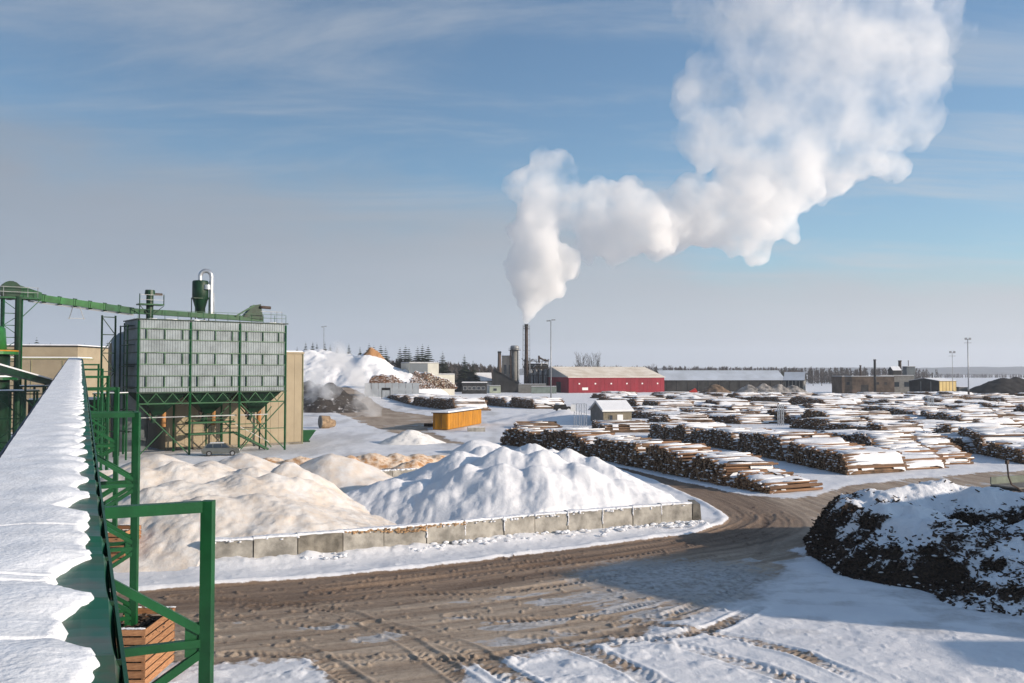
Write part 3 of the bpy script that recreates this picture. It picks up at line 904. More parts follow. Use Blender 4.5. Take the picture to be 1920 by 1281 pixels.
# ------------------------------------------------------------------ low wall of concrete blocks
def build_wall():
    root = thing('block_wall', 'low wall of big concrete blocks along the bend of the road', 'wall', (*WALL[0], 0))
    rnd = random.Random(8)
    hs = []
    for i, ((ax, ay), (bx, by)) in enumerate(zip(WALL[:-1], WALL[1:])):
        a, b = Vector((ax, ay, 0)), Vector((bx, by, 0))
        u = (b - a).normalized(); n = Vector((-u.y, u.x, 0))
        L_ = (b - a).length - 0.05
        h = 1.28 + 0.12 * i / 12 + rnd.uniform(-0.03, 0.03)
        off = rnd.uniform(-0.04, 0.04); yaw = rnd.uniform(-0.012, 0.012)
        c = (a + b) / 2 + n * (0.32 + off)
        uu = (u + n * yaw).normalized(); nn = Vector((-uu.y, uu.x, 0))
        mb = MB()
        # chamfered block: body, bevel, top
        def ring(l, w_, z): return [c - uu * l / 2 - nn * w_ / 2 + Vector((0, 0, z)), c + uu * l / 2 - nn * w_ / 2 + Vector((0, 0, z)), c + uu * l / 2 + nn * w_ / 2 + Vector((0, 0, z)), c - uu * l / 2 + nn * w_ / 2 + Vector((0, 0, z))]
        r0, r1, r2 = ring(L_, 0.66, -0.1), ring(L_, 0.60, h - 0.05), ring(L_ - 0.08, 0.52, h)
        mb.box8(r0 + r1); mb.box8(r1 + r2)
        put('block', mb, M['concrete_dk'] if i == 2 else M['concrete'], root)
        hs.append((a, b, u, n, h))
    # corner pieces turned away at the right end
    e = Vector((*WALL[-1], 0)); u = hs[-1][2]; n = hs[-1][3]
    p = e + u * 0.15
    for k, (du, dn, L_, hh, tw) in enumerate(((0.55, 0.9, 2.1, 1.35, 1.2), (0.0, 3.6, 2.3, 1.0, 1.45))):
        c = p + u * du + n * dn
        ax = (n * math.sin(tw) + u * math.cos(tw)).normalized(); ac = Vector((-ax.y, ax.x, 0))
        mb = MB()
        mb.box8([c + ax * (sx * L_ / 2) + ac * (sy * 0.33) + Vector((0, 0, -0.1)) for sx, sy in ((-1, -1), (1, -1), (1, 1), (-1, 1))] +
                [c + ax * (sx * L_ / 2 * 0.97) + ac * (sy * 0.22) + Vector((0, 0, hh)) for sx, sy in ((-1, -1), (1, -1), (1, 1), (-1, 1))])
        put('block', mb, M['concrete_dk'], root)
    # snow lying on top with a crumbling lip and runs down the joints
    mb = MB()
    for i, (a, b, u, n, h) in enumerate(hs):
        L_ = (b - a).length; k = int(L_ / .07); ws = (-.03, .03, .12, .3, .5, .68)
        S, T = np.meshgrid(np.linspace(0, L_, k), np.array(ws), indexing='ij')
        gx = (a.x + u.x * S + n.x * T); gy = (a.y + u.y * S + n.y * T)
        Zs = h + .035 + .10 * (fbm(gx * 1.1, gy * 1.1, 4, 301) + .25) + .04 * fbm(gx * 7, gy * 7, 3, 303)
        Zs[:, 0] = h - .02 - .10 * np.maximum(0, fbm(gx[:, 0] * 2.5, gy[:, 0] * 2.5, 3, 305) + .1); Zs[:, -1] = h - .1
        oy = .06 * fbm(gx[:, 0] * 3.5, gy[:, 0] * 3.5, 3, 307)
        for q in range(k - 1):
            for w_ in range(len(ws) - 1):
                mb.quad([(gx[e, f] + n.x * (oy[e] if f < 2 else 0), gy[e, f] + n.y * (oy[e] if f < 2 else 0), Zs[e, f]) for e, f in ((q, w_), (q + 1, w_), (q + 1, w_ + 1), (q, w_ + 1))])
    for i, (a, b, u, n, h) in enumerate(hs):
        L_ = (b - a).length
        k = int(L_ / 0.09)
        for j in range(k):
            s = (j + rnd.random()) / k * L_
            if rnd.random() < 0.12 + .2 * (4 < i < 12):
                p = a + u * s + n * rnd.uniform(-0.06, 0.02) + Vector((0, 0, h - rnd.uniform(0, .16)))
                mb.blob(p, rnd.uniform(.05, .12), rnd.uniform(.03, .07), rnd.uniform(.03, .10), rnd)
        if i < 12 and rnd.random() < 0.6:
            z = h
            while z > (0.25 if i < 4 else rnd.uniform(.3, .9)):
                mb.blob(b + n * rnd.uniform(-0.05, 0.01) + u * rnd.uniform(-.03, .03) + Vector((0, 0, z)), .04, .035, .10, rnd); z -= 0.09
    put('snow_cover', mb, M['snow'], root, smooth=True, kind='stuff')
    mb = MB()
    for i in (4, 5, 3):
        a, b, u, n, h = hs[i]
        L_ = (b - a).length
        for j in range(60 if i == 4 else 26):
            mb.blob(a + u * rnd.uniform(0, L_) + n * rnd.uniform(-0.07, 0.0) + Vector((0, 0, h - rnd.uniform(0, .30 if i == 4 else .16))), .10, .05, .055, rnd)
    put('sawdust_crust', mb, mat('damp_sawdust', (0.52, 0.33, 0.18), 0.95, 0.25, 6), root, kind='stuff')
    # lumps of snow fallen at the foot
    mb = MB()
    for k in range(170):
        i = rnd.choice((2, 4, 5, 6, 7, 8, 9, 10, 11, 12, 12, 12, 12))
        a, b, u, n, h = hs[i]
        r_ = rnd.uniform(.04, .16) * (1.2 if i == 12 else 1)
        p = a + u * rnd.uniform(0, (b - a).length * (1.25 if i == 12 else 1)) - n * abs(rnd.gauss(0.35, .45))
        p.z = 0.12 + 0.14 * math.exp(-((p - a).dot(n)) ** 2)
        mb.blob(p, r_ * 1.4, r_, r_ * 0.7, rnd)
    o = put('snow_clods', mb, M['snow'], root, kind='stuff')
    o.name = 'snow_clod'
build_wall()
def build_bay_wall():
    a, b = Vector((X_AT(580, 79), 79, 0)), Vector((X_AT(785, 83), 83, 0))
    root = thing('bay_wall', 'short concrete block wall between the big sawdust heap and the orange bank', 'wall', a)
    u = (b - a).normalized(); n = Vector((-u.y, u.x, 0)); rnd = random.Random(4)
    k = 4; L_ = (b - a).length / k
    ms = MB()
    for i in range(k):
        c = a + u * (L_ * (i + .5)) + n * rnd.uniform(-.04, .04)
        mb = MB(); mb.box(c + Vector((0, 0, .5)), (L_ - .05, .6, 1.2), u=u); put('block', mb, M['concrete'], root)
        for j in range(26):
            ms.blob(c + u * rnd.uniform(-L_ / 2, L_ / 2) + n * rnd.uniform(-.3, .3) + Vector((0, 0, 1.1)), rnd.uniform(.15, .35), rnd.uniform(.12, .25), rnd.uniform(.04, .10), rnd)
    put('snow_cover', ms, M['snow'], root, smooth=True, kind='stuff')
build_bay_wall()

# ------------------------------------------------------------------ heaps
def heap(name, label, cat, cones, x0, x1, y0, y1, step, m, rough=0.25, nscale=0.5, seed=1, floor=None, cut=-0.05, smooth_k=0.35, rnd_top=0.8, wallclip=None, fine=0.05, rill=0.0):
    """a heap as one surface: soft maximum of cones; cone = (x, y, height, slope)"""
    nx = int((x1 - x0) / step) + 1; ny = int((y1 - y0) / step) + 1
    X, Y = np.meshgrid(np.linspace(x0, x1, nx), np.linspace(y0, y1, ny), indexing='ij')
    wx = X + 1.1 * fbm(X * 0.4, Y * 0.4, 3, seed + 2); wy = Y + 1.1 * fbm(X * 0.4 + 40, Y * 0.4, 3, seed + 3)
    Z = np.full(X.shape, -3.0)
    cones = [(c[0], c[1], c[2] - gz(c[0], c[1])) + tuple(c[3:]) for c in cones]
    for c in cones:
        cx, cy_, h, sl = c[:4]
        d = np.hypot((wx - cx) / (c[4] if len(c) > 4 else 1), wy - cy_)
        z = h - sl * (np.sqrt(d * d + rnd_top * rnd_top) - rnd_top)
        k = smooth_k
        m_ = np.maximum(Z, z); Z = m_ + k * np.log1p(np.exp(-np.abs(Z - z) / k)) - 0.0
    body = sstep(-0.2, 0.8, Z)
    Z = Z + body * (rough * fbm(X * nscale, Y * nscale, 5, seed + 5) + fine * fbm(X * 4, Y * 4, 4, seed + 7))
    if rill: Z = Z + body * rill * fbm(X * 1.6, Y * 0.35, 4, seed + 9)
    if wallclip is not None: Z = wallclip(X, Y, Z)
    base = hill(X, Y)
    Zb = Z + base
    keep = Z > cut
    cells = keep[:-1, :-1] | keep[1:, :-1] | keep[1:, 1:] | keep[:-1, 1:]
    idx = np.arange(nx * ny).reshape(nx, ny)
    F = np.stack([idx[:-1, :-1], idx[1:, :-1], idx[1:, 1:], idx[:-1, 1:]], -1)[cells]
    used, inv = np.unique(F, return_inverse=True)
    cx, cy_ = (x0 + x1) / 2, (y0 + y1) / 2
    V = np.stack([X.ravel() - cx, Y.ravel() - cy_, np.maximum(Zb.ravel(), base.ravel() + cut * 3)], 1)[used]
    me = np_mesh(name, V, inv.reshape(-1, 4), m)
    o = bpy.data.objects.new(name, me); COL.objects.link(o); o.location = (cx, cy_, 0)
    ORG[o] = Vector((cx, cy_, 0))
    props(o, label, cat)
    return o, (X, Y, Zb)
def snowy_mat(name, under, under2, snow=(0.85, 0.86, 0.89), thr=(0.45, 0.7), patch=1.0, scale=1.2, slope=0.6, tint=None):
    """snow on the flatter parts, the heap's own stuff where it is steep or has broken through"""
    m = bpy.data.materials.new(name); m.use_nodes = True
    nt = m.node_tree; N, L = nt.nodes, nt.links; b = N['Principled BSDF']
    tc = N.new('ShaderNodeTexCoord'); ge = N.new('ShaderNodeNewGeometry')
    sp = N.new('ShaderNodeSeparateXYZ'); L.new(ge.outputs['Normal'], sp.inputs[0])
    n = N.new('ShaderNodeTexNoise'); n.inputs['Scale'].default_value = scale; n.inputs['Detail'].default_value = 8; n.inputs['Roughness'].default_value = 0.68
    L.new(tc.outputs['Object'], n.inputs['Vector'])
    def mth(op, a, c):
        k = N.new('ShaderNodeMath'); k.operation = op
        for i, x in ((0, a), (1, c)):
            if isinstance(x, (int, float)): k.inputs[i].default_value = x
            else: L.new(x, k.inputs[i])
        return k.outputs[0]
    v = mth('ADD', mth('MULTIPLY', sp.outputs[2], slope), mth('MULTIPLY', n.outputs[0], patch))
    mr = N.new('ShaderNodeMapRange'); mr.interpolation_type = 'SMOOTHSTEP'; L.new(v, mr.inputs[0])
    mr.inputs[1].default_value = thr[0]; mr.inputs[2].default_value = thr[1]
    n2 = N.new('ShaderNodeTexNoise'); n2.inputs['Scale'].default_value = 6; n2.inputs['Detail'].default_value = 6; n2.inputs['Roughness'].default_value = 0.7
    L.new(tc.outputs['Object'], n2.inputs['Vector'])
    def mixc(f, a, c):
        k = N.new('ShaderNodeMix'); k.data_type = 'RGBA'; L.new(f, k.inputs[0])
        for i, x in ((6, a), (7, c)):
            if isinstance(x, tuple): k.inputs[i].default_value = (*x, 1)
            else: L.new(x, k.inputs[i])
        return k.outputs[2]
    r2 = N.new('ShaderNodeMapRange'); L.new(n2.outputs[0], r2.inputs[0]); r2.inputs[1].default_value = 0.35; r2.inputs[2].default_value = 0.65
    uc = mixc(r2.outputs[0], under2, under)
    sn = snow
    if tint:
        n3 = N.new('ShaderNodeTexNoise'); n3.inputs['Scale'].default_value = 0.8; n3.inputs['Detail'].default_value = 7; n3.inputs['Roughness'].default_value = 0.7
        L.new(tc.outputs['Object'], n3.inputs['Vector'])
        r3 = N.new('ShaderNodeMapRange'); L.new(n3.outputs[0], r3.inputs[0]); r3.inputs[1].default_value = 0.38; r3.inputs[2].default_value = 0.62
        sn = mixc(r3.outputs[0], snow, tint)
    L.new(mixc(mr.outputs[0], uc, sn), b.inputs['Base Color'])
    b.inputs['Roughness'].default_value = 0.85; b.inputs['Specular IOR Level'].default_value = 0.2
    bp = N.new('ShaderNodeBump'); bp.inputs['Distance'].default_value = 0.035; L.new(n2.outputs[0], bp.inputs['Height']); L.new(bp.outputs[0], b.inputs['Normal'])
    return m
def clip_wall(X, Y, Z):
    d, a, s = seg_dist(X, Y, WALL)
    end = np.array(WALL[0])
    front = s < 0
    # against the wall the heap stands about as high as the blocks; in front of it there is none
    lim = np.where(front & (X > WALL[0][0]), -1.0, 1.22 + 0.75 * d)
    lim = np.where((X > WALL[0][0]) & (d < 0.42), -1.0, lim)
    lim = np.where((X > WALL[-1][0] + 0.4), -1.0 + 0 * d, lim)
    return np.minimum(Z, lim)
def build_heaps():
    C = lambda px, Y, py, sl, e=1.0: (X_AT(px, Y), Y, Z_AT(py, Y), sl, e)
    saw = snowy_mat('powdery_sawdust', (0.56, 0.38, 0.25), (0.44, 0.28, 0.17), (0.745, 0.72, 0.69), (0.38, 0.66), 0.95, 2.6, 0.42, tint=(0.70, 0.61, 0.52))
    heap('sawdust_heap', 'big pale sawdust heap dusted with snow, left behind the concrete wall', 'sawdust heap',
         [C(330, 57, 868, 0.62, 1.3), C(395, 58, 872, 0.6), C(470, 58, 874, 0.62, 1.2), C(545, 60, 866, 0.78), C(560, 57, 895, 0.68), C(260, 56, 876, 0.6, 1.3), C(210, 58, 882, 0.6, 1.2), C(450, 55, 890, 0.55, 1.5), C(350, 53.5, 900, .55, 1.6), C(300, 52, 915, .58, 1.4), C(515, 56, 888, .62, 1.1), C(585, 57.5, 900, .70), C(400, 51, 928, .55, 1.5), C(480, 52, 925, .5, 1.5)],
         -37, -3.0, 42, 74, 0.125, saw, 0.32, 0.42, 11, wallclip=clip_wall, smooth_k=0.12, rnd_top=0.45, fine=0.15)
    sm = snowy_mat('drifted_snow', (0.50, 0.42, 0.33), (0.36, 0.29, 0.22), (0.80, 0.805, 0.825), (0.26, 0.44), 0.7, 1.3, 0.42)
    heap('snow_heap', 'tall ridged white heap of snow behind the right half of the concrete wall', 'snow heap',
         [C(868, 65, 846, 0.56), C(880, 61, 872, .6), C(912, 67, 836, 0.58), C(952, 63.5, 838, 0.60), C(950, 60, 868, .58), C(996, 67, 832, 0.58), C(1018, 63, 846, 0.60), C(1012, 60, 872, .58), C(1062, 66, 843, 0.58), C(1085, 62, 868, 0.58), C(1110, 65, 856, 0.56), C(1145, 64, 876, 0.55), C(1170, 62, 898, .55), C(820, 66, 866, 0.5, 1.2), C(735, 62.5, 900, 0.45, 1.3), C(790, 61, 905, .5, 1.2), C(940, 72, 840, .6), C(1040, 71, 842, .6)],
         -20, 15, 46, 86, 0.125, sm, 0.30, 0.35, 52, wallclip=clip_wall, smooth_k=0.12, rnd_top=0.45, fine=0.08, rill=0.25)
    om = snowy_mat('fresh_sawdust', (0.56, 0.29, 0.115), (0.34, 0.16, 0.06), (0.80, 0.66, 0.52), (0.66, 0.92), 0.9, 1.6, 0.42)
    heap('sawdust_bank', 'low orange bank of fresh sawdust in front of the beige building', 'sawdust heap',
         [C(560, 92, 858, 0.55, 1.6), C(620, 93, 852, 0.6, 1.5), C(660, 90, 856, .6), C(700, 94, 850, 0.6, 1.5), C(745, 95, 850, 0.6, 1.3), C(790, 96, 849, 0.6), C(770, 90, 862, .6), C(505, 93, 858, 0.5, 1.5), C(820, 97, 851, .6), C(680, 84, 880, .5)],
         -30, -2, 78, 104, 0.17, om, 0.5, 0.6, 71, smooth_k=0.12, rnd_top=0.5, fine=0.16)
    gm = snowy_mat('snowy_gravel', (0.20, 0.19, 0.18), (0.12, 0.11, 0.10), (0.83, 0.81, 0.78), (0.60, 0.80), 1.0, 1.1, 0.40)
    heap('gravel_heap', 'grey gravel heap with a torn snow cap beyond the orange sawdust', 'gravel heap',
         [C(770, 128, 806, 0.55), C(748, 127, 816, 0.5), C(800, 128, 817, 0.55), C(822, 129, 825, .55), C(730, 128, 830, .5)], -28, -4, 114, 142, 0.22, gm, 0.6, 0.5, 91, smooth_k=0.14, fine=0.15)
    heap('snow_mound', 'small bluish mound of snow beside the left end of the nearest log row', 'snow heap',
         [C(890, 112, 826, 0.6), C(905, 113, 824, 0.6), C(925, 113, 832, .6)], -11, 2, 104, 121, 0.2, sm, 0.3, 0.6, 97, smooth_k=0.12)
    heap('snow_bank', 'smooth white bank of snow in front of the brick hut and lamp mast', 'snow heap',
         [C(1000, 182, 776, 0.30, 1.5), C(1060, 180, 768, 0.34, 1.3), C(960, 185, 785, .25, 1.5), C(930, 178, 792, .25)], -14, 22, 158, 205, 0.4, sm, 0.4, 0.15, 99, smooth_k=0.2)
    # small cones of sawdust, each a heap of its own
    i = 0
    for (px, Y, py, lab) in ((300, 79, 851, 'small sawdust cone behind the big heap, close to the gallery'), (462, 77, 850, 'small sawdust cone in front of the parked car'), (392, 74, 864, 'lowest of the small sawdust cones, just behind the big heap'), (628, 75, 852, 'sawdust cone standing alone before the orange sawdust bank')):
        i += 1
        c = C(px, Y, py, 0.60, 1.25)
        o, _ = heap('sawdust_cone', lab, 'sawdust heap', [c, (c[0] + 1.2, c[1] + .7, c[2] * .75, .6), (c[0] - 1.5, c[1] + .9, c[2] * .6, .55)], c[0] - 8, c[0] + 8, c[1] - 7, c[1] + 7, 0.16, saw, 0.3, 0.5, 30 + i, smooth_k=0.12, rnd_top=0.7)
        o['group'] = 'small sawdust cones behind the big heap'
    # snow and wood chip hill at the far left
    hm = snowy_mat('snowy_wood_chips', (0.36, 0.20, 0.10), (0.20, 0.11, 0.06), (0.85, 0.855, 0.875), (0.52, 0.72), 0.9, 0.22, 0.45)
    heap('wood_chip_hill', 'large snow covered hill of wood chips on the skyline, far left', 'wood chip heap',
         [(c[0], c[1], c[2] - .4, c[3], c[4]) for c in (C(570, 360, 654, 0.62, 1.5), C(600, 368, 653, 0.62, 1.4), C(645, 362, 660, 0.62, 1.2), C(690, 358, 662, 0.62, 1.2), C(520, 362, 662, 0.55, 1.5), C(692, 351, 667, 0.62, 1.1), C(725, 356, 679, .6, 1.2), C(760, 354, 690, .6, 1.1))], -150, -18, 300, 420, 0.8, hm, 3.4, 0.11, 120, smooth_k=0.4, rnd_top=1.6, fine=1.1)
    cm = snowy_mat('orange_chips', (0.50, 0.27, 0.12), (0.28, 0.14, 0.06), (0.8, 0.76, 0.7), (0.72, 0.95), 0.8, 0.6, 0.45)
    c = C(697, 357, 655, 0.75)
    heap('chip_pile', 'orange brown pile of chips on top of the snowy hill', 'wood chip heap', [(c[0], c[1], c[2] + .9, 1.25), (c[0] + 2, c[1], c[2] - .4, 1.25)], c[0] - 11, c[0] + 12, c[1] - 11, c[1] + 11, 0.4, cm, 1.2, 0.3, 130, smooth_k=0.2, fine=0.4)
    dm = snowy_mat('dark_earth', (0.075, 0.066, 0.060), (0.03, 0.027, 0.025), (0.74, 0.74, 0.76), (0.80, 0.98), 0.8, 0.6, 0.45)
    heap('dark_bark_heap', 'steaming dark bark heap at the foot of the snowy hill', 'bark heap',
         [C(600, 235, 722, 0.75, 1.1), C(580, 238, 714, 0.7), C(622, 240, 716, 0.8), C(560, 240, 720, .7), C(600, 228, 740, .7, 1.5)], -75, -38, 218, 262, 0.35, dm, 1.2, 0.25, 140, smooth_k=0.25, fine=0.4)
    bm_ = mat('far_black_bark', (0.035, 0.032, 0.030), 0.95, 0.3, 0.3)
    heap('black_heap', 'long black heap at the right edge, in front of the frozen lake', 'bark heap',
         [(X_AT(1880, 400), 400, 8.1, 0.5, 1.2), (X_AT(1905, 400), 400, 8.4, 0.55, 1.3), (X_AT(1960, 402), 402, 8.0, .5, 1.5)], 195, 280, 378, 425, 0.6, bm_, 0.8, 0.2, 150, smooth_k=0.3, fine=0.3)
build_heaps()

# bark heap in the right foreground, snow torn open over its steep front
def bare_mat():
    m = bpy.data.materials.new('snow_over_bark'); m.use_nodes = True
    nt = m.node_tree; N, L = nt.nodes, nt.links; b = N['Principled BSDF']
    tc = N.new('ShaderNodeTexCoord')
    at = N.new('ShaderNodeAttribute'); at.attribute_name = 'bare'
    def noise(s, d=6):
        n = N.new('ShaderNodeTexNoise'); n.inputs['Scale'].default_value = s; n.inputs['Detail'].default_value = d; n.inputs['Roughness'].default_value = .7
        L.new(tc.outputs['Object'], n.inputs['Vector']); return n.outputs[0]
    n1, n2 = noise(2.2, 8), noise(9)
    a = N.new('ShaderNodeMath'); a.operation = 'MULTIPLY_ADD'; L.new(n1, a.inputs[0]); a.inputs[1].default_value = 1.3; L.new(at.outputs['Fac'], a.inputs[2])
    mr = N.new('ShaderNodeMapRange'); mr.interpolation_type = 'SMOOTHSTEP'; L.new(a.outputs[0], mr.inputs[0]); mr.inputs[1].default_value = 1.06; mr.inputs[2].default_value = 1.26
    r = N.new('ShaderNodeValToRGB'); r.color_ramp.elements[0].position = .35; r.color_ramp.elements[0].color = (.016, .012, .010, 1); r.color_ramp.elements[1].position = .68; r.color_ramp.elements[1].color = (.085, .058, .040, 1)
    L.new(n2, r.inputs[0])
    k = N.new('ShaderNodeMix'); k.data_type = 'RGBA'; L.new(mr.outputs[0], k.inputs[0]); k.inputs[6].default_value = (.84, .855, .88, 1); L.new(r.outputs[0], k.inputs[7])
    L.new(k.outputs[2], b.inputs['Base Color']); b.inputs['Roughness'].default_value = .85; b.inputs['Specular IOR Level'].default_value = .2
    bp = N.new('ShaderNodeBump'); bp.inputs['Distance'].default_value = .05; L.new(n2, bp.inputs['Height']); L.new(bp.outputs[0], b.inputs['Normal'])
    return m
def build_bark_heap():
    C = lambda px, Y, py, sl, e=1.0: (X_AT(px, Y), Y, Z_AT(py, Y), sl, e)
    o, (X, Y, Z) = heap('bark_heap', 'big dark bark heap under torn snow in the right foreground', 'bark heap',
        [C(1588, 52.5, 926, 2.2, 1.0), C(1600, 50.5, 936, 2.0, 1.0), C(1632, 52, 911, 1.5, 1.0), C(1672, 51, 910, 1.2, 1.0), C(1640, 48, 950, 1.7, 1.1), C(1700, 46, 968, 1.5, 1.3), C(1770, 44, 1000, 1.4, 1.4), C(1850, 42, 1045, 1.3, 1.4), C(1700, 52, 908, 1.0, 1.2), C(1755, 53, 904, 0.95, 1.3), C(1830, 50, 915, 0.95, 1.3), C(1900, 49, 928, 0.95, 1.3), C(1690, 47.5, 945, 1.15, 1.2), C(1760, 45, 975, 1.0, 1.4), C(1880, 43, 1000, .95, 1.4), C(1990, 46, 960, .9, 1.4), C(1940, 39, 1075, .8, 1.5)],
        13, 40, 33, 64, 0.13, bare_mat(), 0.95, 0.55, 205, smooth_k=0.2, rnd_top=1.6, fine=0.22)
    dzx, dzy = np.gradient(Z, 0.13)
    st = np.hypot(dzx, dzy)
    for _ in range(3):
        st[1:-1, 1:-1] = (st[1:-1, 1:-1] + st[:-2, 1:-1] + st[2:, 1:-1] + st[1:-1, :-2] + st[1:-1, 2:]) / 5
    pat = 0.62 * fbm(X * 0.34, Y * 0.42, 4, 210) + 0.62 * fbm(X * 1.0, Y * 1.15, 4, 215)
    # bare where it is steep, in big torn patches, mostly low on the side towards us
    bare = 0.42 * np.clip(st - 0.35, 0, 1.2) + 1.7 * pat + 0.45 * sstep(2.6, 0.7, Z) - 0.30 * sstep(2.4, 3.6, Z) + 0.22 * sstep(-.2, .6, -dzy) * 0 + 0.25 * sstep(0.2, 0.9, dzy)
    bare = np.clip(bare + .03, 0, 1)
    me = o.data
    co = np.empty(len(me.vertices) * 3, dtype=np.float32); me.vertices.foreach_get('co', co); co = co.reshape(-1, 3)
    ix = np.clip(np.rint((co[:, 0] + o.location.x - 13) / (27 / (X.shape[0] - 1))).astype(int), 0, X.shape[0] - 1)
    iy = np.clip(np.rint((co[:, 1] + o.location.y - 33) / (31 / (X.shape[1] - 1))).astype(int), 0, X.shape[1] - 1)
    a = me.attributes.new('bare', 'FLOAT', 'POINT'); a.data.foreach_set('value', bare[ix, iy].astype(np.float32))
    # loose slabs of bark and lumps of snow sticking out of it
    rnd = random.Random(77)
    ok = np.argwhere(Z > 0.03)
    mb, ms = MB(), MB()
    nb = ns = 0
    while nb < 9500:
        i, j = ok[rnd.randrange(len(ok))]
        if bare[i, j] < rnd.uniform(.25, .75): continue
        p = Vector((X[i, j], Y[i, j], Z[i, j])) + Vector((rnd.uniform(-.07, .07), rnd.uniform(-.07, .07), rnd.uniform(-.02, .05)))
        a_ = rnd.uniform(0, 6.3)
        u = Vector((math.cos(a_), math.sin(a_), rnd.uniform(-.9, .5))).normalized()
        mb.box(p, (rnd.uniform(.08, .36) * (2.2 if rnd.random() < .08 else 1), rnd.uniform(.03, .12) * (1.6 if rnd.random() < .1 else 1), rnd.uniform(.015, .05)), u=u, w=u.cross(Vector((rnd.uniform(-1, 1), rnd.uniform(-1, 1), 1))).normalized())
        nb += 1
    for _ in range(1500):
        i, j = ok[rnd.randrange(len(ok))]
        if bare[i, j] < .04: continue
        p = Vector((X[i, j], Y[i, j], Z[i, j] + .01)); a_ = rnd.uniform(0, 6.3)
        mb.box(p, (rnd.uniform(.08, .4), rnd.uniform(.03, .09), .05), u=(math.cos(a_), math.sin(a_), rnd.uniform(-.6, .6)))
    while ns < 600:
        i, j = ok[rnd.randrange(len(ok))]
        if bare[i, j] < .15: continue
        p = Vector((X[i, j], Y[i, j], Z[i, j] + .02))
        r_ = rnd.uniform(.03, .10)
        ms.blob(p, r_ * rnd.uniform(1, 2), r_ * rnd.uniform(.8, 1.5), r_ * .5, rnd, jit=.4); ns += 1
    put('bark_piece', mb, M['barkchip'], o, kind='stuff')
    put('snow_lump', ms, M['snow'], o, smooth=True, kind='stuff')
    return o
build_bark_heap()
# ------------------------------------------------------------------ panelled silo on green legs
SU, SB = Vector((0.80, 0.60, 0)), Vector((-0.60, 0.80, 0))
S0 = Vector((-44.3, 105.0, 0))
def W(s, d, z): return S0 + SU * s + SB * d + Vector((0, 0, z))
SW, SDP, ZB, ZT = 18.4, 6.5, 7.7, 16.4
def ribbed(mb, a, b, z0, z1, nrm, pitch=0.30, depth=0.05, m=0):
    """a corrugated sheet from a to b"""
    u = (b - a); L_ = u.length; u = u / L_
    k = max(1, int(round(L_ / pitch))); p = L_ / k
    prof = [(0, 0), (.38, 0), (.5, 1), (.88, 1)]
    pts = []
    for i in range(k):
        for (f, h) in prof: pts.append(a + u * ((i + f) * p) + nrm * (h * depth))
    pts.append(b)
    for q0, q1 in zip(pts[:-1], pts[1:]):
        mb.quad([q0 + Vector((0, 0, z0)), q1 + Vector((0, 0, z0)), q1 + Vector((0, 0, z1)), q0 + Vector((0, 0, z1))], m)
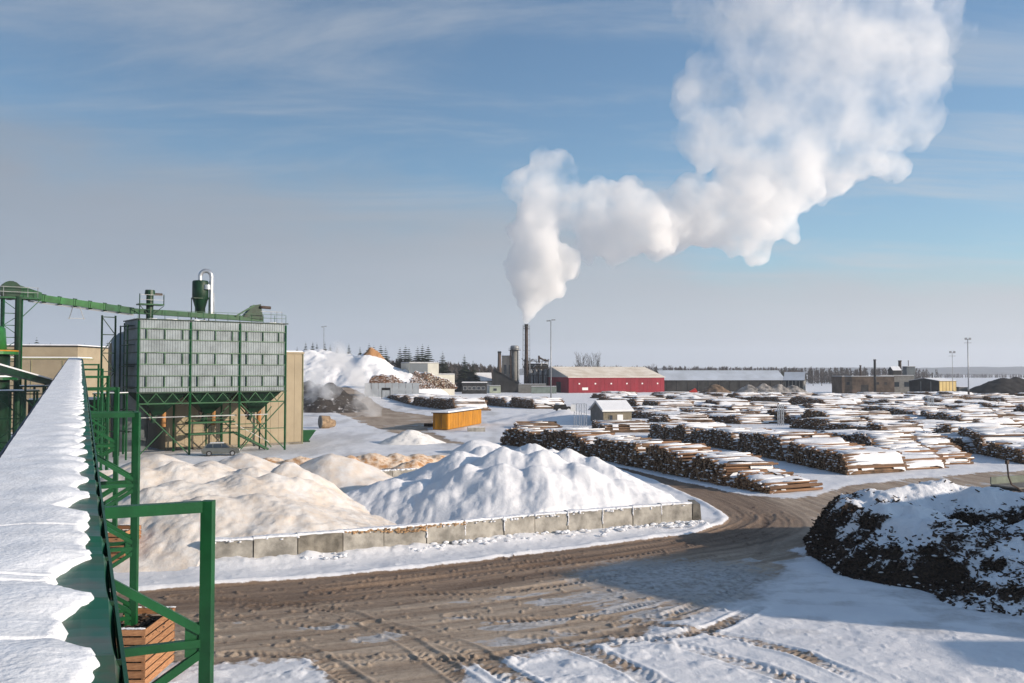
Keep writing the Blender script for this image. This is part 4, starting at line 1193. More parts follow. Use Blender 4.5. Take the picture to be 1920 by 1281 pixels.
def build_silo():
    root = thing('panel_silo', 'big silo clad in grey ribbed sheets, standing on green steel legs', 'silo', S0)
    rows = [(16.38, 15.38), (15.30, 14.08), (14.00, 12.52), (12.44, 11.12), (11.04, 9.73), (9.65, 8.36), (8.28, 7.75)]
    bays = [(0.16, 6.02), (6.22, 12.16), (12.36, 18.24)]
    nf = -SB
    # inner body so nothing shows through
    mb = MB()
    mb.box8([W(.1, .14, ZB), W(SW - .1, .14, ZB), W(SW - .1, SDP - .14, ZB), W(.1, SDP - .14, ZB), W(.1, .14, ZT - .03), W(SW - .1, .14, ZT - .03), W(SW - .1, SDP - .14, ZT - .03), W(.1, SDP - .14, ZT - .03)])
    put('body', mb, M['sheet'], root)
    for (s0, s1) in bays:
        for i, (z1, z0) in enumerate(rows):
            proud = 0.06 if i % 2 == 0 else 0.0
            mb = MB(); a, b = W(s0, 0.09 - proud, 0), W(s1, 0.09 - proud, 0)
            ribbed(mb, a, b, z0, z1, nf, 0.305, 0.045)
            put('wall_panel', mb, M['sheet'], root)
            if i % 2 == 1:
                for f in (0.14, 0.50, 0.86):
                    s = s0 + (s1 - s0) * f
                    mb = MB(); mb.beam(W(s, -0.01, z0 - .02), W(s, -0.01, z1 + .02), 0.22, 0.10); put('stud', mb, mat_rail(), root)
    for z in (15.34, 14.04, 12.48, 11.08, 9.69, 8.32):
        for (s0, s1) in bays:
            mb = MB(); mb.beam(W(s0 - .02, -0.03, z), W(s1 + .02, -0.03, z), 0.16, 0.10); put('rail', mb, mat_rail(), root)
    mb = MB(); mb.beam(W(-.1, -0.02, 7.68), W(SW + .1, -0.02, 7.68), 0.2, 0.16); put('bottom_beam', mb, M['green_dk'], root)
    for s in (0.06, 6.12, 12.26, 18.34):
        for d in (-0.02, SDP + 0.02):
            mb = MB(); mb.beam(W(s, d, 0), W(s, d, ZT - .15), 0.22, 0.22); put('column', mb, M['green'], root)
    for s in (12.26, 16.2, 9.2):
        mb = MB(); mb.beam(W(s, SDP / 2, 0), W(s, SDP / 2, ZB), 0.16, 0.16); put('column', mb, M['green'], root)
    # side sheets
    for s, nrm in ((0.04, -SU), (SW - 0.04, SU)):
        for (z1, z0) in rows:
            mb = MB(); ribbed(mb, W(s, .2, 0), W(s, SDP - .2, 0), z0, z1, nrm, 0.305, 0.045); put('side_panel', mb, M['sheet'], root)
        for z in (15.34, 14.04, 12.48, 11.08, 9.69, 8.32):
            mb = MB(); mb.beam(W(s, .1, z) + nrm * .1, W(s, SDP - .1, z) + nrm * .1, .12, .1); put('rail', mb, M['green_dk'], root)
    for s in (-0.9,):
        for d in (1.2, 4.6):
            mb = MB(); mb.beam(W(s, d, 0), W(s, d, 15.8), 0.14, 0.14); put('ladder_post', mb, M['green_dk'], root)
        for z in (3.0, 5.6, 8.2, 10.8, 13.4, 15.7):
            mb = MB(); mb.box(W(s + .35, 2.9, z), (3.6, 0.9, 0.06), u=SB); put('landing', mb, M['green_dk'], root)
    # roof: slab with a beige coping and snow
    mb = MB(); mb.box8([W(-.15, -.15, ZT), W(SW + .25, -.15, ZT), W(SW + .25, SDP + .15, ZT), W(-.15, SDP + .15, ZT), W(-.15, -.15, ZT + .12), W(SW + .25, -.15, ZT + .12), W(SW + .25, SDP + .15, ZT + .12), W(-.15, SDP + .15, ZT + .12)])
    roof = put('roof', mb, M['green_dk'], root)
    rnd = random.Random(3)
    mb = MB()
    for k in range(120):
        mb.blob(W(rnd.uniform(0, SW), rnd.uniform(0, SDP), ZT + .13), rnd.uniform(.3, .8), rnd.uniform(.3, .6), rnd.uniform(.04, .12), rnd)
    put('snow_cover', mb, M['snow'], roof, smooth=True, kind='stuff')
    for k in range(13):
        s = SW * k / 12
        mb = MB(); mb.beam(W(s, 0.1, ZT + .12), W(s, .1, ZT + 1.1), .05); put('rail_post', mb, M['green'], root)
    for z in (0.6, 1.08):
        mb = MB(); mb.beam(W(0, .1, ZT + .12 + z), W(SW, .1, ZT + .12 + z), .045); put('handrail', mb, M['green'], root)
    # hoppers with spouts
    for i, sc_ in enumerate((3.1, 9.2, 15.2)):
        h = 2.85
        mb = MB()
        mb.box8([W(sc_ - .55, 2.7, 4.9), W(sc_ + .55, 2.7, 4.9), W(sc_ + .55, 3.8, 4.9), W(sc_ - .55, 3.8, 4.9), W(sc_ - h, .3, ZB - .02), W(sc_ + h, .3, ZB - .02), W(sc_ + h, SDP - .3, ZB - .02), W(sc_ - h, SDP - .3, ZB - .02)])
        hop = put('hopper', mb, M['green_dk'], root)
        mb = MB(); mb.tube(W(sc_ - .2, 3.2, 4.88), W(sc_ - .5, 3.2, 3.9), .34, .28, 10); put('outlet', mb, M['green_dk'], hop)
        mb = MB(); mb.tube(W(sc_ + .75, 2.9, 5.2), W(sc_ + .75, 2.9, 3.4), .30, .30, 10); put('spout', mb, mat_sock(), hop)
        mb = MB(); mb.tube(W(sc_ - .95, 2.8, 5.3), W(sc_ - .95, 2.8, 4.3), .18, .18, 8); put('motor', mb, M['rust'], hop)
    # truss under the body and bracing of the legs
    for (s0, s1) in ((0.2, 6.0), (6.3, 12.1), (12.4, 18.2)):
        mb = MB(); mb.beam(W(s0, 0, 6.35), W(s1, 0, 6.35), .14, .16); put('truss_chord', mb, M['green'], root)
        k = 6
        for i in range(k):
            a, b = s0 + (s1 - s0) * i / k, s0 + (s1 - s0) * (i + 1) / k
            mb = MB(); mb.beam(W(a, -.01, 6.42 if i % 2 else 7.58), W(b, -.01, 7.58 if i % 2 else 6.42), .08, .09); put('truss_brace', mb, M['green'], root)
        mb = MB(); mb.beam(W(s0, 0.4, 4.7), W(s1 - (2 if s1 > 18 else 0), 0.4, 4.7), .10, .12); put('catwalk_rail', mb, M['steel'], root)
    for (s0, z0, s1, z1, d) in ((12.3, 6.3, 18.3, 0.2, 0.0), (12.3, .2, 18.3, 6.3, 0.02), (0.2, 6.2, 6.0, .2, 0.0), (0.2, .2, 3.0, 3.1, 0.02), (13.5, 5.6, 17.8, .2, 3.2), (13.5, .2, 17.8, 5.6, 3.22), (9.3, 6.0, 12.2, 3.0, 3.2), (9.3, 3.0, 12.2, 6.0, 3.23)):
        mb = MB(); mb.beam(W(s0, d, z0), W(s1, d, z1), .12, .12); put('cross_brace', mb, M['green'], root)
    for (d, z) in ((0.02, 2.9), (SDP, 3.2)):
        mb = MB(); mb.beam(W(12.3, d, z), W(18.3, d, z), .1, .1); put('tie_beam', mb, M['green'], root)
    # platforms and a stair going down to the right
    for z in (3.75, 2.35):
        mb = MB(); mb.box8([W(6.3, 1.1, z), W(12.2, 1.1, z), W(12.2, 2.4, z), W(6.3, 2.4, z), W(6.3, 1.1, z + .2), W(12.2, 1.1, z + .2), W(12.2, 2.4, z + .2), W(6.3, 2.4, z + .2)]); put('platform', mb, M['green'], root)
    for z in (4.3, 4.75):
        mb = MB(); mb.beam(W(6.3, 1.1, z), W(12.2, 1.1, z), .05); put('handrail', mb, M['green'], root)
    for d in (1.1, 2.2):
        mb = MB(); mb.beam(W(12.2, d, 2.5), W(16.6, d, 0.1), .08, .28); st = put('stair_stringer', mb, M['green_dk'] if d > 2 else M['green'], root)
    for k in range(10):
        f = (k + .5) / 10
        mb = MB(); mb.box(W(12.2 + 4.4 * f, 1.65, 2.5 - 2.4 * f), (.26, 1.0, .04), u=SU); put('stair_tread', mb, M['steel'], root)
    mb = MB(); mb.beam(W(12.2, 1.1, 3.5), W(16.6, 1.1, 1.1), .05); put('handrail', mb, M['silver'], root)
    return root
_mr = {}
def mat_rail():
    if 'r' not in _mr: _mr['r'] = mat('green_grey_rail', (0.085, 0.15, 0.095), 0.5, 0.25, 0.8, spec=0.4)
    return _mr['r']
def mat_sock():
    if 's' not in _mr: _mr['s'] = mat('orange_spout', (0.40, 0.19, 0.065), 0.7, 0.15, 1.5)
    return _mr['s']
build_silo()

def build_roof_machines():
    # conveyor that comes from the tower on the far left and runs along the silo roof
    root = thing('roof_conveyor', 'green enclosed conveyor from the lattice tower down to the silo roof', 'conveyor', W(0, 3, 17))
    a, b, c = W(-11.2, 3.0, 18.75), W(0.2, 3.0, 17.55), W(16.4, 3.0, 17.1)
    k = 7
    for i in range(k):
        p, q = a.lerp(b, i / k), a.lerp(b, (i + .97) / k)
        mb = MB(); mb.beam(p, q, .7, .75); put('casing', mb, M['green_lt'] if i < 5 else M['green'], root)
        mb = MB(); mb.beam(p - Vector((0, 0, .5)), p + Vector((0, 0, .5)), .85, .09); put('flange', mb, M['green_dk'], root)
    for i in range(5):
        p, q = b.lerp(c, i / 5), b.lerp(c, (i + .98) / 5)
        mb = MB(); mb.beam(p, q, .8, .62); put('casing', mb, M['green'], root)
    mb = MB(); mb.beam(a - Vector((0, 0, .55)), b - Vector((0, 0, .5)), .12, .14); put('runner', mb, M['steel'], root)
    # drive head at the right end
    h = MB()
    h.box8([W(13.6, 2.5, 17.35), W(16.3, 2.5, 17.0), W(16.3, 3.5, 17.0), W(13.6, 3.5, 17.35), W(14.9, 2.5, 18.9), W(15.9, 2.5, 19.1), W(15.9, 3.5, 19.1), W(14.9, 3.5, 18.9)])
    hd = put('drive_head', h, M['green_dk'], root)
    mb = MB(); mb.tube(W(15.8, 2.4, 18.7), W(17.2, 2.4, 18.65), .20, .20, 10); put('motor', mb, M['rust'], hd)
    mb = MB(); mb.beam(W(12.6, 2.4, 17.4), W(15.0, 2.4, 18.9), .08, .2); put('ladder', mb, M['green'], root)
    for s in (16.8, 17.6, 18.3):
        mb = MB(); mb.beam(W(s, 1.2, ZT + .12), W(s, 1.2, ZT + 1.7), .05); put('rail_post', mb, M['steel'], root)
    for z in (.8, 1.65):
        mb = MB(); mb.beam(W(15.4, 1.2, ZT + z), W(18.3, 1.2, ZT + z), .05); put('handrail', mb, M['steel'], root)
    # hanging service cradle
    mb = None
    for (s0, z0, s1, z1) in ((-6.6, 17.8, -7.0, 16.3), (-5.9, 17.8, -5.4, 16.3), (-7.1, 16.4, -5.3, 16.4)):
        mb = MB(); mb.beam(W(s0, 2.6, z0), W(s1, 2.6, z1), .07); put('cradle_bar', mb, M['steel'], root)
    # bucket elevator head on the silo's left end
    e = thing('elevator_head', 'green elevator head with railed platform on the left end of the silo roof', 'elevator', W(1.6, 2.5, ZT))
    mb = MB(); mb.tube(W(1.9, 2.4, ZT + .1), W(1.9, 2.4, 19.6), .42, .42, 12); put('casing', mb, M['green_dk'], e)
    mb = MB(); mb.tube(W(1.9, 2.4, 19.55), W(1.9, 2.4, 20.15), .62, .55, 12); put('cap', mb, M['green_dk'], e)
    mb = MB(); mb.box(W(1.9, 2.2, 18.35), (2.9, 1.6, .16), u=SU); put('platform', mb, M['green'], e)
    for s in (.5, 3.3):
        mb = MB(); mb.beam(W(s, 1.5, 16.6 if s < 1 else 18.35), W(s, 1.5, 19.6), .09); put('rail_post', mb, M['green_dk'], e)
        mb = MB(); mb.beam(W(s, 1.5, 18.2), W(1.9 + (s - 1.9) * .25, 1.9, 17.2), .07); put('bracket', mb, M['green_dk'], e)
    for z in (18.9, 19.5):
        mb = MB(); mb.beam(W(.5, 1.5, z), W(3.3, 1.5, z), .05); put('handrail', mb, M['steel'], e)
    mb = MB(); mb.tube(W(2.3, 2.2, 19.65), W(3.3, 2.2, 19.65), .16, .16, 8); put('motor', mb, M['rust'], e)
    # cyclone with its bright duct
    c = thing('cyclone', 'tall green cyclone with a bright metal duct arched over its top', 'cyclone', W(8.6, 3.5, ZT))
    cc = W(8.55, 4.2, 0)
    mb = MB(); mb.lathe(cc, [(.30, 17.0), (.36, 17.4), (.92, 19.4), (1.0, 19.5), (1.0, 21.7), (.9, 21.85)], 20); put('body', mb, M['green_dk'], c, smooth=True)
    mb = MB()
    x0, x1, zt = W(8.5, 4.2, 0), W(9.75, 3.6, 0), 22.6
    pts = [x0 + Vector((0, 0, 21.7)), x0 + Vector((0, 0, zt - .2))]
    for i in range(1, 16):
        t = math.pi * i / 16
        pts.append(x0.lerp(x1, (1 - math.cos(t)) / 2) + Vector((0, 0, zt - .2 + .75 * math.sin(t))))
    pts += [x1 + Vector((0, 0, zt - .2)), x1 + Vector((0, 0, 17.0))]
    mb.sweep(pts, .27, 14); put('duct', mb, M['silver'], c, smooth=True)
    mb = MB(); mb.lathe(W(9.1, 3.3, 0), [(.42, 20.7), (.42, 21.3)], 14); put('fan_housing', mb, M['silver'], c)
    mb = MB(); mb.tube(W(10.1, 3.6, 17.0), W(10.1, 3.6, 20.3), .10, .10, 8); put('pipe', mb, M['silver'], c)
    for s in (7.7, 9.4):
        for d in (3.4, 5.0):
            mb = MB(); mb.beam(W(s, d, ZT + .1), W(s, d, 19.7), .09); put('leg', mb, M['green_dk'], c)
    mb = MB(); mb.box(W(8.0, 3.3, 19.55), (1.2, .25, .12), u=SU); put('bracket', mb, M['green_dk'], c)
    # lattice tower far left with the conveyor's tail drum
    t = thing('lattice_tower', 'green lattice tower with a round drum housing on top, far left', 'tower', W(-12.6, 3, 0))
    for s in (-13.7, -11.9):
        for d in (2.2, 3.9):
            mb = MB(); mb.beam(W(s, d, 0), W(s, d, 18.4), .16); put('leg', mb, M['green'], t)
    z = 0.5
    i = 0
    while z < 17.5:
        mb = MB(); mb.beam(W(-13.7, 2.2, z), W(-11.9, 2.2, z), .08); put('strut', mb, M['green'], t)
        mb = MB(); mb.beam(W(-13.7 if i % 2 else -11.9, 2.18, z), W(-11.9 if i % 2 else -13.7, 2.18, z + 1.35), .07); put('brace', mb, M['green'], t)
        mb = MB(); mb.beam(W(-11.9, 2.2 if i % 2 else 3.9, z), W(-11.9, 3.9 if i % 2 else 2.2, z + 1.35), .07); put('brace', mb, M['green'], t)
        z += 1.35; i += 1
    mb = MB(); mb.tube(W(-12.3, 2.0, 0.2), W(-12.3, 2.0, 18.6), .34, .34, 8); put('elevator_casing', mb, M['green_dk'], t)
    mb = MB(); mb.box(W(-12.9, 3.0, 18.45), (5.4, 2.4, .18), u=SU); pl = put('platform', mb, M['green'], t)
    mb = MB(); mb.tube(W(-13.0, 2.3, 19.3), W(-13.0, 3.7, 19.3), 1.05, 1.05, 18); put('drum_housing', mb, M['green_dk'], t)
    mb = MB(); mb.box8([W(-13.0, 2.4, 18.55), W(-9.9, 2.4, 18.4), W(-9.9, 3.6, 18.4), W(-13.0, 3.6, 18.55), W(-12.4, 2.4, 20.0), W(-9.9, 2.4, 19.2), W(-9.9, 3.6, 19.2), W(-12.4, 3.6, 20.0)]); put('chute', mb, M['green'], t)
    for s in (-15.4, -14.6, -13.8, -11.4, -10.4):
        mb = MB(); mb.beam(W(s, 1.85, 18.5), W(s, 1.85, 19.7), .05); put('rail_post', mb, M['steel'], t)
    for zz in (19.1, 19.65):
        mb = MB(); mb.beam(W(-15.5, 1.85, zz), W(-10.3, 1.85, zz), .05); put('handrail', mb, M['steel'], t)
    mb = MB(); mb.beam(W(-11.8, 2.2, 16.4), W(-10.1, 2.2, 18.3), .09); put('brace', mb, M['green'], t)
    # trestle that carries the conveyor between tower and silo
    p = thing('conveyor_pylon', 'slim green pylon carrying the roof conveyor beside the silo', 'pylon', W(-2.6, 3, 0))
    for s in (-3.35, -1.85):
        mb = MB(); mb.beam(W(s, 3, 0), W(s, 3, 16.9), .17); put('leg', mb, M['green_dk'], p)
    for i, (z0, z1) in enumerate(((16.7, 14.6), (14.6, 12.4), (12.4, 10.2), (10.2, 8.0), (8.0, 5.5), (5.5, 3.0))):
        mb = MB(); mb.beam(W(-3.35, 3, z0), W(-1.85, 3, z0), .11); put('strut', mb, M['green_dk'], p)
        mb = MB(); mb.beam(W(-3.35 if i % 2 == 0 else -1.85, 3.02, z0), W(-1.85 if i % 2 == 0 else -3.35, 3.02, z1), .09); put('brace', mb, M['green_dk'], p)
build_roof_machines()

def box_building(name, label, cat, s0, s1, d0, d1, h, wallm, frame, trim=None, group=None):
    """plain clad block in a local frame: frame(s, d, z) -> world"""
    root = thing(name, label, cat, frame(s0, d0, 0), group)
    mb = MB(); mb.box8([frame(s0, d0, -.3), frame(s1, d0, -.3), frame(s1, d1, -.3), frame(s0, d1, -.3), frame(s0, d0, h), frame(s1, d0, h), frame(s1, d1, h), frame(s0, d1, h)])
    put('wall', mb, wallm, root)
    e = .12
    mb = MB(); mb.box8([frame(s0 - e, d0 - e, h + .003), frame(s1 + e, d0 - e, h + .003), frame(s1 + e, d1 + e, h + .003), frame(s0 - e, d1 + e, h + .003), frame(s0 - e, d0 - e, h + .25), frame(s1 + e, d0 - e, h + .25), frame(s1 + e, d1 + e, h + .25), frame(s0 - e, d1 + e, h + .25)])
    rf = put('roof', mb, trim or wallm, root)
    mb = MB(); mb.box8([frame(s0, d0, h + .253), frame(s1, d0, h + .253), frame(s1, d1, h + .253), frame(s0, d1, h + .253), frame(s0 + .1, d0 + .1, h + .42), frame(s1 - .1, d0 + .1, h + .42), frame(s1 - .1, d1 - .1, h + .42), frame(s0 + .1, d1 - .1, h + .42)])
    put('snow_cover', mb, M['snow'], rf)
    return root
def build_beige():
    r_ = box_building('beige_hall', 'tall plain beige hall right behind the panelled silo', 'building', 5.6, 24.4, 8.2, 17.0, 12.75, M['beige'], W)
    # sandwich panels with shallow joints
    for i in range(16):
        s = 5.7 + i * 1.16
        mb = MB(); mb.box8([W(s, 8.14, .35), W(s + 1.13, 8.14, .35), W(s + 1.13, 8.2, .35), W(s, 8.2, .35), W(s, 8.14, 12.6), W(s + 1.13, 8.14, 12.6), W(s + 1.13, 8.2, 12.6), W(s, 8.2, 12.6)]); put('panel', mb, M['beige'], r_)
    for s in (24.33,):
        mb = MB(); mb.beam(W(s, 8.1, 0), W(s, 8.1, 12.7), .16, .12); put('corner_trim', mb, M['beige_trim'], r_)
    mb = MB(); mb.beam(W(5.6, 8.12, .16), W(24.3, 8.12, .16), .1, .32); put('plinth', mb, M['concrete_dk'], r_)
    for k in range(5):
        mb = MB(); mb.beam(W(6.3, 8.08, 4.2 - k * .55), W(11.8, 8.08, 4.2 - k * .55), .03, .06); put('pipe', mb, M['beige_trim'], r_)
    # low beige buildings on the far left, behind the gallery
    def F1(s, d, z): return Vector((-92 + s * .985, 150 + s * .17 + d, z))
    a = box_building('flat_roofed_building', 'beige flat roofed building behind the far end of the gallery', 'building', -8, 14.6, 6, 18, 14.7, M['beige'], F1, M['dark'])
    b = box_building('lower_building', 'lower beige building with snow on its ledge, in front of the flat roofed one', 'building', -8, 17.4, 0, 5.4, 12.4, M['beige'], F1, M['beige_trim'])
    for i in range(3):
        mb = MB(); mb.beam(F1(5 + i * 5, -.04, 0.2), F1(5 + i * 5, -.04, 12.2), .1, .06); put('joint_cover', mb, M['beige_trim'], b)
    # grey round silo peeping out left of the panelled one
    g = thing('round_silo', 'pale grey round silo half hidden behind the panelled silo', 'silo', W(1.9, 11, 0))
    mb = MB(); mb.lathe(W(1.9, 11.5, 0), [(2.3, 0), (2.3, 14.2), (1.4, 15.2), (.3, 15.6)], 28); put('shell', mb, M['sheet'], g, smooth=True)
    mb = MB(); mb.tube(W(-.9, 9.6, 0), W(-.9, 9.6, 13.8), .16, .16, 8); put('pipe', mb, M['beige'], g)
build_beige()

def build_far_left():
    # green tank at the left edge
    t = thing('green_tank', 'round green tank with railed decks at the left edge', 'tank', (-55.6, 94, 0))
    mb = MB(); mb.lathe((-55.8, 94, 0), [(2.3, 0.0), (2.3, 11.9), (2.0, 12.1)], 24); put('shell', mb, M['green_dk'], t, smooth=True)
    mb = MB(); mb.lathe((-55.8, 94, 0), [(2.0, 12.12), (1.8, 14.8), (1.5, 15.0)], 24); put('upper_shell', mb, M['green_lt'], t, smooth=True)
    for z in (12.0, 9.3):
        mb = MB(); mb.lathe((-55.6, 94, 0), [(2.9, z), (2.9, z + .3)], 24); put('deck', mb, M['green_lt'] if z > 10 else M['green'], t)
    mb = MB(); mb.lathe((-55.6, 94, 0), [(2.92, 12.31), (2.92, 12.44)], 24); put('rim', mb, M['yellow'], t)
    mb = MB(); mb.lathe((-55.6, 94, 0), [(2.92, 9.61), (2.92, 9.76)], 24); put('rim', mb, M['snow'], t)
    # snow covered sloping pipe conveyor
    c = thing('sloping_conveyor', 'thin snow topped conveyor sloping down towards the gallery, far left', 'conveyor', (-40, 75, 0))
    a, b = AT(-60, 678, 56), AT(92, 717, 92)
    mb = MB(); mb.beam(a, b, .55, .5); put('casing', mb, M['green_dk'], c)
    mb = MB(); mb.beam(a + Vector((0, 0, .31)), b + Vector((0, 0, .31)), .62, .12); put('snow_cover', mb, M['snow'], c)
    for f in (.25, .6, .93):
        p = a.lerp(b, f)
        mb = MB(); mb.beam(Vector((p.x, p.y, 0)), p - Vector((0, 0, .2)), .14); put('leg', mb, M['green_dk'], c)
    # steel frames below it
    for k, (px, Y, wd, ht, lab) in enumerate(((20, 84, 2.6, 8.2, 'dark green steel frame under the sloping conveyor, at the left edge'), (62, 88, 2.2, 8.6, 'dark green steel frame between the sloping conveyor and the gallery'), (222, 122, 3.6, 7.2, 'green steel frame left of the silo legs'), (200, 100, 2.6, 7.6, 'green steel frame between gallery and silo'))):
        x = X_AT(px, Y)
        f = thing('steel_frame', lab, 'steel frame', (x, Y, 0), 'green steel frames around the gallery')
        for sx in (-1, 1):
            for sy in (0, 2.4):
                mb = MB(); mb.beam((x + sx * wd / 2, Y + sy, 0), (x + sx * wd / 2, Y + sy, ht), .16); put('post', mb, M['green_dk'] if k != 3 else M['green'], f)
        z = 1.2; i = 0
        while z < ht:
            mb = MB(); mb.beam((x - wd / 2, Y - .01, z), (x + wd / 2, Y - .01, z), .11); put('beam', mb, M['green_dk'] if k != 3 else M['green'], f)
            if z + 2.3 < ht + .6:
                sg = 1 if i % 2 else -1
                mb = MB(); mb.beam((x - sg * wd / 2, Y - .03, z), (x + sg * wd / 2, Y - .03, min(ht, z + 2.2)), .09); put('brace', mb, M['green_dk'], f)
            z += 2.25; i += 1
        mb = MB(); mb.box((x, Y + 1.2, ht + .08), (wd + .3, 2.8, .14)); put('deck', mb, M['green_dk'], f)
        mb = MB(); mb.box((x, Y + 1.2, ht + .19), (wd + .2, 2.7, .08)); put('snow_cover', mb, M['snow'], f)
    # dark shed under the gallery's far end
    def F2(s, d, z): return Vector((-61 + s, 112 + d, z))
    box_building('machine_shed', 'dark machine shed under the far end of the gallery', 'shed', 0, 8.5, 0, 7, 6.4, M['darkwall'], F2, M['green_dk'])
    def F3(s, d, z): return Vector((-49.5 + s, 136 + d, z))
    box_building('low_shed', 'low dark shed with a snowy roof seen left of the silo', 'shed', -9, 5.0, 0, 8, 7.2, M['darkwall'], F3, M['darkwall'])
build_far_left()

# ------------------------------------------------------------------ parked car and skip near the silo
def build_car():
    c = Vector((X_AT(417, 108.5), 108.5, 0))
    root = thing('parked_car', 'dark silver estate car parked under the panelled silo', 'car', c)
    u = Vector((.97, .24, 0)).normalized(); n = Vector((-u.y, u.x, 0))
    # outline of the side, lofted across five sections that tuck in towards the roof
    low = [(-2.15, .45), (-2.2, .75), (-2.1, .98), (-1.95, 1.02)]
    side = [(-2.18, .34), (-2.22, .72), (-2.12, .95), (-1.98, 1.0), (-1.70, 1.44), (-1.2, 1.53), (.10, 1.53), (.55, 1.42), (1.15, 1.0), (1.85, .90), (2.12, .76), (2.18, .40), (2.0, .26), (-2.0, .26)]
    def P(x, y, z): return c + u * x + n * y + Vector((0, 0, z))
    def width(z): return .86 if z < .95 else .86 - (z - .95) * .34
    mb = MB()
    L_ = [P(x, -width(z), z) for x, z in side]; Rr = [P(x, width(z), z) for x, z in side]
    k = len(side)
    mb.quad(L_); mb.quad(Rr[::-1])
    for i in range(k):
        j = (i + 1) % k
        mb.quad([L_[j], L_[i], Rr[i], Rr[j]])
    paint = mat('dark_silver_paint', (0.16, 0.165, 0.15), 0.3, 0.05, 1, metal=.4, spec=.5)
    put('body', mb, paint, root)
    for sy in (-1, 1):
        for (xa, xb, xc, xd) in ((-1.78, -.95, -1.0, -1.58), (-.85, .05, -.0, -.85), (.15, 1.0, .48, .12)):
            y = sy * (width(1.0) + .004); y2 = sy * (width(1.43) + .004)
            mb = MB(); mb.quad([P(xa, y, 1.0), P(xb, y, 1.0), P(xc, y2, 1.42), P(xd, y2, 1.42)]); put('window', mb, M['glass'], root)
        for x in (-1.35, 1.35):
            w = MB(); w.tube(P(x, sy * .70, .32), P(x, sy * .885, .32), .33, .33, 16); wh = put('wheel', w, M['rubber'], root)
            w = MB(); w.tube(P(x, sy * .87, .32), P(x, sy * .892, .32), .20, .20, 12); put('rim', w, M['steel'], wh)
        mb = MB(); mb.box(P(2.14, sy * .6, .68), (.08, .32, .14), u=u); put('headlight', mb, M['white'], root)
        mb = MB(); mb.box(P(-2.17, sy * .66, .80), (.08, .24, .2), u=u); put('tail_light', mb, M['red'], root)
    mb = MB(); mb.quad([P(.58, -.70, 1.41), P(1.13, -.82, 1.03), P(1.13, .82, 1.03), P(.58, .70, 1.41)]); 
    for i in range(4): mb.v[i] += Vector((0, 0, .012)) + u * .012
    put('windscreen', mb, M['glass'], root)
    mb = MB(); mb.box(P(-.5, 0, 1.55), (1.6, 1.2, .05), u=u); put('snow_cover', mb, M['snow'], root)
build_car()
def build_skip():
    c = G(566, 829); u = Vector((.9, .44, 0)).normalized(); n = Vector((-u.y, u.x, 0))
    c = c + u * .6
    root = thing('tipping_skip', 'small green tipping skip by the corner of the beige hall', 'skip', c)
    def P(x, y, z): return c + u * x + n * y + Vector((0, 0, z))
    mb = MB(); mb.box8([P(-.7, -.6, .25), P(.25, -.6, .25), P(.25, .6, .25), P(-.7, .6, .25), P(-.8, -.7, 1.65), P(1.25, -.7, 1.65), P(1.25, .7, 1.65), P(-.8, .7, 1.65)]); put('bin', mb, M['green'], root)
    mb = MB(); mb.box(P(.22, 0, 1.68), (2.15, 1.48, .07), u=u); put('rim', mb, M['green_lt'], root)
    for s in (-.5, .5):
        mb = MB(); mb.box(P(-.2, s, .12), (1.3, .12, .24), u=u); put('runner', mb, M['green_dk'], root)
build_skip()
# ------------------------------------------------------------------ log piles
def log_mesh(L_, r0, r1, bend, seed):
    """one log along +Y from the origin: bark sides, pale sawn ends"""
    rnd = random.Random(seed); mb = MB(); n = 8
    rings = []
    for k, f in enumerate((0, .5, 1.0)):
        r = r0 + (r1 - r0) * f
        b0 = len(mb.v); rings.append(b0)
        off = bend * math.sin(math.pi * f)
        for i in range(n):
            t = 2 * math.pi * i / n
            rr = r * (1 + rnd.uniform(-.06, .06))
            mb.v.append(Vector((rr * math.cos(t) + off, L_ * f, rr * math.sin(t))))
    for a, b in zip(rings[:-1], rings[1:]):
        for i in range(n):
            j = (i + 1) % n
            mb.f.append((a + j, a + i, b + i, b + j)); mb.m.append(0)
    mb.f.append(tuple(rings[0] + i for i in range(n))); mb.m.append(1)
    mb.f.append(tuple(rings[-1] + n - 1 - i for i in range(n))); mb.m.append(1)
    return mb.mesh('log', [M['bark'], M['logend']], True)
LOGS = [log_mesh(1.0, .15, .125, .01 * k, 40 + k) for k in range(4)]
for me in LOGS:
    me.polygons.foreach_set('use_smooth', [p.material_index == 0 for p in me.polygons])
M['bark_far'] = mat('weathered_bark', (0.27, 0.17, 0.105), 0.9, 0.3, 0.9, col2=(0.105, 0.072, 0.05))
M['logend_far'] = mat('dirty_log_ends', (0.31, 0.205, 0.125), 0.9, 0.3, 2.4, col2=(0.085, 0.057, 0.037), lo=0.38, hi=0.62)
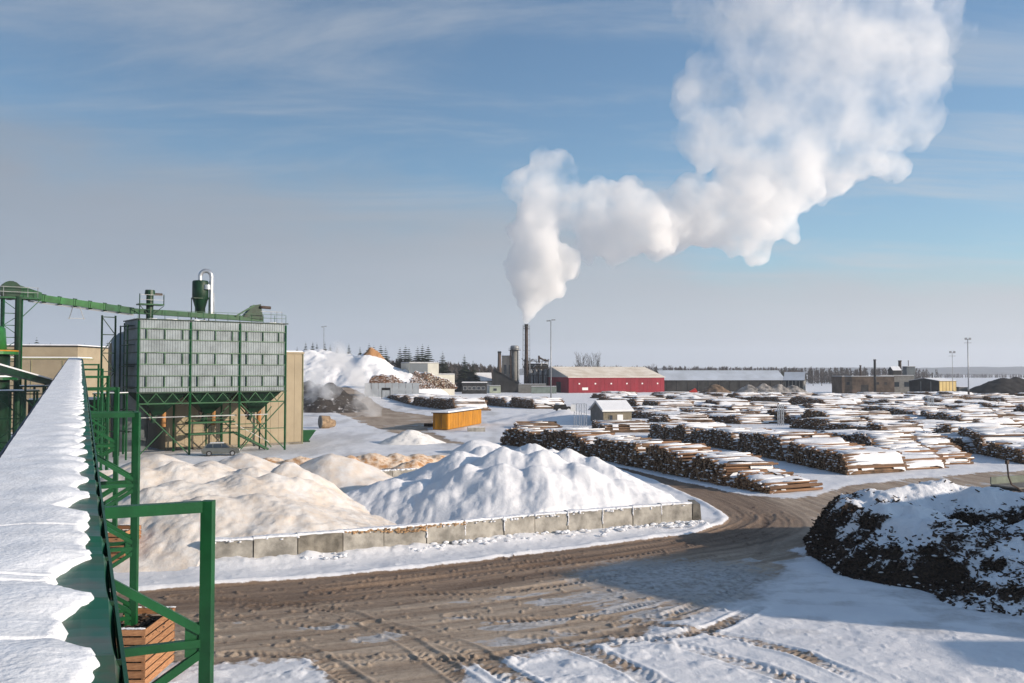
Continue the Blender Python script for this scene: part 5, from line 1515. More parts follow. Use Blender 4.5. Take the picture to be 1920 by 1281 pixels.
def log_pile(p0, p1, h0, h1, L_, label, n_ind=0, dia=0.27, snow=0.75, seed=1, axis=None, taper=(0.8, 0.8), sides=6, group='log piles in the snowy timber yard', endm=None, name='log_pile', z0=0.0, caps=True, top_logs=0.3):
    """logs laid side by side with their sawn ends on the line p0-p1, the logs running away to the right of it"""
    rnd = random.Random(seed)
    p0, p1 = Vector((p0[0], p0[1], 0)), Vector((p1[0], p1[1], 0))
    u = (p1 - p0); ln = u.length; u.normalize()
    ax = Vector((-u.y, u.x, 0)) if axis is None else Vector(axis).normalized()
    if axis is None and ax.x < 0: ax = -ax
    root = thing(name, label, 'log pile', (p0 + p1) / 2 + Vector((0, 0, z0)), group)
    up = Vector((0, 0, 1))
    step = dia * 1.03
    cols = max(2, int(ln / step))
    def hgt(s):
        f = s / ln
        h = h0 + (h1 - h0) * f
        h *= 1 + 0.28 * float(fbm(np.array([s * .28 + seed * 3.7]), np.array([seed * 1.3]), 3, seed)[0]) * 2
        e0 = min(1.0, .18 + s / max(.01, taper[0] * h0 * 1.3)); e1 = min(1.0, .18 + (ln - s) / max(.01, taper[1] * h1 * 1.3))
        return max(dia, h * min(e0, e1))
    cells = []
    for c in range(cols):
        s = (c + .5) * step
        h = hgt(s)
        k = max(1, int(h / (dia * .88)))
        for j in range(k):
            ss = s + (step / 2 if j % 2 else 0) + rnd.uniform(-.03, .03)
            cells.append((ss, dia * .5 + j * dia * .88 + rnd.uniform(-.03, .03), j == k - 1, j))
    ind = set()
    if n_ind:
        order = sorted(range(len(cells)), key=lambda i: (not cells[i][2], -cells[i][0]))
        ind = set(order[:n_ind])
    mbl, mbs = MB(), MB()
    for i, (s, z, top, j) in enumerate(cells):
        r = dia / 2 * rnd.uniform(.72, 1.12)
        ll = L_ * rnd.uniform(.93, 1.07)
        st = rnd.uniform(-.22, .22) - (0.25 if rnd.random() < .06 else 0)
        if top: z += rnd.uniform(-.06, .14)
        a = p0 + u * s + ax * st + up * (z + z0)
        tw = rnd.uniform(-.03, .03) if not top else rnd.uniform(-.09, .09)
        d = (ax + u * tw + up * rnd.uniform(-.012, .012)).normalized()
        if i in ind:
            o = put('log', LOGS[rnd.randrange(4)], None, root, local=True)
            o.location = a - ORG[root]
            q = d.to_track_quat('Y', 'Z'); o.rotation_mode = 'QUATERNION'; o.rotation_quaternion = q
            o.scale = (r / .15, ll, r / .15)
        else:
            mbl.tube(a, a + d * ll, r, r * .86, sides, 0, True, 1)
        # snow caught on the end that sticks out, and along the top logs
        if caps and rnd.random() < (.30 if not top else .55):
            c = a + ax * rnd.uniform(-.04, .25) + up * (r * .86)
            mbs.blob(c, rnd.uniform(.10, .24), rnd.uniform(.10, .24), rnd.uniform(.05, .10), rnd)
        if top and rnd.random() > top_logs:
            b_ = a + d * ll
            w_ = r * rnd.uniform(.75, 1.25)
            s0 = a + d * rnd.uniform(.0, .5); s1 = b_ - d * rnd.uniform(.0, 1.2)
            nn = d.cross(up).normalized()
            t0, t1 = up * (r * .70), up * (r * 1.0 + rnd.uniform(.03, .10))
            if rnd.random() < .5: s1 = s0.lerp(s1, rnd.uniform(.25, .75))
            elif rnd.random() < .5: s0 = s0.lerp(s1, rnd.uniform(.25, .6))
            mbs.box8([s0 - nn * w_ + t0, s1 - nn * w_ + t0, s1 + nn * w_ + t0, s0 + nn * w_ + t0][::1] + [s0 - nn * w_ * .6 + t1, s1 - nn * w_ * .6 + t1, s1 + nn * w_ * .6 + t1, s0 + nn * w_ * .6 + t1])
    if mbl.v: put('log_stack', mbl, [M['bark_far'], endm or M['logend_far']], root, kind='stuff')
    # drifted sheet of snow between and over the top logs
    na = max(4, int(L_ / .5)); ns = max(4, int(ln / .30))
    S, A = np.meshgrid(np.linspace(.05, ln - .05, ns), np.linspace(.25, L_ - .15, na), indexing='ij')
    hh = np.array([hgt(s) for s in S[:, 0]])
    Z = hh[:, None] + .02 + .17 * fbm(S * 2.6 + seed, A * .20, 3, seed + 9) * 2 + .17 * fbm(S * .5, A * .5, 3, seed + 11) * 2
    Z = Z - .35 * sstep(.6, 0, A - .25) - .25 * sstep(L_ - .9, L_, A)
    keepv = (fbm(S * 1.5 + seed * 5, A * .22, 4, seed + 21) * 1.25 + .5) < snow
    V = np.array([[p.x, p.y, p.z] for p in (p0 + u * s + ax * a + up * (z + z0) - ORG[root] for s, a, z in zip(S.ravel(), A.ravel(), Z.ravel()))])
    idx = np.arange(ns * na).reshape(ns, na)
    F = np.stack([idx[:-1, :-1], idx[1:, :-1], idx[1:, 1:], idx[:-1, 1:]], -1)
    kk = keepv[:-1, :-1] | keepv[1:, 1:]
    F = F[kk]
    if len(F):
        if (u.cross(ax)).z < 0: F = F[:, ::-1]
        used, inv = np.unique(F, return_inverse=True)
        put('snow_cover', np_mesh('snow_cover', V[used], inv.reshape(-1, 4), M['snow']), None, root, local=True)
    if mbs.v: put('snow_clump', mbs, M['snow'], root, smooth=True, kind='stuff')
    return root
def row(pxs, h, L_, labels, seed, n_ind=0, hs=None, **kw):
    """a row of piles end to end along a line given by pixels of its foot"""
    pts = [G(a, b) for a, b in pxs]
    for i, lab in enumerate(labels):
        a, b = pts[i], pts[i + 1]
        d = (b - a).normalized()
        hh = hs[i] if hs else (h, h)
        ni = n_ind[i] if isinstance(n_ind, (list, tuple)) else n_ind
        log_pile(a + d * .15, b - d * .15, hh[0], hh[1], L_, lab, ni, seed=seed + i, **kw)
def build_yard():
    AX = (0.905, 0.425, 0)
    row([(936, 834), (1010, 842), (1105, 858), (1200, 879), (1290, 897), (1368, 914), (1446, 927)], 2.5, 5.6,
        ['leftmost pile of the nearest log row, its log ends thick with snow', 'second pile from the left in the nearest log row, by the snow heap', 'third pile from the left in the nearest log row, below the brick hut',
         'dark middle pile of the nearest log row, above the bend in the wall', 'pile of the nearest log row with long orange logs bare on top', 'low right end pile of the nearest log row, stepping down to the road'],
        300, [0, 12, 20, 30, 60, 110], hs=[(2.3, 2.5), (2.5, 2.4), (2.4, 2.6), (2.6, 2.4), (2.4, 1.9), (1.7, .5)], axis=AX, taper=(.35, .35), snow=.52, top_logs=.45)
    row([(1215, 820), (1290, 832), (1380, 846), (1470, 866), (1592, 892)], 2.3, 7.5,
        ['leftmost pile of the second log row, right of the brick hut', 'second pile of the second log row, its front half buried in snow', 'third pile of the second log row, with snow capped log ends', 'tall dark right end pile of the second log row, near the road fork'],
        320, [0, 0, 10, 40], hs=[(2.0, 2.2), (2.2, 2.2), (2.3, 2.6), (2.9, 1.7)], axis=(0.93, .36, 0), taper=(.4, .5), snow=.74)
    row([(1596, 838), (1635, 858), (1674, 884)], 2.0, 7.0, ['upper half of the log row between road fork and second row', 'lower half of the log row just left of the road fork'], 335, [0, 30], hs=[(2.2, 2.2), (2.0, .9)], axis=(.94, .34, 0), taper=(.4, .6), snow=.7)
    row([(1692, 838), (1718, 856), (1746, 874)], 1.8, 5.5, ['narrow log pile whose pale logs point at the road, upper half', 'narrow log pile ending in pale logs beside the road, lower half'], 340, [0, 30], hs=[(1.9, 1.9), (1.6, .6)], axis=(.95, .30, 0), taper=(.4, .7), snow=.6)
    row([(1746, 834), (1790, 842), (1846, 854), (1925, 872)], 2.6, 9.0, ['left part of the long dark log row above the right end of the road', 'middle of the long dark log row above the right end of the road', 'right part of the long dark log row, running out of the picture'], 345, [0, 16, 16], hs=[(2.6, 2.9), (2.9, 2.3), (2.2, 1.3)], axis=(.96, .27, 0), taper=(.4, .4), snow=.7)
    row([(1420, 792), (1490, 795), (1566, 799)], 2.9, 9.0, ['left half of the dark log row behind the lattice stand', 'right half of the dark log row behind the lattice stand'], 350, dia=.3, axis=(.95, .3, 0), snow=.8)
    row([(1566, 796), (1620, 797)], 2.6, 9.0, ['short dark log pile just right of the lattice stand row'], 355, dia=.3, axis=(.95, .3, 0), snow=.8)
    row([(1655, 783), (1720, 791), (1806, 804)], 2.3, 9.0, ['left half of the slanting dark log row in the middle of the right yard', 'right half of the slanting dark log row in the middle of the right yard'], 358, dia=.3, axis=(.96, .28, 0), snow=.78)
    row([(1806, 806), (1852, 808)], 2.4, 8.0, ['small dark log pile after the end of the slanting row'], 362, dia=.3, axis=(.96, .28, 0), snow=.7)
    row([(1862, 799), (1898, 800)], 2.2, 9.0, ['small log pile near the right edge, above the long dark row'], 364, dia=.3, axis=(.96, .28, 0), snow=.8)
    row([(1890, 781), (1935, 783)], 2.8, 9.0, ['log pile cut by the right edge below the black heap'], 366, dia=.3, axis=(.97, .2, 0), snow=.8)
    row([(1374, 758), (1470, 760), (1552, 762)], 2.5, 11.0, ['left half of the far dark log row in front of the gabled shed', 'right half of the far dark log row in front of the gabled shed'], 370, dia=.36, axis=(.97, .2, 0), snow=.8)
    row([(1163, 768), (1200, 770), (1240, 774)], 2.9, 10.0, ['log pile just behind the right end of the brick hut', 'dark log pile to the right of the hut roof'], 375, dia=.34, axis=(.96, .28, 0), snow=.75)
    row([(1232, 795), (1256, 797)], 2.4, 9.0, ['small log pile on bare boards right of the brick hut'], 378, dia=.3, axis=(.97, .2, 0), snow=.6)
    row([(1316, 767), (1352, 770)], 2.6, 9.5, ['small dark log pile in the middle distance, above the second row'], 380, dia=.34, axis=(.97, .2, 0), snow=.75)
    row([(1245, 752), (1300, 757)], 1.9, 9.5, ['log pile in front of the right end of the red warehouse'], 382, dia=.36, axis=(.97, .2, 0), snow=.8)
    row([(1632, 763), (1676, 764)], 2.8, 9.5, ['dark log pile in front of the brown mill buildings'], 384, dia=.36, axis=(.97, .2, 0), snow=.75)
    row([(1692, 778), (1724, 779)], 2.6, 9.5, ['log pile between the slanting row and the yellow building'], 386, dia=.34, axis=(.97, .2, 0), snow=.75)
    row([(1772, 784), (1806, 786)], 2.4, 9.5, ['log pile under the foot of the tall right light mast'], 388, dia=.34, axis=(.97, .2, 0), snow=.75)
    row([(1758, 757), (1830, 757), (1892, 758)], 2.4, 12.0, ['left half of the low log row below the black heap', 'right half of the low log row below the black heap'], 390, dia=.38, axis=(.98, .18, 0), snow=.75)
    row([(720, 757), (770, 763), (856, 771)], 2.9, 9.0, ['left half of the log row behind the yellow container', 'right half of the log row behind the yellow container, logs tumbled'], 400, dia=.34, axis=(.95, .30, 0), snow=.85)
    row([(902, 760), (950, 764), (1006, 767)], 2.8, 9.0, ['left half of the log row in front of the boiler house', 'right half of the log row in front of the boiler house'], 405, dia=.34, axis=(.95, .30, 0), snow=.85)
    row([(1050, 812), (1072, 814)], 1.1, 9.0, [], 409)
    log_pile(G(1110, 806), G(1136, 812), 1.5, 1.3, 9.0, 'stack of thin logs lying in front of the brick hut door', 0, seed=411, axis=(.98, .18, 0), snow=.45, taper=(.2, .2), top_logs=.7)
    log_pile(G(965, 800), G(972, 806), .9, .6, 7.5, 'few brown logs on the snow left of the lattice stands', 0, seed=413, axis=(.99, .14, 0), snow=.1, taper=(.2, .2), top_logs=.9)
    # the wall of brown logs under the snowy hill
    brown = [(X_AT(688, 318), 318), (X_AT(765, 318), 318), (X_AT(857, 316), 316)]
    for i_, (lab_, h_) in enumerate(zip(['left half of the high brown log wall below the snowy hill', 'right half of the high brown log wall, falling away to the grey building'], [(5.2, 5.8), (6.6, 3.4)])):
        log_pile(brown[i_], brown[i_ + 1], h_[0], h_[1], 8.0, lab_, dia=.42, seed=420 + i_, axis=(-.1, 1, 0), snow=.9, endm=M['logend_red'], taper=(.3, .9), z0=4.4)
    # the rest of the yard: piles ever smaller, back to the warehouses
    rnd = random.Random(9)
    n = 0
    spots = []
    for Y in (118, 132, 146, 162, 180, 198, 218, 240, 264, 292, 322, 356, 392):
        x = X_AT(1190 if Y < 250 else 1120, Y) + rnd.uniform(0, 8)
        if Y < 170: x = X_AT(1400, Y) + rnd.uniform(0, 5)
        while x < X_AT(1960, Y):
            ln = rnd.uniform(7, 17)
            px = CX + FPX * x / Y
            if not (Y < 150 and px < 1560) and rnd.random() < .9:
                spots.append((x, Y + rnd.uniform(-4, 4), ln))
            x += rnd.uniform(8, 13)
    def near_word(px):
        return ('below the red warehouse' if px < 1260 else 'before the long dark shed' if px < 1480 else 'near the gabled shed' if px < 1570 else 'below the brown mill buildings' if px < 1720 else 'below the yellow building' if px < 1800 else 'towards the right edge')
    cols = [(0, 1150, 'under the left end of the red warehouse'), (1150, 1200, 'under the middle of the red warehouse'), (1200, 1250, 'under the right end of the red warehouse'), (1250, 1330, 'under the left part of the long dark shed'), (1330, 1410, 'under the middle of the long dark shed'), (1410, 1480, 'under the right part of the long dark shed'), (1480, 1570, 'under the gabled shed'),
            (1570, 1640, 'under the brown mill building'), (1640, 1710, 'under the slate tower'), (1710, 1770, 'under the yellow building'), (1770, 1830, 'under the two right light masts'), (1830, 1880, 'under the left half of the black heap'), (1880, 3000, 'at the right picture edge')]
    ordw = ['front', 'second', 'third', 'fourth', 'fifth', 'sixth', 'seventh', 'eighth', 'ninth', 'tenth', 'eleventh', 'twelfth', 'thirteenth', 'fourteenth']
    labs = [''] * len(spots)
    for a_, b_, w_ in cols:
        mem = sorted((s_[1], i) for i, s_ in enumerate(spots) if a_ <= CX + FPX * s_[0] / s_[1] < b_)
        for k, (_, i) in enumerate(mem):
            labs[i] = f'snowy log pile {w_}, {ordw[k]} from front' if k else f'snowy log pile {w_}, foremost'
    for x, Y, ln in spots:
        px = CX + FPX * x / Y
        n += 1
        sl = rnd.uniform(-.25, .15)
        p0 = (x - ln * .28, Y + ln * .30); p1 = (x + ln * .28, Y - ln * .30)
        h = rnd.uniform(1.0, 1.9)
        log_pile(p0, p1, h, h * rnd.uniform(.7, 1.2), rnd.uniform(7, 11), labs[n - 1], 0, dia=.30 if Y < 200 else .40, seed=500 + n, axis=(.96, .26 + rnd.uniform(-.16, .16), 0), snow=rnd.uniform(.58, .88), sides=5, caps=Y < 260, top_logs=.35)
build_yard()

# ------------------------------------------------------------------ buildings of the mill
def gable_house(name, label, cat, P, u, ln, dp, eave, ridge, wallm, roofm, over=.3, snow=True, group=None, gable_m=None):
    """P near corner; u along the long front; depth goes to the left of u"""
    P = Vector((P[0], P[1], 0)); u = Vector((u[0], u[1], 0)).normalized(); n = Vector((-u.y, u.x, 0))
    def F(s, d, z): return P + u * s + n * d + Vector((0, 0, z))
    root = thing(name, label, cat, P, group)
    mb = MB()
    mb.quad([F(0, 0, -.3), F(ln, 0, -.3), F(ln, 0, eave), F(0, 0, eave)])
    mb.quad([F(ln, dp, -.3), F(0, dp, -.3), F(0, dp, eave), F(ln, dp, eave)])
    mb.quad([F(0, dp, -.3), F(0, 0, -.3), F(0, 0, eave), F(0, dp / 2, ridge), F(0, dp, eave)], 1)
    mb.quad([F(ln, 0, -.3), F(ln, dp, -.3), F(ln, dp, eave), F(ln, dp / 2, ridge), F(ln, 0, eave)], 1)
    put('wall', mb, [wallm, gable_m or wallm], root)
    t = .18; k = (ridge - eave) / (dp / 2)
    mb = MB()
    for s_ in (0, 1):
        d0, d1 = (-over, dp / 2) if s_ == 0 else (dp + over, dp / 2)
        z0 = eave - over * k
        q = [F(-over, d0, z0 + .01), F(ln + over, d0, z0 + .01), F(ln + over, d1, ridge + .01), F(-over, d1, ridge + .01)]
        if s_: q = q[::-1]
        mb.box8([v for v in q] + [v + Vector((0, 0, t)) for v in q])
    rf = put('roof', mb, roofm, root)
    if snow:
        for s_ in (0, 1):
            mb = MB()
            d0, d1 = (-over + .1, dp / 2) if s_ == 0 else (dp + over - .1, dp / 2)
            z0 = eave - over * k + t + .015
            q = [F(-over + .1, d0, z0), F(ln + over - .1, d0, z0), F(ln + over - .1, d1, ridge + t + .015), F(-over + .1, d1, ridge + t + .015)]
            if s_: q = q[::-1]
            mb.box8(q + [v + Vector((0, 0, .14)) for v in q]); put('snow_cover', mb, M['snow'] if snow is True else snow, rf)
    return root, F, rf
def wall_window(F, root, s, z, w, h, d=-.03, name='window', m=None, frame=None):
    mb = MB(); mb.box8([F(s, d - .05, z), F(s + w, d - .05, z), F(s + w, d + .04, z), F(s, d + .04, z), F(s, d - .05, z + h), F(s + w, d - .05, z + h), F(s + w, d + .04, z + h), F(s, d + .04, z + h)])
    o = put(name, mb, m or M['glass'], root)
    if frame:
        mb = MB(); b = .07
        for (a0, a1, b0, b1) in ((s - b, s + w + b, z - b, z), (s - b, s + w + b, z + h, z + h + b), (s - b, s, z, z + h), (s + w, s + w + b, z, z + h)):
            mb.box8([F(a0, d - .08, b0), F(a1, d - .08, b0), F(a1, d + .03, b0), F(a0, d + .03, b0), F(a0, d - .08, b1), F(a1, d - .08, b1), F(a1, d + .03, b1), F(a0, d + .03, b1)])
        put('frame', mb, frame, o)
    return o
def build_mill():
    # red warehouse
    snowr = mat('thin_roof_snow', (0.78, 0.72, 0.63), 0.8, 0.06, 0.15, col2=(0.60, 0.52, 0.42))
    r_, F, rf = gable_house('red_warehouse', 'long red warehouse with a low snow dusted gable roof', 'warehouse', (28.7, 450), (.94, .34), 55, 45, 7.9, 13.2, M['red'], M['white'], .5, snowr)
    k = 22
    for i in range(k):
        mb = MB(); s = 55 * (i + .5) / k; mb.box8([F(s - 1.17, -.06, .1), F(s + 1.17, -.06, .1), F(s + 1.17, -.004, .1), F(s - 1.17, -.004, .1), F(s - 1.17, -.06, 7.4), F(s + 1.17, -.06, 7.4), F(s + 1.17, -.004, 7.4), F(s - 1.17, -.004, 7.4)]); put('panel', mb, M['red'], r_)
    for i in range(6):
        wall_window(F, r_, 5.5 + i * 9.0, 4.3, .8, .7, -.08, 'vent', M['white'])
    wall_window(F, r_, 7.5, 1.4, 3.2, 1.3, -.08, 'sign', M['white'])
    mb = MB()
    for i in range(5):
        mb.box8([F(7.8 + i * .55, -.20, 1.7), F(8.1 + i * .55, -.20, 1.7), F(8.1 + i * .55, -.185, 1.7), F(7.8 + i * .55, -.185, 1.7), F(7.8 + i * .55, -.20, 2.3), F(8.1 + i * .55, -.20, 2.3), F(8.1 + i * .55, -.185, 2.3), F(7.8 + i * .55, -.185, 2.3)])
    mb = MB(); mb.quad([F(-.02, 1, 7.95), F(-.02, 44, 7.95), F(-.02, 22.5, 13.0)][::-1]); put('gable_panel', mb, mat('grey_gable', (.42, .42, .41), .7, .05, .3), r_)
    wall_window(lambda s, d, z: F(d, s, z), r_, 10, 0, 6, 5.5, -.05, 'gate', M['darkwall'])
    # long dark shed with a snowy roof and open gable
    blue = mat('shaded_blue_snow', (.46, .51, .58), .8, .08, .12)  # blue-grey tint puts the roof slopes' shade into the snow colour
    r_, F, rf = gable_house('long_shed', 'long dark timber shed with a snowy roof tinted shade-blue', 'shed', (X_AT(1243, 478), 478), (.995, .09), 68, 22, 6.2, 11.3, M['darkwall'], M['darkwall'], .5, blue)
    for i in range(12):
        mb = MB(); s = 2 + i * 5.8; mb.beam(F(s, -.08, 0), F(s, -.08, 6.1), .25, .16); put('post', mb, M['trunk'], r_)
    r_, F, rf = gable_house('gabled_shed', 'dark shed with a grey timber gable held by posts', 'shed', (X_AT(1508, 430), 430), (-.62, -.80) if False else (-.97, .24), 16, -20, 6.5, 11.5, M['darkwall'], M['darkwall'], .4, False) if False else gable_house('gabled_shed', 'shed with a snow roof tinted shade-blue and a timber gable held by pale posts', 'shed', (X_AT(1470, 452), 452), (.93, -.36), 9.5, 17, 6.4, 10.3, M['darkwall'], M['darkwall'], .5, blue, gable_m=M['greywall'])
    for i in range(6):
        mb = MB(); mb.beam(F(.4 + i * 1.75, -.1, 0), F(.4 + i * 1.75, -.1, 6.2), .3, .2); put('post', mb, M['concrete'], r_)
    # brown mill buildings with slim chimneys on the right
    def FB(x, Y): return lambda s, d, z: Vector((x + s, Y + d, z))
    b1 = box_building('brown_mill_building', 'wide brown brick mill building, right of the sheds', 'building', 0, 26, 0, 14, 8.2, M['brick'], FB(X_AT(1578, 440), 440), M['darkwall'])
    b2 = box_building('grey_mill_building', 'low grey mill building joined to the brown one, in front of the slate tower', 'building', 0, 17, 0, 12, 8.6, M['greywall'], FB(X_AT(1650, 446), 446), M['darkwall'])
    for (s_, z_, w_, h_) in ((2.2, 4.2, 1.6, 1.4), (9.5, .1, 3.6, 4.2), (17, 4.4, 1.4, 1.2), (21, 4.4, 1.4, 1.2)):
        Fb = FB(X_AT(1578, 440), 440); wall_window(Fb, b1, s_, z_, w_, h_, -.05, m=M['darkwall'])
    for i in range(3):
        Fb = FB(X_AT(1650, 446), 446); wall_window(Fb, b2, 2 + i * 5, 3.2, 2.4, 2.4, -.05)
    t1 = box_building('slate_tower', 'small slate grey tower block behind the mill buildings', 'tower', 0, 4.2, 0, 5, 13.2, mat('slate_wall', (.14, .16, .17), .8, .1, .5), FB(X_AT(1700, 455), 455), M['darkwall'])
    t2 = gable_house('roof_lantern', 'little dark gabled turret on the mill roof beside the tallest right chimney', 'turret', (X_AT(1674, 450), 450), (1, .05), 4.2, 5, 11.4, 13.2, M['darkwall'], M['darkwall'], .3, True)
    for (px, py, Y, r, lab, mm) in ((1613, 685, 452, .42, 'thin short chimney at the left end of the brown mill building', M['rust']), (1640, 674, 436, .55, 'tall dark chimney in front of the brown mill building', M['darkwall']), (1687, 676, 462, .75, 'stout chimney behind the little turret', M['rust']), (1703, 676, 458, .25, 'thin mast on the slate tower', M['steel'])):
        x = X_AT(px, Y)
        c = thing('chimney', lab, 'chimney', (x, Y, 0), 'slim chimneys of the mill on the right')
        mb = MB(); mb.lathe((x, Y, 0), [(r * 1.2, 0), (r, Z_AT(py, Y) - .5)], 12); put('shaft', mb, mm, c, smooth=True)
        mb = MB(); mb.lathe((x, Y, 0), [(r * 1.25, Z_AT(py, Y) - .5), (r * 1.25, Z_AT(py, Y))], 12); put('rim', mb, mm, c)
    # yellow building with an open dark front
    yl = mat('pale_yellow_cladding', (.52, .40, .17), .7, .06, .3)
    r_, F, rf = gable_house('yellow_building', 'pale yellow building with a dark open front and flat snowy roof', 'building', (X_AT(1760, 395), 395), (.86, .50), 12.5, 15, 6.4, 7.6, yl, M['darkwall'], .3, True, gable_m=M['darkwall'])
    for i in range(6):
        mb = MB(); mb.beam(F(i * 2.4 + .2, -.06, 0), F(i * 2.4 + .2, -.06, 6.2), .16, .1); put('pilaster', mb, yl, r_)
    for d in (4, 9):
        mb = MB(); mb.beam(F(-.1, d, 0), F(-.1, d, 6.3), .3, .3); put('post', mb, M['greywall'], r_)
    b = box_building('low_annexe', 'tiny grey annexe at the right end of the yellow building', 'shed', 0, 4.0, 0, 4, 3.4, M['greywall'], FB(X_AT(1797, 405), 405), M['darkwall'])
    # chimney, boiler house and silo of the power plant
    Y = 475
    x = X_AT(987, Y)
    s = thing('smoke_stack', 'tall rusty mill smoke stack under the steam plume', 'chimney', (x, Y, 0))
    zt = Z_AT(608, Y)
    mb = MB(); mb.lathe((x, Y, 0), [(1.1, 0), (.95, 20), (.85, zt - 1.5)], 16); put('shaft', mb, M['rust'], s, smooth=True)
    mb = MB(); mb.lathe((x, Y, 0), [(1.05, zt - 1.5), (1.05, zt)], 16); put('crown', mb, M['darkwall'], s)
    mb = MB(); mb.lathe((x, Y, 0), [(1.9, zt - 2.3), (1.9, zt - 2.1)], 16); put('gallery_ring', mb, M['rust'], s)
    mb = MB(); mb.lathe((x, Y, 0), [(2.0, zt - 1.3), (2.0, zt - 1.22)], 16); put('handrail', mb, M['steel'], s)
    for dx in (1.9, -1.9):
        mb = MB(); mb.beam((x + dx, Y - .4, 10), (x + dx * .92, Y - .4, zt - .3), .35, .35); put('pipe', mb, M['silver'] if dx > 0 else M['steel'], s)
    for i in range(9):
        z = 11 + i * 2.8
        mb = MB(); mb.beam((x - 1.9, Y - .4, z), (x + 1.9, Y - .4, z), .16); put('clamp', mb, M['steel'], s)
    x2 = X_AT(965, Y)
    t = thing('ash_silo', 'pale round silo with a railed crown left of the smoke stack', 'silo', (x2, Y, 0))
    mb = MB(); mb.lathe((x2, Y, 0), [(1.75, 0), (1.75, Z_AT(657, Y))], 18); put('shell', mb, M['greywall'], t, smooth=True)
    mb = MB(); mb.lathe((x2, Y, 0), [(2.3, Z_AT(656, Y)), (2.3, Z_AT(650, Y)), (1.7, Z_AT(648, Y))], 18); put('head', mb, M['steel'], t)
    mb = MB(); mb.lathe((x2, Y, 0), [(3.4, Z_AT(657, Y)), (3.4, Z_AT(656.2, Y))], 18); put('platform', mb, M['rust'], t)
    mb = MB(); mb.lathe((x2, Y, 0), [(3.4, Z_AT(653.4, Y)), (3.4, Z_AT(653, Y))], 18); put('handrail', mb, M['steel'], t)
    for dx in (-2.2, 2.1):
        mb = MB(); mb.tube((x2 + dx, Y - 1, 0), (x2 + dx, Y - 1, Z_AT(656, Y)), .4, .4, 8); put('pipe', mb, M['silver'] if dx > 0 else M['rust'], t)
    x3 = X_AT(936.5, Y)
    c = thing('chimney', 'short dark brick chimney at the left end of the boiler house', 'chimney', (x3, Y, 0))
    mb = MB(); mb.lathe((x3, Y, 0), [(1.3, 0), (.85, Z_AT(662, Y))], 12); put('shaft', mb, M['brick'], c, smooth=True)
    mb = MB(); mb.lathe((x3, Y, 0), [(1.0, Z_AT(662, Y)), (1.0, Z_AT(659, Y))], 12); put('rim', mb, M['darkwall'], c)
    bh = box_building('boiler_house', 'dark boiler house with pipes and hoppers below the smoke stack', 'building', 0, 13, 0, 12, Z_AT(683, Y), M['darkwall'], FB(X_AT(983, Y - 1), Y + 2), M['rust'])
    Fb = FB(X_AT(983, Y - 1), Y + 2)
    for i in range(5):
        mb = MB(); q = Fb(1 + i * 2.6, -1.2, 0); mb.lathe(q, [(1.0, 4.5), (1.0, 11.5), (.6, 12.2)], 10); put('filter_drum', mb, M['steel'], bh)
        mb = MB(); mb.beam(Fb(1 + i * 2.6, -2.3, 0), Fb(1 + i * 2.6, -2.3, 9), .3); put('leg', mb, M['rust'], bh)
    for i, (s0, z0, s1, z1) in enumerate(((1, 15.2, 5, 17.5), (5, 17.5, 8, 15.4), (8, 15.5, 8, 19.5), (3, 15, 3, 18.4), (10.5, 14.5, 13.5, 17.5), (8, 18.5, 12, 16.5))):
        mb = MB(); mb.tube(Fb(s0, 2, z0), Fb(s1, 2, z1), .5, .5, 8); put('pipe', mb, (M['steel'], M['silver'], M['rust'])[i % 3], bh)
    wb = box_building('link_building', 'pale narrow building between short chimney and ash silo', 'building', 0, 6.0, 0, 8, Z_AT(668, Y), mat('pale_plaster', (.50, .42, .34), .8, .1, .4), FB(X_AT(941, Y), Y + 1), M['rust'])
    for i in range(2):
        wall_window(FB(X_AT(941, Y), Y + 1), wb, 1 + i * 2.8, 9.5, 1.4, 5.0, -.05)
    rq = random.Random(12)
    for i in range(16):
        s0 = rq.uniform(0, 13); z0 = rq.uniform(9, 17); 
        mb = MB(); mb.tube(Fb(s0, -1.6, z0), Fb(s0 + rq.uniform(-2.5, 2.5), -1.6, z0 + rq.uniform(-1, 4)), .22, .22, 6); put('pipe', mb, (M['steel'], M['rust'], M['silver'])[i % 3], bh)
    for z in (9.0, 13.0, 16.4):
        mb = MB(); mb.box(Fb(6.5, -1.9, z), (13.5, 1.2, .2)); put('walkway', mb, M['rust'], bh)
        mb = MB(); mb.beam(Fb(-.2, -2.4, z + 1.1), Fb(13.2, -2.4, z + 1.1), .1); put('handrail', mb, M['steel'], bh)
    for s0 in (0, 3.2, 6.4, 9.6, 12.8):
        mb = MB(); mb.beam(Fb(s0, -2.4, 0), Fb(s0, -2.4, 17.5), .24); put('column', mb, M['rust'], bh)
        if s0 < 12: mb = MB(); mb.beam(Fb(s0, -2.4, 9), Fb(s0 + 3.2, -2.4, 13), .16); put('brace', mb, M['rust'], bh)
    # sloping dark fuel conveyor house in front
    r2 = thing('fuel_shed', 'dark sloping fuel shed in front of the boiler house', 'shed', (X_AT(925, 462), 462, 0))
    Fs = FB(X_AT(925, 462), 462)
    mb = MB(); mb.box8([Fs(0, 0, -.2), Fs(16, 0, -.2), Fs(16, 7, -.2), Fs(0, 7, -.2), Fs(0, 0, 12.2), Fs(16, 0, 3.2), Fs(16, 7, 3.2), Fs(0, 7, 12.2)]); put('wall', mb, M['darkwall'], r2)
    mb = MB(); mb.box8([Fs(-.5, -.5, 12.5), Fs(16.4, -.5, 3.25), Fs(16.4, 7.4, 3.25), Fs(-.5, 7.4, 12.5), Fs(-.5, -.5, 12.8), Fs(16.4, -.5, 3.55), Fs(16.4, 7.4, 3.55), Fs(-.5, 7.4, 12.8)]); put('roof', mb, M['darkwall'], r2)
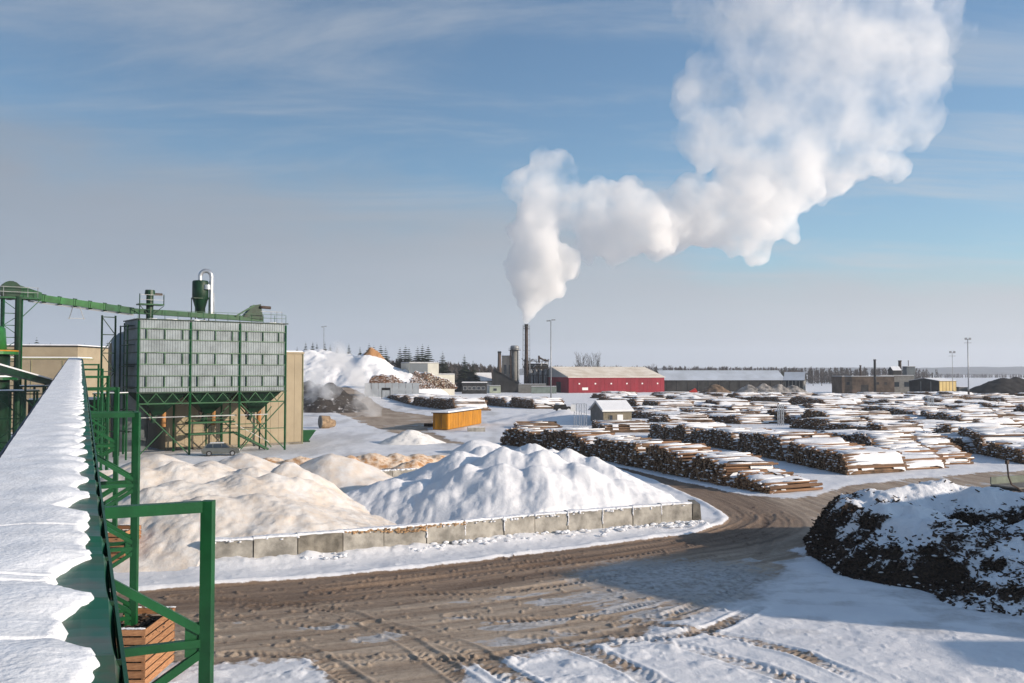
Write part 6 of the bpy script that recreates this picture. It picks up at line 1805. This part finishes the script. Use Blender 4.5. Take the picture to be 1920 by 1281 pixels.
    for (px, Y_, w_, h_, mm, lab) in ((972, 448, 14, 4.2, M['greywall'], 'long grey container left of the smoke stack foot'), (996, 440, 12.5, 3.2, mat('greenish_container', (.20, .24, .21), .7, .1, .5), 'greenish grey container right below the boiler house'), (918, 445, 5.5, 3.5, mat('pale_green_hut', (.42, .46, .36), .7, .1, .5), 'pale green hut left of the fuel shed'), (902, 448, 4.5, 3.6, M['white'], 'white cabin between bus sheds and fuel shed')):
        bb = box_building('site_container', lab, 'container', 0, w_, 0, 3, h_, mm, FB(X_AT(px, Y_), Y_), M['darkwall'], 'containers below the boiler house')
        if w_ < 8: wall_window(FB(X_AT(px, Y_), Y_), bb, w_ * .35, 1.2, w_ * .3, 1.2, -.04)
    bb = box_building('dark_office', 'low dark office building with a window band, far left of the stack', 'building', 0, 12, 0, 8, 5.4, M['darkwall'], FB(X_AT(866, 430), 430), M['white'])
    for i in range(5): wall_window(FB(X_AT(866, 430), 430), bb, .8 + i * 2.2, 2.0, 1.6, 1.5, -.04, frame=M['white'])
    r_, F, rf = gable_house('pale_house', 'pale house with a brown roof edge behind the dark office', 'house', (X_AT(890, 470), 470), (1, .1), 9, 8, 6.0, 10, mat('cream_wall', (.52, .49, .43), .8, .08, .4), M['rust'], .3, True)
    # grey and white clad building on the left hill
    zz = 4.0
    def FG(s, d, z): return Vector((X_AT(768, 350), 350, 0)) + Vector((.93, .36, 0)) * s + Vector((-.36, .93, 0)) * d + Vector((0, 0, z + (zz if z > 0 else 0)))
    g = box_building('clad_building', 'grey and cream clad building right of the snowy hill', 'building', 0, 12, 0, 14, 10.0, mat('cream_cladding', (.55, .54, .47), .7, .05, .4), FG, M['steel'])
    gm = mat('dark_grey_cladding', (.14, .16, .175), .7, .05, .4)
    mb = MB(); mb.box8([FG(-.02, -.08, .1), FG(7.4, -.08, .1), FG(7.4, -.003, .1), FG(-.02, -.003, .1), FG(-.02, -.08, 9.9), FG(7.4, -.08, 9.9), FG(7.4, -.003, 9.9), FG(-.02, -.003, 9.9)]); put('grey_panel', mb, gm, g)
    g = box_building('clad_annexe', 'lower cream annexe on the right of the clad building', 'building', 12.3, 19, 1, 9, 5.4, mat('cream_annexe', (.56, .54, .47), .7, .05, .4), FG, M['steel'])
    w = thing('retaining_wall', 'pale retaining wall, tinted shade-blue, of the terrace below the brown log wall', 'wall', (X_AT(730, 290), 290, 0))
    for i in range(8):
        a = Vector((X_AT(684, 288) + i * 2.15, 288 + i * .6, 0))
        mb = MB(); mb.box(a + Vector((1.05, 0, 3.3)), (2.1, .5, 7.0), u=(1, .28, 0)); put('panel', mb, mat('shaded_pale_concrete', (.30, .33, .36), .8, .08, .5) if i == 0 else bpy.data.materials['shaded_pale_concrete'], w)  # the wall's bluish shade is put into its darker colour
    gate = thing('gate_frame', 'small dark gate frame standing in front of the retaining wall', 'gate', (X_AT(724, 282), 282, 0))
    x = X_AT(724, 282)
    for dx in (-1.3, 1.3):
        mb = MB(); mb.beam((x + dx, 282, 0), (x + dx, 282, 5.2), .22); put('post', mb, M['darkwall'], gate)
    mb = MB(); mb.box((x, 282, 5.0), (2.8, .3, .8)); put('crossbar', mb, M['darkwall'], gate)
build_mill()

# ------------------------------------------------------------------ hut, container, masts and small things of the yard
def build_yard_things():
    P = G(1128, 798)
    u = Vector((.95, .31, 0)).normalized()
    r_, F, rf = gable_house('brick_hut', 'small tan hut with a snowy roof and white door in the log yard', 'hut', (P.x + .2, P.y - 1.5), u, 5.9, 6.2, 2.9, 4.45, M['hut'], M['white'], .4, True, gable_m=mat('grey_gable_wall', (.20, .195, .18), .9, .1, 1))
    wall_window(F, r_, 2.85, .05, 1.2, 2.05, -.02, 'door', M['white'])
    wall_window(F, r_, 1.2, .9, .65, 1.1, -.02, 'window', M['glass'], M['hut'])
    # yellow container
    c0 = G(839, 807)
    u = Vector((.255, .967, 0)).normalized()
    n = Vector((-u.y, u.x, 0))
    def F(s, d, z): return c0 + u * s + n * d + Vector((0, 0, z))
    root = thing('yellow_container', 'ochre yellow site container with a snow covered roof', 'container', c0)
    mb = MB(); mb.box8([F(0, 0, .1), F(20.5, 0, .1), F(20.5, 2.7, .1), F(0, 2.7, .1), F(0, 0, 2.95), F(20.5, 0, 2.95), F(20.5, 2.7, 2.95), F(0, 2.7, 2.95)]); put('body', mb, M['yellow'], root)
    for i in range(14):
        s = .1 + i * 1.46
        mb = MB(); mb.box8([F(s, -.05, .15), F(s + 1.36, -.05, .15), F(s + 1.36, -.004, .15), F(s, -.004, .15), F(s, -.05, 2.85), F(s + 1.36, -.05, 2.85), F(s + 1.36, -.004, 2.85), F(s, -.004, 2.85)]); put('panel', mb, M['yellow'], root)
    for d in (.15, 1.4):
        mb = MB(); mb.box8([F(-.06, d, .2), F(-.004, d, .2), F(-.004, d + 1.12, .2), F(-.06, d + 1.12, .2), F(-.06, d, 2.8), F(-.004, d, 2.8), F(-.004, d + 1.12, 2.8), F(-.06, d + 1.12, 2.8)]); dr = put('door', mb, M['yellow'], root)
        mb = MB(); mb.beam(F(-.09, d + .95, .3), F(-.09, d + .95, 2.7), .05); put('lock_rod', mb, M['rust'], dr)
    mb = MB(); mb.box8([F(-.25, -.3, 2.96), F(20.8, -.3, 2.96), F(20.8, 2.95, 2.96), F(-.25, 2.95, 2.96), F(-.25, -.3, 3.08), F(20.8, -.3, 3.08), F(20.8, 2.95, 3.08), F(-.25, 2.95, 3.08)]); rf = put('roof', mb, M['darkwall'], root)
    mb = MB(); mb.box8([F(-.2, -.25, 3.085), F(20.75, -.25, 3.085), F(20.75, 2.9, 3.085), F(-.2, 2.9, 3.085), F(-.1, -.15, 3.3), F(20.65, -.15, 3.3), F(20.65, 2.8, 3.3), F(-.1, 2.8, 3.3)]); put('snow_cover', mb, M['snow'], rf)
    # concrete trough beside it and planks
    c = G(893, 809); t = thing('concrete_trough', 'flat grey concrete trough to the right of the yellow container', 'trough', c)
    mb = MB(); mb.box(c + Vector((0, 0, .35)), (3.0, 1.4, .7), u=(1, .1, 0)); put('body', mb, M['concrete'], t)
    mb = MB(); mb.box(c + Vector((0, 0, .75)), (2.8, 1.2, .1), u=(1, .1, 0)); put('snow_cover', mb, M['snow'], t)
    c = G(808, 800); t = thing('timber_beam', 'dark beam lying on the snow left of the yellow container', 'beam', c)
    mb = MB(); mb.box(c + Vector((0, 0, .3)), (2.6, .7, .6), u=(1, -.3, 0)); put('body', mb, M['barkchip'], t)
    # floodlight masts
    def mast(px, py0, py1, Y, lab, heads, r=.16):
        x = X_AT(px, Y); z1 = Z_AT(py1, Y)
        m_ = thing('light_mast', lab, 'light mast', (x, Y, 0), 'floodlight masts of the timber yard')
        mb = MB(); mb.tube((x, Y, -.3), (x, Y, z1 - .3), r * 1.3, r * .7, 10); put('pole', mb, M['steel'], m_, smooth=True)
        mb = MB(); mb.tube((x, Y, 0), (x, Y, 2.6), r * 1.9, r * 1.8, 10); put('base', mb, M['rust'], m_)
        if heads == 2:
            mb = MB(); mb.beam((x - 1.1, Y, z1 - .2), (x + 1.1, Y, z1), .12); put('crossarm', mb, M['steel'], m_)
            for dx, dz in ((-.75, -.22), (.75, .08)):
                mb = MB(); mb.box((x + dx, Y - .1, z1 + dz - .08), (1.1, .6, .28)); put('floodlight', mb, M['steel'], m_)
        else:
            mb = MB(); mb.box((x, Y, z1 - 1.8), (2.6, 1.2, .14)); put('platform', mb, M['steel'], m_)
            mb = MB(); mb.box((x, Y, z1 - .3), (2.4, .2, .14)); put('crossarm', mb, M['steel'], m_)
            for dx in (-.85, .85):
                mb = MB(); mb.box((x + dx, Y - .2, z1 - .1), (.8, .5, .9)); put('floodlight', mb, M['steel'], m_)
    mast(1033, 765, 600, 256, 'tall light mast with two flat lamps left of the red warehouse', 2)
    mast(1815, 745, 635, 372, 'tallest light mast on the right, in front of the frozen lake', 4, .22)
    mast(1785.5, 740, 660, 385, 'thin light mast in front of the yellow building', 1, .12) if False else mast(1785.5, 737, 660, 392, 'thin light mast at the front of the yellow building', 4, .12)
    mast(607, 700, 612, 420, 'light mast above the spruces on the left skyline', 2, .16)
    # lattice stands
    def stand(px, py, Y, h, w_, lab, three):
        c = Vector((X_AT(px, Y), Y, 0))
        t = thing('lattice_stand', lab, 'lattice stand', c, 'galvanised lattice stands among the log piles')
        k = 3 if three else 2
        for i in range(k):
            x0 = c.x + (i - (k - 1) / 2) * w_ * 1.15
            for dx in (-w_ * .28, w_ * .28):
                for dy in (0, w_ * .5):
                    mb = MB(); mb.beam((x0 + dx, Y + dy, 0), (x0 + dx, Y + dy, h), .09); put('upright', mb, M['silver'], t)
            z = .3; j = 0
            while z < h - .4:
                mb = MB(); mb.beam((x0 + (-1 if j % 2 else 1) * w_ * .28, Y - .01, z), (x0 + (1 if j % 2 else -1) * w_ * .28, Y - .01, z + .5), .055); put('brace', mb, M['silver'], t)
                z += .5; j += 1
        mb = MB(); mb.beam((c.x - w_ * 1.8, Y - .05, h), (c.x + w_ * 1.2, Y - .05, h), .10); put('top_rail', mb, M['silver'], t)
        if three:
            mb = MB(); mb.box((c.x - w_ * 1.7, Y - .06, h - .8), (.9, .06, 1.3)); put('plate', mb, M['white'], t)
    stand(1088, 800, 166, 4.3, .80, 'three galvanised lattice stands side by side left of the brick hut', True)
    stand(1463, 797, 170, 4.0, .62, 'pair of thin lattice stands in front of a dark log row', False)
    stand(1744, 770, 240, 3.6, .9, 'faint lattice stand far in the yard below the yellow building', False)
    # small loader half buried in snow
    c = Vector((X_AT(1056, 215), 215, 0)); t = thing('snowed_loader', 'dark wheeled machine under snow beside the tall light mast', 'loader', c)
    for (dx, dz, r_) in ((-.9, 1.0, .95), (1.3, .95, 1.05)):
        mb = MB(); mb.tube(c + Vector((dx, -.5, dz)), c + Vector((dx, .3, dz)), r_, r_, 16); w = put('wheel', mb, M['rubber'], t)
        mb = MB(); mb.tube(c + Vector((dx, -.54, dz)), c + Vector((dx, -.5, dz)), r_ * .5, r_ * .5, 12); put('rim', mb, M['white'], w)
    mb = MB(); mb.box8([c + Vector(v) for v in ((-2.4, -.3, 1.2), (1.2, -.3, 1.0), (1.2, .9, 1.0), (-2.4, .9, 1.2), (-2.2, -.2, 2.3), (.6, -.2, 2.5), (.6, .8, 2.5), (-2.2, .8, 2.3))]); put('body', mb, M['darkwall'], t)
    mb = MB(); mb.beam(c + Vector((-2, 0, 1.8)), c + Vector((-4.6, 0, 2.6)), .35, .3); put('boom', mb, M['rust'], t)
    mb = MB(); mb.blob(c + Vector((-.9, .3, 2.55)), 1.3, .6, .3); put('snow_cover', mb, M['snow'], t, smooth=True)
    # stump lying on its side
    c = G(610, 803); t = thing('cut_stump', 'thick sawn trunk section lying on the snow by the steaming heap', 'stump', c)
    d = Vector((.80, -.45, 0)).normalized() * -1
    d = Vector((.86, .5, 0)).normalized()
    mb = MB(); mb.tube(c - d * .9 + Vector((0, 0, 1.15)), c + d * .7 + Vector((0, 0, 1.1)), 1.2, 1.12, 18); put('bark_body', mb, mat('tan_bark', (.34, .24, .15), .9, .25, 1.5), t)
    mb = MB(); mb.tube(c - d * 1.02 + Vector((0, 0, 1.15)), c - d * .9 + Vector((0, 0, 1.15)), 1.16, 1.2, 18); put('sawn_face', mb, M['greywall'], t)
    mb = MB(); mb.tube(c + d * .7 + Vector((.1, 0, .9)), c + d * 1.7 + Vector((.1, 0, .8)), .85, .6, 12); put('root_flare', mb, bpy.data.materials['tan_bark'], t)
    # red machine by the sheds
    c = Vector((X_AT(1302, 400), 400, 0)); t = thing('red_loader', 'tiny red machine between red warehouse and long shed', 'loader', c)
    mb = MB(); mb.box8([c + Vector(v) for v in ((-2.2, 0, .6), (2.0, 0, .6), (2.0, 2, .6), (-2.2, 2, .6), (-2.0, .1, 2.0), (.4, .1, 3.3), (.4, 1.9, 3.3), (-2.0, 1.9, 2.0))]); put('body', mb, mat('red_paint', (.45, .03, .02), .5, .1, 1), t)
    for dx in (-1.3, 1.3):
        mb = MB(); mb.tube(c + Vector((dx, -.2, .7)), c + Vector((dx, .4, .7)), .7, .7, 12); put('wheel', mb, M['rubber'], t)
    # brush heaps in front of the long shed
    for k, (px0, px1, h_, mm, lab) in enumerate(((1318, 1362, 5.4, mat('brown_brush', (.17, .115, .075), .95, .3, .5), 'brown heap of chips in front of the long dark shed'), (1390, 1500, 5.0, mat('grey_brush', (.30, .28, .26), .95, .3, .4), 'long grey heap of snowy brushwood in front of the long shed'))):
        Y = 425
        x0, x1 = X_AT(px0, Y), X_AT(px1, Y); w_ = x1 - x0
        kk = max(1, int(w_ / 7))
        heap('brush_heap', lab, 'brush heap', [(x0 + w_ * (i + .5) / kk, Y, h_ * (1 - .25 * abs(i - kk * .35) / kk), .75, 1.2) for i in range(kk)], x0 - 8, x1 + 8, Y - 9, Y + 9, .5, mm, 1.2, .35, 160 + k, smooth_k=.3, fine=.7)
    # timber trailer at the right edge
    c = Vector((X_AT(1905, 66), 66.0, 0)); u = Vector((.92, .38, 0)).normalized(); n = Vector((-u.y, u.x, 0))
    t = thing('timber_trailer', 'empty timber trailer with a bent stake, at the right edge of the road', 'trailer', c)
    def P(x, y, z): return c + u * x + n * y + Vector((0, 0, z))
    x0 = -1.5
    mb = MB(); mb.box8([P(x0, -1.2, 1.45), P(7, -1.2, 1.45), P(7, 1.2, 1.45), P(x0, 1.2, 1.45), P(x0, -1.2, 1.62), P(7, -1.2, 1.62), P(7, 1.2, 1.62), P(x0, 1.2, 1.62)]); put('deck', mb, M['darkwall'], t)
    for i in range(9):
        mb = MB(); mb.box(P(x0 + .48 + i * .93, 0, 1.68), (.86, 2.3, .10), u=u); put('deck_board', mb, M['greywall'], t)
    mb = MB(); mb.box8([P(x0 + .1, 1.15, 1.7), P(7, 1.15, 1.7), P(7, 1.24, 1.7), P(x0 + .1, 1.24, 1.7), P(x0 + .1, 1.15, 2.25), P(7, 1.15, 2.25), P(7, 1.24, 2.25), P(x0 + .1, 1.24, 2.25)]); put('headboard', mb, mat('grey_green_board', (.20, .23, .19), .8, .15, 1), t)
    for i in range(5):
        for y in (-1.05, 1.05):
            mb = MB(); mb.beam(P(x0 + .5 + i * 1.5, y, 0), P(x0 + .5 + i * 1.5, y, 1.45), .15); put('leg', mb, M['dark'], t)
    mb = MB(); mb.beam(P(x0 + .5, 0, .9), P(7, 0, .9), .5, .4); put('chassis', mb, M['dark'], t)
    for x in (1.6, 2.9):
        for y in (-1.0, 1.0):
            mb = MB(); mb.tube(P(x, y - .15, .5), P(x, y + .15, .5), .5, .5, 14); put('wheel', mb, M['rubber'], t)
    mb = MB(); pts = [P(x0 + .5, -1.25, 1.3), P(x0 - .2, -1.25, 1.75), P(x0 - .75, -1.2, 2.0), P(x0 - 1.05, -1.2, 2.6), P(x0 - 1.15, -1.2, 3.5)]
    mb.path(pts, .06, 8); put('bent_stake', mb, M['rust'], t)
    mb = MB(); mb.box(P(x0 - 1.15, -1.2, 3.62), (.22, .18, .26), u=u); put('lamp', mb, M['rust'], t)
build_yard_things()

# ------------------------------------------------------------------ trees
def spruce_mesh(h, seed):
    rnd = random.Random(seed); mb = MB()
    tiers = 24
    for k in range(tiers):
        f = k / (tiers - 1)
        z = h * (.06 + .94 * f)
        R_ = h * .21 * (1 - f) ** .85 * rnd.uniform(.8, 1.15) + .06
        nb = 11 if f < .8 else 6
        a0 = rnd.uniform(0, 6.3)
        for i in range(nb):
            a = a0 + 6.283 * i / nb + rnd.uniform(-.2, .2)
            r = R_ * rnd.uniform(.65, 1.12)
            c, s = math.cos(a), math.sin(a)
            droop = r * rnd.uniform(.25, .5)
            w = r * rnd.uniform(.5, .75)
            tip = Vector((c * r, s * r, z - droop)); mid = Vector((c * r * .55, s * r * .55, z - droop * .35))
            n = Vector((-s, c, 0))
            base = Vector((0, 0, z + h * .012))
            mb.quad([base, mid - n * w + Vector((0, 0, -.1 * r)), tip, mid + Vector((0, 0, .06 * r))])
            mb.quad([base, mid + Vector((0, 0, .06 * r)), tip, mid + n * w + Vector((0, 0, -.1 * r))])
    return mb.mesh('spruce_crown', M['spruce'])
def bare_mesh(h, seed, spread=.32, n=16):
    rnd = random.Random(seed); mb = MB()
    def br(p, d, L_, r, lev):
        q = p + d * L_
        mb.tube(p, q, r, r * .55, 4 if lev else 5, 0, False)
        if lev >= 3: return
        for i in range(n if lev == 0 else 5 if lev == 1 else 4):
            f = rnd.uniform(.28, 1) if lev == 0 else rnd.uniform(.2, 1)
            a = rnd.uniform(0, 6.3)
            e = Vector((math.cos(a), math.sin(a), 0))
            dd = (d * rnd.uniform(.55, 1) + e * rnd.uniform(.35, .8) * (spread / .32) + Vector((0, 0, .25))).normalized()
            br(p + d * (L_ * f), dd, L_ * rnd.uniform(.32, .5) * (1.15 - .5 * f if lev == 0 else 1), r * .45, lev + 1)
    br(Vector((0, 0, h * .05)), Vector((rnd.uniform(-.04, .04), rnd.uniform(-.04, .04), 1)).normalized(), h * .72, h * .009, 0)
    return mb.mesh('bare_crown', M['twig'])
def trunk_mesh(h, r):
    mb = MB(); mb.tube((0, 0, -.3), (0, 0, h), r, r * .6, 8); return mb.mesh('trunk', M['trunk'])
SPR = [spruce_mesh(10, 60 + k) for k in range(4)]
BAR = [bare_mesh(10, 80 + k) for k in range(4)]
TRK = trunk_mesh(1.6, .20)
def tree(kind, px, py_top, Y, lab, group, k=0, wide=1.0, rz=0.0, base=None):
    x = X_AT(px, Y); b = gz(x, Y) if base is None else base
    h = Z_AT(py_top, Y) - b
    t = thing('spruce_tree' if kind == 's' else 'bare_tree', lab, 'tree', (x, Y, b), group)
    sc_ = h / 10 if kind == 's' else h / 11.0
    c = put('crown', (SPR if kind == 's' else BAR)[k % 4], None, t, local=True)
    c.scale = (sc_ * wide, sc_ * wide, sc_); c.rotation_euler = (0, 0, rz)
    c2 = put('trunk', TRK, None, t, local=True); c2.scale = (sc_, sc_, sc_)
def build_trees():
    rnd = random.Random(31)
    L1 = [(557, 650), (573, 641), (586, 641), (594, 643), (609, 641), (619, 646), (632, 651), (654, 645), (675, 650)]
    names = ['first', 'second', 'third', 'fourth', 'fifth', 'sixth', 'seventh', 'eighth', 'ninth']
    for i, (px, py) in enumerate(L1):
        tree('s', px, py, 430, f'{names[i]} small dark spruce from the left on the snowy hill skyline', 'spruces on the skyline of the snowy hill', i, 1.25, rnd.uniform(0, 6), base=8)
    L2 = [(692, 645, 'spruce just left of the chip pile on the hill'), (701, 648, 'short spruce touching the chip pile on the hill'), (714, 646, 'spruce right of the chip pile on the hill'), (723, 651, 'small spruce second to the right of the chip pile'),
          (750, 652, 'tall spruce, left of the twin above the clad building'), (760, 648, 'tall spruce standing close beside another one, left of the main clump'), (767, 652, 'spruce between the twin and the tall main clump'), (783, 650, 'left spruce of the tall clump above the clad building'), (792, 646, 'tallest spruce, in the middle of the clump above the clad building'), (803, 648, 'right spruce of the tall clump above the clad building'),
          (830, 660, 'single spruce right of the clad building'), (871, 665, 'spruce rising from the brown wood left of the chimneys'), (887, 676, 'small spruce at the edge of the brown wood')]
    for i, (px, py, lab) in enumerate(L2):
        tree('s', px, py, 470 + 6 * (i % 3), lab, 'spruces behind the hill and the clad building', i + 1, 1.75, rnd.uniform(0, 6))
    for i, (px, py, lab) in enumerate(((68, 634, 'dark round spruce above the left beige building'), (158, 645, 'spruce seen through the gap left of the conveyor pylon'), (201, 640, 'spruce behind the conveyor pylon'))):
        tree('s', px, py, 430, lab, 'spruces behind the beige buildings', i, 1.7 if i == 0 else 1.2, rnd.uniform(0, 6))
    B = [(1085, 652, 'leftmost tall bare tree above the red warehouse roof'), (1093, 649, 'second tall bare tree above the red warehouse roof'), (1104, 651, 'third tall bare tree above the red warehouse roof'), (1112, 649, 'fourth tall bare tree above the red warehouse roof'), (1121, 654, 'rightmost of the tall bare trees above the red warehouse')]
    for i, (px, py, lab) in enumerate(B): tree('b', px, py, 640, lab, 'tall bare trees behind the red warehouse', i, .75, rnd.uniform(0, 6))
    for i, (px, py, lab) in enumerate(((1086, 678, 'low dark bush on the roof line of the red warehouse'), (1120, 676, 'second low dark bush behind the red warehouse roof'))):
        tree('s', px, py, 600, lab, 'dark bushes behind the red warehouse', i, 3.0, rnd.uniform(0, 6))
    B = [(1220, 678), (1232, 682), (1250, 678), (1282, 684), (1298, 682), (1330, 684), (1360, 681), (1392, 688), (1404, 688), (1434, 681), (1450, 688), (1502, 688), (1524, 685), (1540, 683), (1560, 690), (1568, 690), (1475, 692), (1312, 688)]
    where = ['above the right end of the red warehouse', 'above the long dark shed', 'above the gabled shed and the brown mill']
    for i, (px, py) in enumerate(B):
        w_ = lambda q: 0 if q < 1245 else 1 if q < 1470 else 2
        od = sorted(q for q, _ in B if w_(q) == w_(px)).index(px)
        tree('b', px, py, 700, ('leftmost', 'second', 'third', 'fourth', 'fifth', 'sixth', 'seventh', 'eighth', 'ninth', 'tenth')[od] + f' bare grey tree{" from the left" if od else ""} {where[0 if px < 1245 else 1 if px < 1470 else 2]}', 'bare trees on the far skyline ' + where[0 if px < 1245 else 1 if px < 1470 else 2], i, 1.7, rnd.uniform(0, 6))
    tree('s', 1466, 688, 560, 'dark pointed spruce next to the gabled shed', 'spruces by the sheds', 2, 1.1)
    tree('s', 1328, 686, 560, 'dark pointed spruce above the middle of the long shed', 'spruces by the sheds', 1, 1.0)
    # the woods behind, one mass each
    def wood(name, px0, px1, Y, h0, h1, n, lab, seed, dens=60):
        r = random.Random(seed); mb = MB()
        x0, x1 = X_AT(px0, Y), X_AT(px1, Y)
        for i in range(n):
            x = r.uniform(x0, x1); y = Y + r.uniform(0, 90)
            h = (h0 + (h1 - h0) * (x - x0) / (x1 - x0)) * r.uniform(.62, 1.05)
            for k in range(dens):
                a = r.uniform(0, 6.3); f = r.uniform(.05, 1)
                rr = h * .17 * (1.15 - f) ** .5 * r.uniform(.2, 1)
                p = Vector((x + rr * math.cos(a), y + rr * math.sin(a), h * f))
                q = p + Vector((r.uniform(-.8, .8), r.uniform(-.5, .5), r.uniform(.8, 2.6))) * (h / 16)
                w_ = Vector((r.uniform(.15, .5), r.uniform(-.2, .2), 0)) * (h / 16)
                mb.quad([p - w_, p + w_, q])
            mb.beam((x, y, 0), (x, y, h * .8), .2, .2)
        o = put(name, mb, M['twig'], None, kind='stuff'); o['label'] = lab
    wood('woodland', 640, 960, 560, 19, 13.5, 420, 'brown leafless wood on the left skyline', 3, 130)
    wood('woodland', -250, 330, 470, 24, 21, 420, 'leafless wood behind the beige buildings', 4, 120)
    wood('woodland', 1010, 1780, 820, 16.5, 13.5, 900, 'thin grey line of distant trees behind the warehouses', 5)
    wood('woodland', 1740, 2100, 1900, 9, 7, 700, 'far line of trees on the shore of the frozen lake', 6)
build_trees()

# ------------------------------------------------------------------ the hall beside the yard whose shadow lies over the foreground
def build_shade_hall():
    """stands to the right, out of the picture; its gable and lean-to throw the long shadow over the foreground"""
    root = thing('storage_hall', 'grey storage hall with gable and lean-to, right of the yard, outside the picture', 'building', (46, 36, 0))
    prof = [(25.0, 0), (25.0, 11.1), (30.2, 13.6), (47.0, 8.6), (47.0, 0)]
    x0, x1 = 45.0, 80.0
    mb = MB()
    mb.quad([(x0, y, z) for y, z in prof][::-1]); mb.quad([(x1, y, z) for y, z in prof])
    mb.quad([(x0, 25, 0), (x0, 25, 11.1), (x1, 25, 11.1), (x1, 25, 0)]); mb.quad([(x1, 47, 0), (x1, 47, 8.6), (x0, 47, 8.6), (x0, 47, 0)])
    put('wall', mb, M['sheet'], root)
    for (ya, za, yb, zb) in ((24.8, 11.02, 30.2, 13.62), (47.3, 8.52, 30.2, 13.62)):
        mb = MB(); mb.box8([(x0 - .2, ya, za), (x1 + .2, ya, za), (x1 + .2, yb, zb), (x0 - .2, yb, zb), (x0 - .2, ya, za + .15), (x1 + .2, ya, za + .15), (x1 + .2, yb, zb + .15), (x0 - .2, yb, zb + .15)]); rf = put('roof', mb, M['steel'], root)
    mb = MB(); mb.box8([(x0 + .6, 8, 0), (x1, 8, 0), (x1, 24.95, 0), (x0 + .6, 24.95, 0), (x0 + .6, 8, 7.6), (x1, 8, 7.6), (x1, 24.95, 8.6), (x0 + .6, 24.95, 8.6)]); put('lean_to', mb, M['sheet'], root)
    mb = MB(); mb.box8([(x0 + .3, 20.0, 8.8), (x0 + 6, 20.0, 8.8), (x0 + 6, 23.6, 8.8), (x0 + .3, 23.6, 8.8), (x0 + .3, 20.6, 9.6), (x0 + 6, 20.6, 9.6), (x0 + 6, 23.2, 9.6), (x0 + .3, 23.2, 9.6)]); put('roof_vent', mb, M['steel'], root)
    mb = MB(); mb.box((x0 - .05, 35, 2.6), (.1, 5, 5.2)); put('gate', mb, M['darkwall'], root)
build_shade_hall()

# ------------------------------------------------------------------ steam drifting off the dark bark heap
def build_small_steam():
    pf = [(700, 775, 12), (715, 755, 12), (660, 765, 16), (630, 660, 18), (600, 728, 20), (618, 706, 24), (640, 690, 22), (660, 700, 20), (672, 722, 17), (680, 745, 16), (650, 676, 16), (610, 690, 18), (585, 712, 18), (690, 760, 12), (580, 745, 16), (576, 775, 12), (628, 728, 20), (600, 680, 16)]
    me = puff_mesh('heap_steam', pf, 205.0, 0.0, .8, [(5.0, 3.2), (2.0, 1.4)], 6, zjit=.6)
    me.materials.append(steam_material('heap_steam', 0.55, 0.17, 0.40, 0.78, col=(.999, .999, .999), aniso=.2))
    o = bpy.data.objects.new('heap_steam', me); COL.objects.link(o)
    props(o, 'thin steam drifting off the dark bark heap beside the beige hall', 'steam')
build_small_steam()
